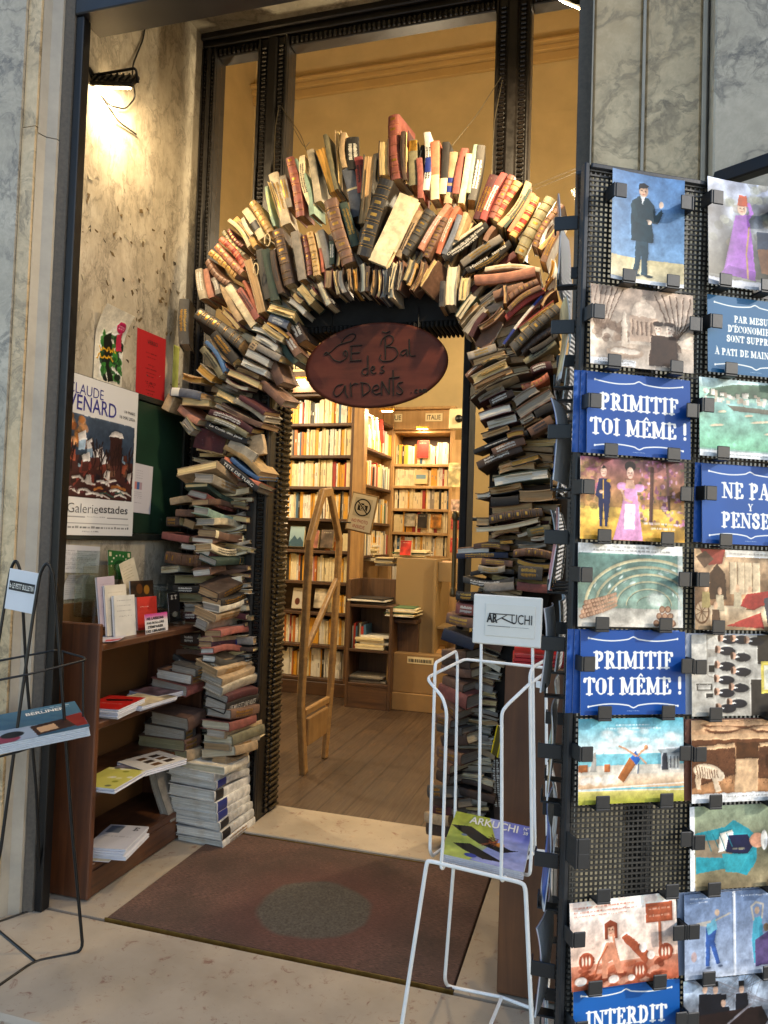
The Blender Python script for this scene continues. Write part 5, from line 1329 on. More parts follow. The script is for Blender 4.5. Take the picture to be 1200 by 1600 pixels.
# ------------------------------------------------------------------ white wire magazine rack in front of the door
WR = empty('magazine_rack', onZ(740, 1545)); tag(WR, 'white bent-wire magazine rack with a plate reading ARKUCHI', 'magazine rack')
M_WHITE = plain('white painted wire', 'f0efea', .35, .08, 20, .05)
Yf, Yb = 1.80, 2.03
wire('basket', [[A_(699, 1345, Yf+.06), A_(691, 1358, Yf), A_(689, 1353, Yf), A_(692, 1320, Yf), A_(698, 1112, Yf), A_(692, 1090, Yf+.01), A_(669, 1063, Yf+.05), A_(671, 1057, Yf+.06), A_(726, 1030, Yb), A_(858, 1044, Yb)],
    [A_(676, 1337, Yf+.08), A_(672, 1330, Yf+.05), A_(672, 1320, Yf+.05), A_(680, 1036, Yf+.05), A_(713, 1017, Yb), A_(715, 1036, Yb), A_(710, 1335, Yb)],
    [A_(793, 1363, Yf+.06), A_(785, 1377, Yf), A_(783, 1372, Yf), A_(784, 1320, Yf), A_(784, 1113, Yf), A_(792, 1102, Yf+.01), A_(828, 1068, Yf+.05), A_(858, 1048, Yf+.12)],
    [A_(810, 1364, Yf+.09), A_(828, 1368, Yf+.05), A_(831, 1320, Yf+.05), A_(828, 1054, Yf+.05), A_(832, 1043, Yf+.07), A_(858, 1028, Yb)],
    [A_(752, 1000, Yb), A_(748, 1335, Yb)], [A_(832, 1005, Yb), A_(836, 1335, Yb)], [A_(853, 1040, Yb), A_(855, 1310, Yb)],
    [A_(676, 1337, Yf+.08), A_(710, 1312, Yb), A_(748, 1318, Yb), A_(857, 1331, Yb)], [A_(699, 1345, Yf+.06), A_(748, 1322, Yb)], [A_(793, 1363, Yf+.06), A_(838, 1330, Yb)]], .0042, M_WHITE, WR, .014)
wire('leg_frame', [[onZ(617, 1650), A_(628, 1600, 1.79), A_(667, 1347, Yf), A_(671, 1345, Yf), A_(815, 1379, Yf), A_(821, 1386, Yf), A_(831, 1600, 1.79), onZ(833, 1650)]], .0052, M_WHITE, WR, .02)
wire('leg_frame', [[A_(712, 1312, Yb), A_(695, 1530, 2.10), onZ(699, 1541), onZ(784, 1558), onZ(852, 1584)], [onZ(784, 1558), onZ(762, 1612)]], .0050, M_WHITE, WR, .02)
c, r_, u_, w_, h_ = quad([(740, 928), (848, 934), (846, 1014), (739, 1004)], lambda x, y: onY(x, y, 2.025)); M = frame(c, r_, u_)
pp = MB().bev(-w_/2, w_/2, -h_/2, h_/2, -.003, .004, .003).build('sign_plate', plain('dirty white plastic', 'e2e0d8', .4, .08, 5, .05), WR, M)
sh = MB().bev(-w_*.36, w_*.36, -h_*.32, h_*.33, .0045, .0062, .0006).build('paper_insert', plain('cream paper', 'e0ddd2', .7, .05, 8, 0), pp, M @ Matrix.Translation((.008, .0, 0)))
L0 = .0075; TM = M @ Matrix.Translation((.004, .006, L0)); ln = w_*.64
text('lettering', 'AR', TM @ Matrix.Translation((-ln*.37, 0, 0)), M_INK, sh, w=ln*.25, h=.026, bold=.035); text('lettering', 'UCHI', TM @ Matrix.Translation((ln*.30, 0, 0)), M_INK, sh, w=ln*.46, h=.026)
kx = -ln*.16
MB().add([Vector((a_, b_, 0)) for a_, b_ in ((kx-.03, .0125), (kx+.036, .0125), (kx+.036, .0100), (kx-.03, .0100), (kx+.012, .0095), (kx+.016, .0095), (kx-.022, -.013), (kx-.0265, -.013), (kx+.000, -.001), (kx+.0035, .0018), (kx+.038, -.0125), (kx+.033, -.0135))], [(3, 2, 1, 0), (7, 6, 5, 4), (8, 11, 10, 9)]).build('lettering', M_INK, sh, TM)
MB().box(-ln*.47, ln*.05, -.0225, -.0212, 0, .0002).box(ln*.06, ln*.46, -.0222, -.0216, 0, .0002).build('rule_line', M_GREYINK, sh, TM)
MB().bev(-.008, .008, -.018, .0, 0, .003, .001).build('price_tab', M_WHITE, WR, frame(A_(842, 1064, Yb-.02), Vector((1, -.6, 0)), UZ))
# the magazine in it
P = [A_(674, 1331, Yf+.03), A_(812, 1361, Yf+.03), A_(838, 1296, Yb-.01), A_(726, 1270, Yb-.01)]; c = sum(P, Vector())/4; r_ = (P[1]-P[0]+P[2]-P[3])/2; u_ = (P[3]-P[0]+P[2]-P[1])/2
M = frame(c, r_, u_); w_, h_ = r_.length, u_.length
cv = Cv(w_/h_, 130, 'b9c23c').vg('aab23a', 'cdd66a'); W = cv.W
cv.poly([(W*.45, 0), (W, 0), (W, 1), (W*.35, 1), (W*.6, .5)], '9fa4d8').ell(W*.8, .8, .35, .3, 'b4b6e0', .9, 0, .6).ell(W*.95, .15, .3, .25, '6a6fc0', .8, 0, .6)
cv.poly([(0, .33), (W*.25, .28), (W*.55, .5), (W*.8, .62), (W*.9, .60), (W*.7, .72), (W*.4, .62), (W*.15, .45)], '14161a').poly([(W*.1, .72), (W*.3, .66), (W*.6, .82), (W*.75, .9), (W*.5, .92), (W*.25, .82)], '191a1e')
q = random.Random(3); [cv.line([(W*.62, .5+q.uniform(-.06, .12)), (W*q.uniform(.4, .6), .45+q.uniform(-.1, .2))], .012, q.choice(('7a3a20', 'a8552a', '4a2416'))) for _ in range(16)]
cv.ell(W*.66, .56, .05, .05, 'e08a30', .9, 0, .4).ell(W*.35, .9, .08, .04, '3a4aa0').ell(W*.2, .5, .04, .025, '6a7a90').noise(8, .1, 2)
mg = MB()
for i in range(4): mg.bev(-w_/2+.004*i, w_/2-.002*i, -h_/2, h_/2-.003*i, -.020+.005*i, -.0156+.005*i, .001)
mo_ = mg.build('magazine', plain('magazine paper', 'c9c9cf', .6, .1, 30, .1), None, M); tag(mo_, 'green and lilac magazine lying in the white wire rack', 'magazine')
link('cover', cv.mesh('cover', w_, h_), PRINT, mo_, M @ Matrix.Translation((0, 0, .001)))
text('lettering', 'ARKUCHI', M @ Matrix.Translation((w_*.02, h_*.36, .0022)), WHITEINK, mo_, w=w_*.62, h=h_*.17, bold=.015)
text('lettering', 'N°\n38', M @ Matrix.Translation((w_*.43, h_*.36, .0022)), WHITEINK, mo_, w=w_*.07, h=h_*.18, bold=.015)

# right-hand low shelf behind the rack, with red papers on top
M_BRD = wood('brown stained board', '4a2c18', '6e4628', 'Z', .6, .5)
t = empty('magazine_shelf', (-.1, 2.5, 0)); tag(t, 'tall brown wooden shelf end right of the mat, behind the white rack', 'shelf unit')
MB().bev(-.262, .07, 2.155, 2.18, .002, .925, .003).build('side_panel', M_BRD, t); MB().bev(-.262, .07, 2.87, 2.895, .002, .925, .003).build('side_panel', M_BRD, t); MB().bev(.056, .07, 2.182, 2.868, .003, .92, .002).build('back_panel', M_BRD, t)
for z in (.36, .62, .92): MB().bev(-.25, .054, 2.182, 2.868, z-.024, z, .002).build('shelf', M_BRD, t)
MB().bev(-.25, .054, 2.182, 2.868, .003, .1, .002).build('plinth', M_BRD, t)
for x, y, z, cl, lab in ((822, 1026, .926, 'b8242a', 'red covered magazines on the brown shelf end behind the plate'),):
    m = MB(); A = Matrix.Translation((-.155, 2.28, z))
    for i in range(3): m.bev(-.10+.004*i, .10-.003*i, -.11, .12, .011*i, .011*i+.0095, .0012)
    o = m.build('magazine_pile', [plain('red glossy cover', 'a81f24', .35, .25, 18, .05)], None, A @ Matrix.Rotation(RAD(6), 4, 'Z')); tag(o, lab, 'magazines')
    link('cover', Cv(.87, 50, 'b8242a').noise(3, .3, 3).scrib(.1, .7, .2, .06, 'e9c8c4', 3).mesh('cover', .19, .22), PRINT, o, A @ Matrix.Rotation(RAD(6), 4, 'Z') @ Matrix.Translation((.0, .005, .0328)))
cv = Cv(.7, 30, 'd9c21f'); cv.rect(.1, .0, .6, 1, '2a2822', .75)
sheet('magazine', cv, .05, .085, onY(777, 1158, 2.24), Vector((.5, -.8, 0)), Vector((.25, 0, 1)), 'yellow edged magazine poking out left of the brown shelf end', 'magazine', t=.01)
# ------------------------------------------------------------------ postcard rack
PT = Vector((math.sin(RAD(61)), math.cos(RAD(61)), 0)); PNn = Vector((PT.y, -PT.x, 0))     # along the panel, out of its face
P0 = EYE + ray(905, 770)*.895
def onR(x, y, lift=0.): return onP(x, y, P0+PNn*lift, PNn)
TLc, BLc = onR(918, 259), onR(876, 1640); RU = (TLc-BLc).normalized(); RX = (PT-RU*PT.dot(RU)).normalized()
RK = empty('postcard_rack', (BLc.x+.2, BLc.y+.15, -.12)); tag(RK, 'tall black perforated rack full of postcards at the right edge', 'postcard rack')
M_RACK = plain('black rack metal', '1d2024', .42, .3, 60, .1, .2); M_GRID = plain('worn black grid', '2c2b28', .5, .5, 25, .1, .2); M_CLIP = plain('black plastic clip', '191b1d', .45, .2, 30, .1)
RM = frame(TLc, RX, RU)          # origin at the panel's top left, x along it, y up, z out
H_ = (TLc-BLc).length+.1; Wd = .46
RMI = RM.inverted()
def rl(x, y, lift=0.): return RMI @ onR(x, y, lift)
m = MB(); p_ = .0063
for i in range(int(Wd/p_)): x = .006+i*p_; m.box(x-.0011, x+.0011, -H_, -.004, -.0035, -.0017)
for j in range(int(H_/p_)): y = -.004-j*p_; m.box(.004, Wd, y-.0011, y+.0011, -.0016, .0)
g = m.build('grid', M_GRID, RK, RM)
m = MB().bev(-.004, .003, -H_, .004, -.01, .002, .0015).bev(Wd, Wd+.01, -H_, .004, -.02, .003, .002).bev(.0042, Wd-.0002, -.003, .004, -.02, .003, .0015)
m.build('panel_frame', M_RACK, RK, RM)
MB().lathe([(.018, -.9), (.018, .70)], Matrix.Translation(RM @ Vector((Wd*.5, -.75, -.22))) , 16).build('centre_pole', M_RACK, RK)
MB().lathe([(0, -.118), (.27, -.118), (.27, -.10), (.03, -.085), (.02, .45)], Matrix.Translation((BLc.x+.24, BLc.y+.33, 0)), 24).build('base', M_RACK, RK)
def clip(x, y, d, rot, long=.0):
    """pocket clip: an arm out from the grid and a lip in front of the card; rot turns the lip's direction"""
    A = RM @ Matrix.Translation((x, y, 0)) @ Matrix.Rotation(RAD(rot), 4, 'Z')
    return MB().bev(-.009, .009, -.0035-long, -.0008, .0005, d, .0008).bev(-.009, .009, -.0006, .0145, d-.0022, d, .0009).build('clip', M_CLIP, RK, A)
def card_art(kind):
    q = random.Random(hash(kind) % 1000 if False else sum(map(ord, kind)))
    blue = lambda c='104a98': Cv(1.41, 250, c).noise(2, .04, 3).flourish(.705, .09, 1.2, 'f2f2ee').flourish(.705, .90, 1.2, 'f2f2ee', -1).scrib(.62, .78, .955, .012, 'c8d2e6', 3)
    if kind == 'primitif': return blue().slab('PRIMITIF', .705, .25, .20, 'f4f3ee').slab('TOI MÊME !', .705, .56, .20, 'f4f3ee')
    if kind == 'pensees': return blue('0f509e').slab('NE PAS', .705, .22, .2, 'f4f3ee').slab('Y', .705, .48, .09, 'f4f3ee').slab('PENSER', .705, .60, .19, 'f4f3ee')
    if kind == 'interdit': return blue('185aa6').slab('INTERDIT', .705, .28, .19, 'f4f3ee').slab('AUX', .705, .52, .07, 'f4f3ee').slab('PASSANTS', .705, .62, .15, 'f4f3ee')
    if kind == 'mesure': return blue('075c8a').slab('PAR MESURE', .705, .24, .085, 'f4f3ee').slab("D'ÉCONOMIE LES", .705, .37, .085, 'f4f3ee').slab('SONT SUPPRIMÉS', .705, .50, .085, 'f4f3ee').slab('À PATI DE MAINTENANT', .705, .68, .085, 'f4f3ee')
    if kind == 'plain': return blue()
    if kind == 'gent':
        cv = Cv(.71, 140, '5b86b4').vg('5a80ae', '7ca0c4', 0, .80).vg('cdbf94', 'e2d6b2', .78, 1).noise(2, .06, 1).rect(0, .965, .71, 1, 'e6e9ec')
        cv.poly([(.25, .60), (.37, .60), (.36, .93), (.30, .93), (.30, .75), (.27, .92), (.22, .92)], '2c4a58').ell(.25, .93, .045, .014, '20343f').ell(.37, .93, .045, .014, '20343f')
        cv.poly([(.20, .26), (.27, .21), (.36, .21), (.42, .27), (.44, .36), (.49, .30), (.51, .33), (.46, .44), (.40, .44), (.42, .62), (.20, .62), (.19, .42)], '1f3a44').poly([(.28, .20), (.33, .20), (.31, .28)], 'dfe6ea').ell(.49, .26, .022, .03, 'd3b9a4').ell(.37, .43, .03, .02, 'd0b8a6').line([(.21, .3), (.24, .42), (.34, .44)], .045, '24424c').ell(.315, .15, .045, .062, 'c9a88e').face(.315, .155, .045).poly([(.265, .15), (.27, .09), (.32, .075), (.37, .10), (.345, .125), (.29, .13)], '1a2026'); return cv
    if kind == 'lady':
        cv = Cv(.71, 140, '6a6a62').vg('8b93a6', '4f4d42', 0, .9).noise(4, .5, 4).rect(0, .93, .71, 1, 'cdd0d8')
        for i in range(30): cv.ell(q.uniform(0, .71), q.uniform(0, .6), .05, .04, q.choice(('7c8070', 'a2a48e', '55584a', '8a7a5a')), .4)
        cv.poly([(.30, .32), (.42, .30), (.46, .44), (.50, .90), (.16, .88), (.25, .52)], '9a62b4').poly([(.22, .80), (.5, .83), (.5, .92), (.14, .88)], '7c4a96').ell(.37, .25, .044, .06, 'd6b79e').face(.37, .25, .04).poly([(.32, .22), (.34, .12), (.42, .12), (.43, .22)], 'b5502a').line([(.44, .42), (.41, .65), (.42, .90)], .018, 'a88c62').line([(.42, .34), (.47, .28), (.44, .2)], .035, 'a06ab8').rect(.52, .45, .64, .66, '3c4656').poly([(.52, .62), (.71, .6), (.71, .85), (.56, .84)], '7a5a42'); return cv
    if kind == 'sepia':
        cv = Cv(1.41, 200, '9c8674').vg('a79484', 'cbbcaa', 0, .7).vg('b7a592', 'd6c9ba', .7, 1).noise(3, .25, 5)
        cv.ell(.72, .32, .17, .17, 'cdbcaa').rect(.53, .34, .92, .66, 'b39c88').rect(.69, .08, .75, .18, 'c4b29f')
        for i in range(6): cv.rect(.56+.062*i, .40, .585+.062*i, .58, '7b6555')
        for b in range(7): cv.line([(1.25-.03*b, .75), (1.2+.05*(b-3), .4), (1.18+.10*(b-3), .05)], .016, '5d4839'); cv.line([(.05+.03*b, .5), (.06*b, .2), (.02+.07*b, .02)], .012, '6a5546')
        for i in range(40): cv.ell(q.uniform(.05, .5), q.uniform(.45, .68), .05, .04, q.choice(('7b6655', '6a5546', '8d7866')), .6)
        cv.rect(.42, .45, .50, .82, 'c9b9a6').ell(.46, .42, .03, .12, 'd3c4b2').ell(.47, .82, .26, .07, 'a7927e').ell(.47, .80, .2, .035, 'd6c8b7')
        for x in (.92, 1.08): cv.poly([(x-.09, .56), (x+.09, .56), (x+.13, .95), (x-.13, .95)], '3f2d21').ell(x, .48, .05, .075, 'e2cdb8').face(x, .48, .05).ell(x, .41, .075, .03, '33241a')
        return cv.rect(.0, .91, .62, .99, 'd6d8da').scrib(.1, .6, .93, .018, '7d746c', 3).scrib(.1, .55, .97, .018, '7d746c', 4)
    if kind == 'harbour':
        cv = Cv(1.41, 200, '9cc4b4').vg('8fb9b4', '79b592', .28, .9).vg('b4ccd0', '9fb8b0', 0, .12).rect(0, .92, 1.41, 1, 'dfe4e6').scrib(.3, 1.2, .96, .016, '8a9090', 2)
        cv.poly([(.15, .14), (.5, .06), (1.41, .0), (1.41, .2), (.1, .24)], '4f6a55').noise(6, .12, 3)
        for i in range(60): x = q.uniform(.05, 1.4); y = q.uniform(.12, .26)+.03*x; cv.rect(x, y, x+q.uniform(.03, .07), y+q.uniform(.03, .07), q.choice(('d9d2c4', 'c6bda9', 'a89a88', 'e2dcd0')), .9)
        cv.poly([(.4, .33), (1.41, .36), (1.41, .42), (.5, .40)], '6b6a5c')
        for x, y, w in ((.25, .60, .2), (.33, .42, .12), (.9, .52, .3), (1.05, .66, .2), (.72, .45, .12)): cv.ell(x, y, w/2, .018, 'c9b79c', 1, -.12).ell(x, y+.02, w/2, .01, '5d8a78', .8, -.12)
        return cv
    if kind == 'couple':
        cv = Cv(1.41, 200, '8a5f62').vg('7d4f58', 'b58a50', 0, .62).vg('dcb458', 'c9983c', .6, 1).noise(5, .3, 6)
        for i in range(150): cv.ell(q.uniform(.75, 1.41), q.uniform(.0, .8), q.uniform(.01, .035), q.uniform(.01, .03), q.choice(('b06a96', 'c88ab0', '7a4a6a', '8a6a50', 'e2b4cc', '5a5a3a')), .7)
        for i in range(60): cv.ell(q.uniform(0, .3), q.uniform(0, .6), .04, .04, q.choice(('a05a78', '7a5a40', 'c49a70', '8a7440')), .6)
        cv.line([(.95, .75), (.97, .1)], .05, '5a3d34').line([(1.2, .6), (1.17, .0)], .035, '6a4a42')
        cv.poly([(.25, .26), (.36, .26), (.41, .34), (.40, .52), (.36, .84), (.33, .84), (.31, .56), (.29, .84), (.26, .84), (.24, .5), (.2, .46)], '222a52').ell(.31, .17, .040, .065, 'ecc6ae').face(.31, .175, .04).poly([(.275, .14), (.31, .09), (.35, .13)], '2a1c18').ell(.38, .28, .03, .02, 'c99a3a').rect(.30, .27, .315, .5, 'c9a04a').ell(.28, .42, .03, .022, 'd8ac8e')
        cv.poly([(.60, .34), (.75, .34), (.77, .46), (.80, .70), (.84, 1), (.44, 1), (.54, .66), (.58, .48)], 'd79ac0').poly([(.60, .55), (.74, .55), (.73, .86), (.58, .86)], 'e9dfe6').ell(.67, .09, .075, .065, '241a18').ell(.67, .17, .046, .072, 'ecc4ae').face(.67, .175, .045).ell(.56, .34, .07, .05, 'd79ac0').ell(.79, .35, .07, .05, 'd79ac0').poly([(.62, .26), (.72, .26), (.74, .36), (.6, .36)], 'd9ad92').line([(.55, .38), (.60, .50), (.69, .53)], .03, 'd9ad92')
        return cv.scrib(.85, 1.35, .78, .03, 'e9e2e6', 5).scrib(.95, 1.28, .84, .03, 'e9e2e6', 6)
    if kind == 'hall':
        cv = Cv(1.41, 200, '6c8a80').vg('5d7c74', '90a898', .12, .8).vg('b8b4a8', 'cfc8ba', .78, 1).noise(4, .2, 4)
        for i in range(28): a = q.uniform(.1, 3.0); r0 = q.uniform(.3, .8); cv.ell(.95+1.1*math.cos(a)*r0, .62-.5*math.sin(a)*r0, .035, .012, 'd8e2da', .8, -a+1.57)
        for k_ in range(6):
            s_ = 1-.16*k_; cv.line([(.95+.85*s_*math.cos(a), .74-.56*s_*math.sin(a)) for a in np.linspace(.02, 3.12, 28)], .035*s_, ('b9b08e', 'a9a486')[k_ % 2]); cv.line([(.95+.82*s_*math.cos(a), .74-.53*s_*math.sin(a)) for a in np.linspace(.02, 3.12, 28)], .012, '5a6a60', .7)
        cv.ell(1.05, .66, .12, .09, 'd6ddd2', .8, 0, .5)
        for r_ in range(4):
            for i in range(15-r_): x = .05+.045*i*(1-.02*i)+.02*r_; y = .88-.055*r_-.010*i; cv.ell(x, y, .034-.0012*i, .030-.001*i, ('8a6652', 'a07a60', '74523f')[(i+r_) % 3]).ell(x, y, .02, .018, 'b8957a')
        for r_ in range(3):
            for i in range(4-r_): x = 1.05+.075*i+.04*r_; y = .95-.085*r_; cv.ell(x, y, .042, .042, '84604c').ell(x, y, .027, .027, 'b08c70')
        return cv.rect(0, 0, 1.41, .115, 'e8e8e4').scrib(.45, .95, .035, .02, '8a8a86', 2).scrib(.2, 1.25, .078, .022, '8a8a86', 3).rect(1.34, .1, 1.41, 1, 'd9dad8', .6)
    if kind == 'feast':
        cv = Cv(1.41, 200, 'a88a68').vg('b79c7c', '8c6a4c', .1, .7).vg('cbb79a', 'b49470', .7, 1).noise(5, .3, 8)
        cv.poly([(.2, .62), (.22, .3), (.33, .18), (.44, .3), (.46, .62)], '4a3626').rect(.5, .15, .95, .55, 'cdb898'); [cv.rect(.5+.11*i, .15, .512+.11*i, .55, '8f7556') for i in range(4)]
        cv.poly([(.08, .0), (.45, .0), (.4, .18), (.2, .2)], 'a04a3c').poly([(.02, .1), (.16, .02), (.28, .12), (.14, .24)], '6b5340').ell(.1, .78, .11, .15, '6a4c34').ell(.1, .78, .09, .125, 'b49c7e'); [cv.line([(.1, .78), (.1+.1*math.cos(a), .78+.13*math.sin(a))], .01, '6a4c34') for a in np.arange(0, 6.2, .7)]
        for x, y in ((.16, .48), (.36, .52), (.3, .7), (.62, .48), (.8, .5)): cv.ell(x, y, .03, .05, 'd0ab8a').poly([(x-.05, y+.05), (x+.05, y+.05), (x+.07, y+.25), (x-.06, y+.25)], q.choice(('7a5a3c', '9a8a5c', '5c4634', 'b7a98c')))
        cv.poly([(.75, .55), (1.1, .5), (1.2, .6), (.85, .75), (.65, .7)], '9c3a34').poly([(.45, .95), (.95, .78), (1.0, .98)], 'a8423a').poly([(1.0, .6), (1.35, .5), (1.41, .9), (1.05, .95)], '4a4a50')
        return cv.rect(.45, .0, 1.41, .09, 'e2ddd2').scrib(.5, 1.35, .045, .02, '9a948a', 2)
    if kind == 'choir':
        cv = Cv(1.41, 200, 'b4b0a6').vg('c4c1b8', 'b0aba0').noise(3, .1, 3).rect(.95, .0, 1.41, .36, '34302c').rect(.85, .55, 1.41, 1, '3a3632').poly([(1.0, .33), (1.3, .33), (1.3, .72), (1.0, .72)], 'd6c560').rect(1.04, .38, 1.41, .68, 'e6e2c8').line([(.22, .0), (.22, .5), (.4, .55)], .012, '8d887e').rect(.22, .18, .36, .28, '9a958b').rect(.24, .38, .33, .46, '2a2826').rect(.07, .6, .29, .69, '55524c').rect(.09, .615, .27, .675, 'b7b3aa').rect(.2, .72, .3, .77, '3a3836')
        for x, y in ((.42, .04), (.6, .04), (.38, .18), (.6, .26), (.37, .37), (.6, .44), (.36, .54), (.57, .64), (.36, .70), (.54, .83), (.38, .89), (.8, .06)): cv.ell(x+.13, y+.02, .12, .055, '23242c').poly([(x+.02, y-.01), (x+.09, y+.015), (x+.02, y+.03)], 'e2e0da').ell(x, y, .04, .045, 'cfa68c').ell(x-.025, y, .02, .045, '4a3428')
        return cv
    if kind == 'stadium':
        cv = Cv(1.41, 200, '7fc0cc').vg('5fb0c6', 'dfe6e2', 0, .42).vg('e0d6c6', 'd9b48c', .62, .82).vg('cfc07a', 'a7a83e', .84, 1).rect(0, .55, 1.41, .66, 'cfc8ba')
        for i in range(22): cv.ell(q.uniform(.3, 1.3), q.uniform(.15, .42), q.uniform(.06, .14), q.uniform(.02, .05), 'e9eeec', .6, 0, .6)
        cv.rect(1.1, .38, 1.36, .62, 'd6d4cc').poly([(1.06, .38), (1.4, .36), (1.38, .42), (1.1, .43)], '9aa0a0'); [cv.rect(1.12+.05*i, .46, 1.135+.05*i, .6, '77767a') for i in range(5)]
        cv.rect(.0, .54, .12, .62, 'a8683c').rect(.34, .54, .42, .63, 'b06a3e').poly([(.15, .62), (.20, .4), (.23, .4), (.24, .62)], 'a8a49c').line([(0, .83), (1.41, .78)], .012, 'ece8de').line([(0, .84), (1.41, .86)], .01, 'ece8de')
        for i in range(24): cv.ell(q.uniform(.05, .55), q.uniform(.68, .76), .05, .03, 'ece6da', .6, 0, .5)
        cv.poly([(.52, .70), (.68, .46), (.76, .55), (.60, .76)], 'a8683a').poly([(.69, .47), (.76, .40), (.84, .48), (.77, .56)], '2f66b4').line([(.76, .45), (.62, .36), (.54, .33)], .022, 'cf9c78').line([(.82, .47), (.90, .54)], .022, 'cf9c78').line([(.79, .45), (.84, .40), (.90, .36)], .025, 'cf9c78').ell(.9, .35, .028, .03, 'c08a64').line([(.80, .55), (.79, .66)], .02, '6a7484').poly([(1.13, .42), (1.18, .42), (1.2, .62), (1.11, .62)], '4a4a50')
        return cv.scrib(.5, .95, .08, .02, 'f2f5f4', 3).scrib(.35, 1.1, .12, .022, 'f2f5f4', 4)
    if kind == 'maze':
        cv = Cv(1.41, 200, 'b98e6a').vg('c9a27c', 'b08058', 0, .9).noise(10, .12, 4)
        for y, a_, b_ in ((.06, .15, 1.25), (.12, .2, .7), (.12, .85, 1.41)): cv.ell((a_+b_)/2, y, (b_-a_)/2, .05, '6a452e').ell((a_+b_)/2, y-.012, (b_-a_)/2-.02, .03, 'c69f7a')
        cv.rect(0, .17, 1.41, .24, 'c8a47e').rect(0, .24, 1.41, .33, '6a442c')
        cv.poly([(.0, .35), (.62, .32), (.64, .66), (.0, .82)], '63402a').poly([(0, .32), (.62, .29), (.62, .34), (0, .37)], 'caa781').poly([(.98, .32), (1.41, .30), (1.41, .76), (.9, .72)], '5f3d28').poly([(.98, .29), (1.41, .27), (1.41, .32), (.98, .34)], 'caa781').rect(.64, .28, .96, .48, '55361f').poly([(.64, .48), (.96, .48), (.94, .9), (.6, .9)], 'd0ad86')
        for i in range(400): x, y = q.uniform(0, 1.41), q.uniform(.36, .8); cv.put(((abs(cv.X-x) < .008) & (abs(cv.Y-y) < .008)).astype(float), q.choice(('7c5238', '4a2d1c')), .5) if not .62 < x < .97 else None
        cv.ell(.22, .62, .2, .09, 'dcc6aa', 1, .15).ell(.40, .68, .07, .065, 'e2cfb4').poly([(.28, .68), (.36, .70), (.42, .86), (.34, .88)], 'dcc6aa').poly([(.05, .62), (.14, .66), (.12, .84), (.05, .82)], 'cdb394')
        for i in range(9): cv.line([(.07+.035*i, .55+.008*i), (.09+.035*i, .70)], .010, '6a4630')
        return cv.rect(0, .89, 1.41, 1, 'e9e9e6').scrib(.45, 1.3, .93, .018, '9a9690', 3)
    if kind == 'uniform':
        cv = Cv(1.41, 200, '7a7a62').vg('7d8a74', '86785c').noise(2, .2, 4).rect(0, 0, .07, 1, 'e6e9ea')
        cv.poly([(.08, .32), (.5, .26), (.62, .18), (.85, .30), (.95, .40), (.95, .68), (.8, .86), (.5, .76), (.08, .80)], '2f8f9c').poly([(.08, .42), (.6, .40), (.6, .64), (.08, .60)], '8c7d68').poly([(.42, .34), (.6, .30), (.66, .52), (.4, .56)], 'e2ddd0').poly([(.55, .36), (.82, .36), (.9, .5), (.8, .62), (.5, .56)], '1f2444').poly([(.45, .58), (.85, .60), (.7, .82), (.5, .8)], '3aa0ac').ell(.96, .44, .11, .09, 'c99478').ell(1.06, .44, .05, .12, 'e6e4dc').scrib(.6, .78, .53, .03, 'cfc48a', 2)
        for i in range(5): cv.line([(.12+.1*i, .34), (.2+.1*i, .5+.04*(i % 2))], .012, '22707c')
        return cv
    if kind == 'terracotta':
        cv = Cv(1.41, 200, 'ecd9cc').vg('f0e4da', 'e6c2ac', .1, .75).vg('c98a70', 'a8583e', .72, 1).noise(5, .12, 5).scrib(.05, .85, .07, .02, 'c47a66', 2).scrib(.05, .9, .12, .02, 'c47a66', 3).scrib(.05, .75, .165, .02, 'c47a66', 4)
        cv.rect(1.0, .1, 1.36, .33, 'a5583c').rect(1.16, .33, 1.2, .72, 'b06a4c').scrib(1.04, 1.32, .17, .03, 'd9ab94', 3).scrib(1.04, 1.32, .25, .03, 'd9ab94', 4)
        for i in range(46): x, y = q.uniform(0, 1.2), q.uniform(.76, .98); cv.ell(x, y, q.uniform(.04, .09), q.uniform(.02, .04), q.choice(('8f4630', 'b2684a', 'd9a58c', '74341f')), .7, q.uniform(-.4, .4))
        for x, y in ((.2, .68), (.9, .86), (1.25, .68)): cv.ell(x, y, .10, .10, '9a4e36'); [cv.ell(x-.05+.045*i, y, .014, .05, 'e8c9b4') for i in range(3)]
        cv.poly([(.66, .46), (.74, .42), (1.05, .68), (.98, .80)], '9c5238').ell(.95, .60, .05, .06, 'ecdcd0').ell(1.05, .70, .05, .05, 'ecdcd0').ell(.12, .9, .08, .05, 'ecdcd0').ell(.55, .92, .07, .045, 'ecdcd0').ell(.78, .93, .05, .035, 'ecdcd0')
        cv.poly([(.46, .50), (.58, .50), (.62, .66), (.68, .86), (.60, .86), (.54, .70), (.48, .72), (.47, .9), (.40, .9), (.40, .62)], 'c98a6c').ell(.53, .36, .055, .075, 'dba98c').face(.53, .36, .055).poly([(.45, .46), (.45, .28), (.53, .24), (.62, .29), (.62, .46), (.58, .46), (.57, .32), (.49, .33), (.49, .46)], '8a4630').line([(.48, .54), (.36, .70), (.28, .92)], .02, 'a55c40').line([(.57, .52), (.56, .42)], .03, 'c98a6c'); return cv
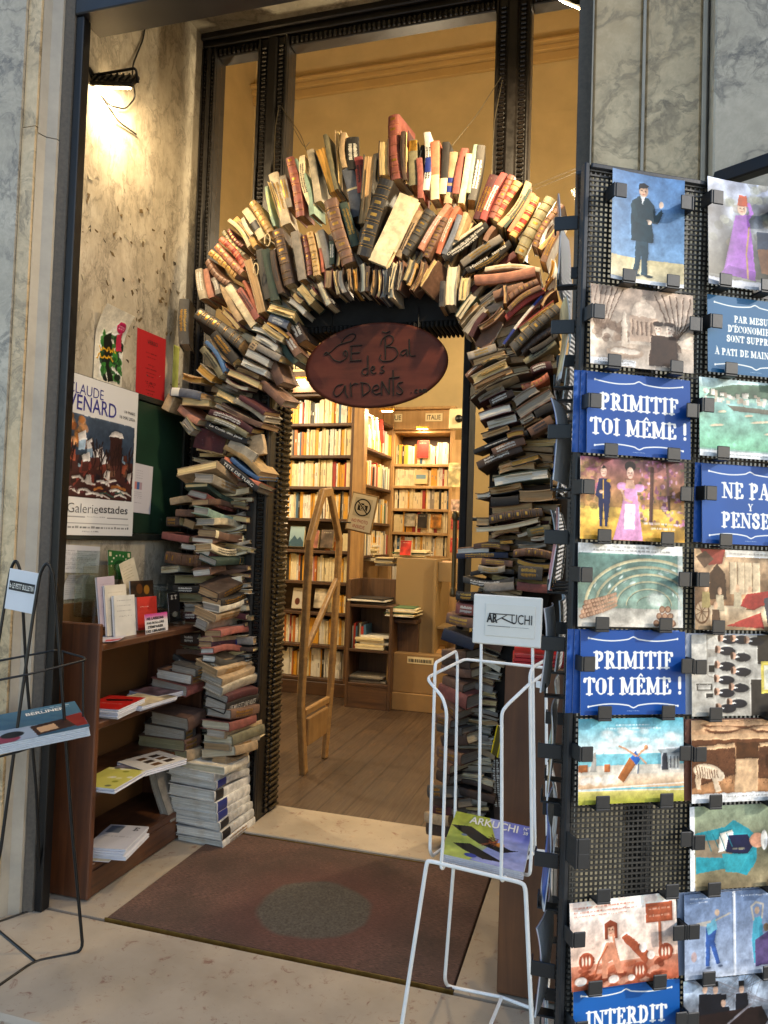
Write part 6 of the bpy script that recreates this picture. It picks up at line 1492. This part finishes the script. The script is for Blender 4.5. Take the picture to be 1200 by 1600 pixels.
    if kind == 'dancer':
        cv = Cv(1.41, 200, '7c90ae').vg('6d82a4', 'a8b4c8').noise(3, .06, 3).rect(.69, 0, .72, 1, 'd0d6e0').scrib(.08, .36, .06, .022, 'e8ecf2', 2).scrib(.08, .33, .105, .014, 'd0d8e6', 3).scrib(.8, 1.2, .06, .022, 'e8ecf2', 4)
        cv.vg('93a2bc', 'b7bfcc', .82, 1).rect(.69, 0, .72, 1, 'd0d6e0')
        cv.poly([(.30, .40), (.42, .32), (.46, .42), (.42, .58), (.50, .84), (.45, .85), (.36, .62), (.35, .86), (.29, .86), (.30, .58)], '3a5c9c').poly([(.30, .38), (.44, .30), (.46, .44), (.33, .50)], '6aa6bc').ell(.46, .24, .035, .04, 'b09a86').line([(.30, .38), (.18, .36), (.36, .34)], .03, 'a8a49c').line([(.44, .33), (.55, .29), (.65, .26)], .02, 'a8a49c').ell(.33, .88, .035, .014, '55627a').ell(.5, .87, .035, .014, '55627a').ell(.13, .74, .04, .06, 'b58a7a', .6)
        cv.poly([(.98, .34), (1.1, .32), (1.12, .6), (1.08, .88), (.98, .88), (.95, .6)], '4a9ab0').ell(1.03, .25, .035, .045, 'b09a86').line([(.98, .36), (.95, .2), (1.02, .15), (1.12, .18), (1.1, .34)], .025, 'a8a49c').poly([(1.0, .6), (1.2, .5), (1.22, .9), (1.0, .92)], '5a4c74').ell(1.16, .46, .04, .05, '8a7358'); return cv
    if kind == 'carriage':
        cv = Cv(1.41, 200, '8f9cb0').vg('93a4b8', '5f5a58', 0, .8).noise(7, .3, 4)
        for i in range(24): cv.line([(q.uniform(0, 1.41), .0), (q.uniform(0, 1.41), .35)], .008, '6d6a70', .6)
        for x, y in ((.3, .12), (.45, .14), (.56, .30), (.82, .16)): cv.ell(x, y, .035, .05, 'b89a86').rect(x-.04, y-.1, x+.04, y-.035, '15161c').poly([(x-.08, y+.05), (x+.08, y+.05), (x+.11, y+.32), (x-.1, y+.32)], '1a1b22')
        return cv.poly([(.2, .42), (1.1, .38), (1.2, .55), (1.0, .78), (.35, .80), (.22, .6)], '2a1e1c').line([(.62, .55), (.95, .35)], .03, '77747a').ell(.25, .82, .16, .2, '1a1614').ell(.25, .82, .13, .165, '7a7672').ell(1.0, .85, .2, .24, '1a1614').ell(1.0, .85, .165, .2, '7a7672').rect(1.2, .35, 1.41, .75, '3a2620')
    return Cv(1.41, 60, 'cccccc')
CARDS = [(1013, 357, 'gent', 1, 'portrait postcard of a gentleman in a dark coat on blue, top left of rack', 3), (1004, 514, 'sepia', 0, 'sepia postcard of a domed pavilion with two cloaked figures', 1.5), (999, 650, 'primitif', 0, 'upper blue postcard with white letters PRIMITIF TOI MÊME', 1),
    (989, 781, 'couple', 0, 'coloured postcard of an officer and a lady in pink among blossoms', 1), (986, 915, 'hall', 0, 'postcard of a vaulted cellar hall lined with barrels', 1.2), (990, 1051, 'primitif', 0, 'lower blue postcard with white letters PRIMITIF TOI MÊME', .3), (987, 1188, 'stadium', 0, 'postcard of a jumper in a blue shirt over a sunny track', .6),
    (976, 1470, 'terracotta', 0, 'red brown postcard of a seated girl among shells and a signpost', -3), (980, 1606, 'interdit', 0, 'blue postcard with white letters INTERDIT at the bottom of the rack', -1.5),
    (1160, 366, 'lady', 1, 'portrait postcard of a woman in a purple robe with a crown', 2.5), (1181, 528, 'mesure', 0, 'teal blue postcard whose white text starts PAR MESURE', 2.2), (1169, 656, 'harbour', 0, 'green harbour postcard with rowing boats', 1.3), (1173, 790, 'pensees', 0, 'blue postcard with white letters NE PAS Y PENSER', 1.2),
    (1162, 922, 'feast', 0, 'brown postcard of a busy stage with carts and red cloth', 1), (1158, 1055, 'choir', 0, 'sideways postcard of men in dark suits beside a yellow sink', .8), (1158, 1188, 'maze', 0, 'brown postcard of a tiger in a hedge maze', .4), (1156, 1322, 'uniform', 0, 'sideways postcard of an officer in a turquoise coat', -.5),
    (1148, 1458, 'dancer', 0, 'grey blue postcard of two painted dancers side by side', -.8), (1147, 1592, 'carriage', 0, 'postcard of top hatted men in a black carriage, bottom right of the rack', -.8)]
for x, y, kind, tall, lab, rot in CARDS:
    w, h = (.0995, .140) if tall else (.140, .0995); n = {'primitif': 3, 'pensees': 2, 'choir': 3, 'maze': 3, 'dancer': 2}.get(kind, 1); l = rl(x, y, .010)
    Rz = Matrix.Rotation(RAD(-rot*.0+{'terracotta': 2.0, 'gent': -1}.get(kind, 0)), 4, 'Z')
    for i in range(n-1):
        b = RM @ Matrix.Translation((l.x-.0085*(n-1-i)+.002, l.y+.001, .004+.0016*i)) @ Rz
        o = link('postcard', Cv(w/h, 24, {'primitif': '2a58a6', 'pensees': '2a5cae', 'choir': 'c9ccd6', 'maze': '8a5a48', 'dancer': '8f9cb4'}[kind]).mesh('postcard', w, h, 0), PRINT, None, b)
        tag(o, f"spare {'blue' if kind in ('primitif', 'pensees') else 'pale' if kind == 'choir' else 'brown' if kind == 'maze' else 'grey'} postcard behind {lab.split(' ', 1)[1] if len(lab) < 40 else {'primitif': ('upper' if y < 800 else 'lower')+' PRIMITIF card', 'pensees': 'NE PAS Y PENSER card', 'choir': 'card of men in suits', 'maze': 'tiger maze card', 'dancer': 'two dancers card'}[kind]}", 'postcard', 'spare postcards in the rack: '+kind+str(y))
    art = card_art(kind)
    if kind not in ('primitif', 'pensees', 'interdit', 'mesure'): art.photo(int(x+y), {'sepia': .02, 'maze': .014}.get(kind, .008), .15, .98, 1.08)
    M = RM @ Matrix.Translation((l.x, l.y, .0105)) @ Rz @ Matrix.Rotation(RAD(-3), 4, 'X')
    o = link('postcard', art.mesh('postcard', w, h, .003*(1 if kind in ('gent', 'interdit', 'lady') else .3), .0006), PRINT, None, M); tag(o, lab, 'postcard', 'postcards on the front of the rack')
    top = l.y+h*.5
    clip(l.x-w*.30, l.y-h*.5-.002, .021, 0); clip(l.x+w*.30, l.y-h*.5-.002, .021, 0)
    if x < 1100 or True:
        clip(l.x-w*.5-.0015, l.y+h*.12+(.02 if tall else 0), .022, -90); clip(l.x+w*.5+.0015, l.y+h*.10+(.02 if tall else 0), .022, 90)
# the empty pocket
l = rl(985, 1320, 0); clip(l.x-.082, l.y+.012, .026, -90, .0); clip(l.x-.082, l.y-.005, .026, -90); clip(l.x+.068, l.y+.012, .022, 90); clip(l.x-.045, l.y-.055, .021, 0); clip(l.x+.045, l.y-.055, .021, 0)
# second panel, turning away behind the left edge, with its own cards seen from the side
SD = (onP(916, 900, TLc, PNn)-EYE); SD.z = 0; SD.normalize(); SN = Vector((-SD.y, SD.x, 0))
SO = TLc+RX*(-.003)-PNn*.014; SM2 = frame(SO, -SD, RU)
m = MB(); L2 = .40
for i in range(int(L2/p_)): x = -.006-i*p_; m.box(x-.0011, x+.0011, -H_, -.004, -.0035, -.0017)
for j in range(0, int(H_/p_)): y = -.004-j*p_; m.box(-L2, -.004, y-.0011, y+.0011, -.0016, 0)
m.build('grid', M_GRID, RK, SM2)
MB().bev(-L2-.008, -L2, -H_, .004, -.012, .004, .0015).bev(-L2, -.0045, -.003, .004, -.012, .004, .0015).build('panel_frame', M_RACK, RK, SM2)
def sclip(x, y, d, rot):
    A = SM2 @ Matrix.Translation((x, y, 0)) @ Matrix.Rotation(RAD(rot), 4, 'Z')
    MB().bev(-.009, .009, -.0035, -.0008, .0005, d, .0008).bev(-.009, .009, -.0006, .0145, d-.0022, d, .0009).build('clip', M_CLIP, RK, A)
q = random.Random(12); scol = ('a88f8a', '7f9fb4', 'c9b48a', '9ab0a4', '2a58a6', 'd2cfc6', 'b98a94', '6b8a90')
desc = 'pinkish grey,pale blue,tan,pale green,deep blue,off white,dusty pink,grey teal'.split(',')
for j in range(10):
    for i in range(2):
        x = -.095-.18*i; y = -.07-.135*j*.985; nn = 1
        cx = Cv(1.41, 40, scol[(j*2+i) % 8]).noise(4, .35, j*3+i).rect(0, .9, 1.41, 1, 'dedede')
        M = SM2 @ Matrix.Translation((x, y, .014+q.uniform(0, .01))) @ Matrix.Rotation(RAD(q.uniform(-2, 3)), 4, 'Z') @ Matrix.Rotation(RAD(q.uniform(-10, 4)), 4, 'X') @ Matrix.Rotation(RAD(q.uniform(-5, 5)), 4, 'Y')
        o = link('postcard', cx.mesh('postcard', .148, .105, q.uniform(-.006, .010), .0018, q.uniform(0, .012)), PRINT, None, M)
        tag(o, f"{desc[(j*2+i) % 8]} postcard edge-on at rack side, {'near' if i == 0 else 'far'} column, {ORD[j]} row from the top", 'postcard', 'postcards on the side of the rack')
        sclip(x-.045, y-.057, .026, 0) if j % 2 else None; sclip(x+.045, y-.057, .026, 0); sclip(x+.076, y+.012, .030, 90); 
# black arm crossing the top right corner
a, b = onY(1118, 283, 1.72), onY(1260, 234, 1.55)
X_, Y_, Z_ = axes(b-a, Vector((0, 1, 0))); tag(MB().bev(0, (b-a).length, -.012, .012, -.017, .017, .003).build('awning_arm', M_BLACKMETAL, None, mat4(X_, Y_, Z_, a)), 'black metal arm crossing behind the rack at the top right', 'metal arm')

# ------------------------------------------------------------------ inside the shop: books on shelves, desk, gate, boxes
SPINE = [plain('paperback '+n, c, .5, .12, 30, .05) for n, c in (('cream', 'e2d3ad'), ('white', 'dcd8cc'), ('ivory', 'd8c79a'), ('yellow', 'd39a32'), ('orange', 'b96a2a'), ('red', '9a2a22'), ('blue', '3a5f7c'), ('black', '211d1b'), ('grey', '8d867a'), ('green', '4a6a48'), ('pink', 'b0757a'))]
SNAME = 'cream white ivory yellow orange red blue black grey green pink'.split()
def row(x0, x1, y, z, hmax, q, wts, put, d=.13):
    x = x0
    while x < x1-.01:
        w = min(q.choice((.010, .012, .014, .016, .018, .022, .028)), x1-x); h = hmax*q.uniform(.80, 1.0); c = q.choices(range(11), wts)[0]
        n = q.choice((1, 1, 1, 2, 3)) if c < 5 else 1
        for _ in range(n):
            if x+w > x1: break
            put(x, x+w-.0008, y+q.uniform(0, .012), z, h+q.uniform(-.003, .003), c, d); x += w
WT = [26, 20, 16, 17, 6, 4, 4, 5, 5, 2, 2]
def individual(lab_shelf, base):
    n = [0]
    def put(x, x1, y, z, h, c, d):
        w = x1-x; T = Matrix.Translation(((x+x1)/2, y, z+.0006)); n[0] += 1
        o = MB().bev(-w/2, w/2, 0, d, 0, h, min(.0015, w*.2)).build('book', SPINE[c], None, T)
        m = MB().box(-w*.28, w*.28, -.0006, -.0002, h*.42, h*.42+h*.3).box(-w*.3, w*.3, -.0006, -.0002, h*.08, h*.11)
        m.build('spine_title', M_INK if c in (0, 1, 2, 3) else WHITEINK, o, T)
        BK.append((o, c, lab_shelf))
    return put
BK = []; stuff = MB()
def mass(x, x1, y, z, h, c, d):
    stuff.bev(x, x1, y, y+d, z+.0006, z+h, .0012, c)
    w = x1-x; r_ = random.Random(int(x*7919+z*31)); a_ = r_.uniform(.3, .55); stuff.box(x+w*.36, x1-w*.36, y-.0006, y-.0002, z+h*a_, z+h*(a_+r_.uniform(.1, .3)), 8 if c in (0, 1, 2, 3) else 12) if r_.random() < .6 else None
q = random.Random(21)
for i, z in enumerate(LZ[:-1]):
    h = LZ[i+1]-z-.03
    if i in (2, 4): row(-2.18, -1.97, 5.66, z, .16, q, WT, mass)
    else: row(-2.60, -1.97, 5.66, z, min(.235, h), q, WT, mass)
for i, z in enumerate(IZ[:-1]): row(-1.82, -1.325, 6.44, z, min(.2, IZ[i+1]-z-.02), q, [34, 18, 20, 8, 4, 4, 2, 6, 3, 2, 1], mass, .12)
for z in SZ[:-1]:
    y = 5.63
    while y < 6.3:
        w = q.uniform(.012, .03); hh = q.uniform(.15, .21); c = q.choices(range(11), WT)[0]; stuff.bev(-1.912, -1.835+q.uniform(-.008, .006), y, y+w-.001, z+.0005, z+hh, .001, c); y += w
so = stuff.build('shelved_books', SPINE+[M_INK, WHITEINK]); tag(so, 'rows of paperbacks on the shop bookcases', 'books', kind='stuff')
cnt = {}; tot = {}
for o, c, sh_ in BK: tot[c, sh_] = tot.get((c, sh_), 0)+1
prev = None
for o, c, sh_ in BK:
    cnt[c, sh_] = cnt.get((c, sh_), 0)+1; k_ = cnt[c, sh_]
    od = ORD[k_-1]+' ' if tot[c, sh_] > 1 and k_ <= 12 else ('last ' if tot[c, sh_] > 1 else '')
    tag(o, f"{od}{SNAME[c]} paperback from the left on the tall bookcase's {sh_} visible shelf" if od else f"{SNAME[c]} paperback on the tall bookcase's {sh_} visible shelf", 'book', 'paperbacks on the tall bookcase')
def faced(px, Y, w, h, col, lab, seed, tilt=12, W=None, art=None):
    c = onY(px[0], px[1], Y); cv = art or Cv(w/h, 40, col).noise(3, .3, seed).scrib(w/h*.2, w/h*.8, .15, .06, 'e6dcc0', seed)
    M = frame(c, Vector((1, 0, 0)), Vector((0, math.sin(RAD(tilt)), math.cos(RAD(tilt)))))
    o = MB().bev(-w/2, w/2, -h/2, h/2, -.02, 0, .001).build('book', SPINE[2], None, M); link('cover', cv.mesh('cover', w-.002, h-.002), PRINT, o, M @ Matrix.Translation((0, 0, .0012)))
    return tag(o, lab, 'book', 'books shown cover-out')
cv = Cv(.9, 50, '8fb0bc').vg('a8c4cc', '7a9aa6'); cv.poly([(.0, .8), (.3, .45), (.5, .65), (.65, .5), (.9, .8), (.9, 1), (0, 1)], '33566a')
faced((464, 838), 5.64, .13, .17, '', 'cover-out book with a blue mountain left of the gate', 1, art=cv)
faced((489, 842), 5.64, .10, .15, 'a86a5a', 'cover-out book with a reddish patterned cover behind the gate', 2)
faced((511, 842), 5.64, .11, .15, '6a5a50', 'cover-out brown book right of the patterned one', 3)
cv = Cv(.95, 50, 'c9c0b0'); cv.ell(.3, .65, .14, .17, '5a2a20').ell(.68, .68, .12, .14, '3a2a24').scrib(.2, .7, .15, .05, '6a5a50', 2)
faced((470, 935), 5.64, .15, .17, '', 'cover-out cream book with two dark round shapes low on the tall bookcase', 4, art=cv)
faced((502, 935), 5.64, .12, .16, 'c4b8a2', 'cover-out pale book next to the one with two dark shapes', 5)
faced((661, 702), 6.42, .11, .16, 'b5241c', 'bright red book on the top shelf of the ITALIE bookcase', 7, 4)
cv = Cv(.8, 40, 'd6c08c'); cv.rect(.1, .35, .7, .65, '6f8f9c')
faced((658, 745), 6.42, .12, .13, '', 'cream book with a blue square on the ITALIE bookcase', 8, 6, art=cv)
faced((640, 812), 6.42, .10, .12, '9a9484', 'grey cover-out book low on the ITALIE bookcase', 9, 10); faced((660, 814), 6.42, .09, .13, '26211d', 'black cover-out book low on the ITALIE bookcase', 10, 10); faced((681, 814), 6.42, .10, .13, 'b5782a', 'orange cover-out book low on the ITALIE bookcase', 11, 10)
# slanting books lit by the lamp
for i, (cl, nm) in enumerate(((1, 'white'), (2, 'ivory'), (5, 'red'))):
    c = onY(583+i*8, 668+i*3, 5.72+.12*i); M = mat4(*axes(Vector((0, .35, -1)), Vector((-1, .1, 0))), c); o = MB().bev(-.10, .10, 0, .06, -.011, .011, .0015).build('book', SPINE[cl], None, M); tag(o, f"{nm} book leaning under the bright lamp beside the wooden post", 'book')
# anti-theft gate: tapered wooden loop
GX = -1.512; gt = empty('security_gate', (GX, 3.88, 0)); tag(gt, 'light wooden anti-theft gate shaped as a tapered loop just inside the door', 'security gate')
def bar(a, b, w=.05, d=.034, name='bar', mt=None):
    d_ = b-a; X, Y, Z = axes(d_, Vector((1, 0, 0))); M = mat4(X, Y, Z, (a+b)/2); L = d_.length
    return MB().bev(-L/2, L/2, -d/2, d/2, -w/2, w/2, .005).build(name, mt or M_OAK, gt, M)
g_ = [Vector((GX, y, z)) for y, z in ((3.735, 0.0), (3.66, .375), (3.70, 1.245), (3.865, 1.515), (3.975, 1.53), (4.165, 1.255), (4.105, .42), (4.04, .0))]
for i in range(7):
    a, b = g_[i], g_[i+1]; e = (b-a).normalized()*.012; o_ = Vector((.0004*i, 0, 0)); bar(a-e+o_+(e if i == 0 else Vector()), b+e+o_-(e if i == 6 else Vector()), .05, .034-.001*i, 'frame_bar')
bar(Vector((GX, 3.70, .66)), Vector((GX, 4.15, 1.03)), .035, .026, 'diagonal_bar'); bar(Vector((GX, 3.76, .215)), Vector((GX, 4.06, .215)), .15, .022, 'foot_panel'); bar(Vector((GX, 3.72, .33)), Vector((GX, 4.07, .33)), .035, .028, 'cross_bar')
# hanging no-photo sign
c, r_, u_, w_, h_ = quad([(551, 767), (591, 776), (580, 836), (539, 827)], lambda x, y: onY(x, y, 4.24)); M = frame(c, r_, u_)
t = empty('no_photo_sign', c); tag(t, 'tilted framed sign with a crossed-out camera reading NO PHOTO INSIDE', 'sign')
MB().bev(-w_/2, w_/2, -h_/2, h_/2, -.012, 0, .003).build('frame', plain('tan wooden frame', '8a6d42', .5, .2, 30, .1), t, M); MB().bev(-w_*.45, w_*.45, -h_*.46, h_*.46, .0003, .002, .0004).build('paper', plain('cream sign paper', 'd9c9a6', .6, .05, 8, 0), t, M)
cv = Cv(1, 96, 'd9c9a6'); cv.rect(.22, .36, .78, .68, '1c1815').rect(.36, .28, .56, .40, '1c1815').ell(.5, .52, .15, .15, 'd9c9a6').ell(.5, .52, .10, .10, '1c1815').line([(.17, .2), (.83, .82)], .12, 'd9c9a6').line([(.17, .2), (.83, .82)], .06, '1c1815')
cv.line([(.5+.44*math.cos(a), .5+.44*math.sin(a)) for a in np.linspace(0, 2*math.pi, 40)], .07, '1c1815')
link('pictogram', cv.mesh('pictogram', w_*.66, w_*.66), PAPERPRINT, t, M @ Matrix.Translation((0, h_*.14, .0035)))
text('lettering', 'NO PHOTO', M @ Matrix.Translation((0, -h_*.22, .0028)), M_INKRED, t, w=w_*.62, h=h_*.085); text('lettering', 'INSIDE', M @ Matrix.Translation((0, -h_*.36, .0028)), M_INKRED, t, w=w_*.46, h=h_*.085)
wire('bracket_arm', [[c+Vector((-.02, .004, -.02)), c+Vector((-.06, .02, -.06)), Vector((GX+.01, 4.16, c.z-.06))]], .004, M_BLACKMETAL, t, .01)
# counters, boxes, papers
ds = empty('counter', (-1.3, 5.7, 0)); tag(ds, 'tall tan laminate counter with a stepped top under the ITALIE bookcase', 'counter')
xl, xr = onY(619, 900, 5.5).x, onY(680, 900, 5.5).x; zt = onY(640, 872, 5.5).z
MB().bev(xl, xr, 5.50, 5.52, .0, zt, .003).bev(xl, xl+.02, 5.521, 6.1, 0, zt, .003).build('front_panel', M_PLY, ds); MB().bev(xr, xr+.02, 5.45, 6.1, 0, zt-.0, .003).build('side_panel', M_PLY, ds)
xr2 = onY(716, 900, 5.5).x
MB().bev(xr+.021, xr2, 5.50, 5.515, zt-.17, zt-.02, .003).bev(xr+.021, xr2, 5.52, 6.0, .6, .62, .003).bev(xr+.021, xr2, 5.52, 6.0, .32, .34, .003).bev(xr+.021, xr2, 6.0, 6.02, 0, zt-.02, .002).build('shelf', M_PLY, ds); MB().bev(xl+.021, xr-.001, 5.521, 6.1, zt-.03, zt-.012, .002).build('top', M_PLY, ds)
def loose(name, px, Y, w, d, h, cols, lab, n, seed, cat='papers', yaw=8, top=None):
    c = onY(px[0], px[1], Y); q = random.Random(seed); m = MB()
    for i in range(n): dx, dy, a = q.uniform(-.02, .02), q.uniform(-.02, .02), RAD(q.uniform(-yaw, yaw)); m.bev(-w/2, w/2, -d/2, d/2, h*i/n, h*(i+1)/n-.0008, .0008, i % len(cols), Matrix.Translation((dx, dy, 0)) @ Matrix.Rotation(a, 4, 'Z'))
    return tag(m.build(name, [SPINE[k_] for k_ in cols], None, Matrix.Translation(c)), lab, cat)
loose('paper_pile', (645, 871), 5.72, .26, .2, .06, (0, 2, 1, 9), 'untidy pile of cream papers on the tall counter', 6, 1)
o = faced((634, 856), 5.60, .09, .12, 'b5342a', 'red leaflet stand at the left of the counter top', 21, 15); o['category'] = 'leaflet'; o = faced((700, 885), 5.56, .10, .10, 'c9a080', 'leaflets in the tray at the right of the counter', 23, 35); o['category'] = 'leaflets'
loose('paper_pile', (577, 876), 5.9, .11, .16, .15, (0, 1, 2), 'tall stack of cream booklets beside the narrow bookcase', 9, 12, 'papers', 4); loose('paper_pile', (606, 884), 5.85, .16, .16, .07, (1, 8, 2), 'low pile of grey brochures left of the counter', 6, 13, 'papers', 6)
MB().box(0, .001, 0, .001, 0, .001) if False else None
lw_ = empty('low_shelf', (-1.75, 5.5, 0)); tag(lw_, 'low dark wooden shelf unit left of the cardboard boxes', 'shelf unit')
x0, x1 = onY(541, 1000, 5.3).x, onY(612, 1000, 5.3).x; z = [onY(570, y, 5.3).z for y in (906, 945, 1015, 1068)]
MB().bev(x0, x0+.022, 5.3, 5.58, 0, z[0], .003).bev(x1-.022, x1, 5.3, 5.58, 0, z[1], .003).build('side_panel', M_SHELFV, lw_); MB().bev(x0+.023, x1-.023, 5.56, 5.578, 0, z[0], .002).build('back_panel', M_SHELFV, lw_)
for zz in z[1:]: MB().bev(x0+.023, x1-.023, 5.3, 5.558, zz-.02, zz, .002).build('shelf', M_SHELF, lw_)
MB().bev(x0+.023, x1-.023, 5.302, 5.32, 0, z[3]-.021, .002).build('plinth', M_SHELF, lw_)
loose('paper_pile', (578, 943), 5.42, .30, .22, .05, (7, 7, 1), 'flat black folders on top of the low shelf unit', 4, 2)
loose('paper_pile', (632, 962), 5.42, .22, .22, .07, (1, 0, 9, 1, 2), 'pile of newspapers on the dark table end beside the low shelf', 8, 3)
loose('book_stack', (585, 1012), 5.40, .22, .17, .10, (0, 2, 1), 'stack of thick cream books on the low shelf', 6, 4, 'books', 3); loose('book_stack', (575, 1066), 5.42, .28, .2, .06, (7, 8), 'flat stack of black and grey books at the bottom of the low shelf', 4, 5, 'books', 3)
q = random.Random(31); m = MB(); x = x0+.03
for i in range(7): w = q.uniform(.012, .024); m.bev(x, x+w-.001, 5.34, 5.5, z[2]+.0005, z[2]+q.uniform(.16, .2), .001, i % 4); x += w
tag(m.build('book_row', [SPINE[8], SPINE[5], SPINE[6], SPINE[7]]), 'short row of dark books standing on the low shelf', 'books')
t = empty('side_table', (-1.45, 5.5, 0)); tag(t, 'dark brown table end between the low shelf and the counter', 'table'); xa, xb = onY(613, 1000, 5.45).x, onY(655, 1000, 5.45).x; zz = onY(630, 968, 5.35).z
MB().bev(xa, xb, 5.36, 5.6, zz-.03, zz-.002, .003).build('top', M_SHELF, t); MB().bev(xa+.01, xb-.01, 5.46, 5.49, 0, zz-.031, .003).build('side_panel', M_SHELFV, t)
M_CARD = plain('cardboard', '8f7048', .85, .12, 12, .15)
def carton(x0, x1, y0, y1, z0, z1, lab, open_=True):
    t = empty('cardboard_box', ((x0+x1)/2, (y0+y1)/2, z0)); tag(t, lab, 'box', 'cardboard boxes by the counter'); b = MB().bev(x0, x1, y0, y1, z0, z1, .004); b.build('carton', M_CARD, t)
    if open_:
        M = Matrix.Translation(((x0+x1)/2, y0+.16, z1+.004)) @ Matrix.Rotation(RAD(14), 4, 'X') @ Matrix.Rotation(RAD(8), 4, 'Z'); MB().bev(-.16, .14, -.12, .12, 0, .004, .001).build('flap', plain('light cardboard', 'b98a50', .85, .1, 12, .1), t, M)
        MB().bev((x0+x1)/2-.10, (x0+x1)/2+.10, y0-.002, y0-.0005, z1-.07, z1-.02, .0004).build('shipping_label', M_LABEL, t)
        m = MB(); q_ = random.Random(3); xx = (x0+x1)/2-.09
        while xx < (x0+x1)/2+.08: ww = q_.choice((.003, .005, .008)); m.box(xx, xx+ww, y0-.0028, y0-.0022, z1-.06, z1-.035); xx += ww+q_.choice((.003, .005))
        m.build('barcode', M_INK, t)
cx0, cx1 = onZ(604, 1100).x, onZ(690, 1108).x
carton(cx0, cx1+.1, 5.36, 5.75, 0, .13, 'flat lower cardboard box on the shop floor', False); carton(cx0+.03, cx1+.12, 5.38, 5.74, .132, .42, 'open upper cardboard box with a label, next to the counter')
# brass pole, alarm bell, leaflets at the right jamb
t = empty('door_pole', onY(713, 900, 3.42)); tag(t, 'vertical old brass pole just inside the right door post', 'pole'); a, b = onY(716, 804, 3.42), onY(708, 928, 3.42)
MB().lathe([(.011, 0), (.011, (a-b).length)], Matrix.Translation((b.x, b.y, b.z)), 14).build('tube', plain('aged brass', '6a5a3c', .4, .3, 20, .1, .7), t); MB().lathe([(0, -.015), (.016, -.012), (.018, 0), (.016, .02), (.011, .03)], Matrix.Translation(b), 14).lathe([(.011, -.03), (.016, -.02), (.018, 0), (.014, .015), (0, .018)], Matrix.Translation((b.x, b.y, a.z)), 14).build('finial', plain('aged brass', '6a5a3c', .4, .3, 20, .1, .7), t)
MB().bev(0, .16, -.008, .008, -.008, .008, .003).build('bracket', M_BLACKMETAL, t, Matrix.Translation((b.x, b.y, a.z-.02)))
t = empty('alarm_box', onY(714, 655, 5.6)); tag(t, 'small cream alarm box with a black knob on the wall right of the ITALIE bookcase', 'alarm box'); c = onY(714, 655, 5.6)
MB().bev(-.06, .06, -.02, .02, -.08, .08, .008).build('casing', plain('cream plastic', 'd6c69a', .5, .05, 9, 0), t, Matrix.Translation(c)); MB().lathe([(.03, 0), (.028, .02), (0, .024)], Matrix.Translation(c+Vector((.02, -.02, 0))) @ Matrix.Rotation(RAD(90), 4, 'X'), 18).build('knob', M_BLACKMETAL, t)
for i, (x, y, w, h, cl, lab) in enumerate(((712, 742, .12, .20, 'd6c48c', 'pale yellow notice at the right of the ITALIE bookcase'), (711, 790, .07, .10, 'b89a8a', 'upper small picture leaflet beside the brass pole'), (711, 818, .07, .10, 'a8443c', 'red leaflet under the picture leaflet beside the brass pole'), (709, 852, .06, .12, 'a83a34', 'lowest red leaflet beside the brass pole'))):
    c = onY(x, y, 5.9); sheet('leaflet', Cv(w/h, 24, cl).noise(4, .3, i+3).scrib(w/h*.15, w/h*.8, .2, .06, 'efe6d0', i), w, h, c, Vector((1, 0, 0)), Vector((0, .1, 1)), lab, 'leaflet')
MB().bev(onY(703, 800, 5.95).x, onY(726, 800, 5.95).x, 5.96, 6.2, 0, 2.1, .004).build('bookcase', M_PINE, None); tag(bpy.data.objects['bookcase.003'] if 'bookcase.003' in bpy.data.objects else COL.objects[-1], 'end of a pine bookcase at the right edge of the doorway view', 'bookcase')
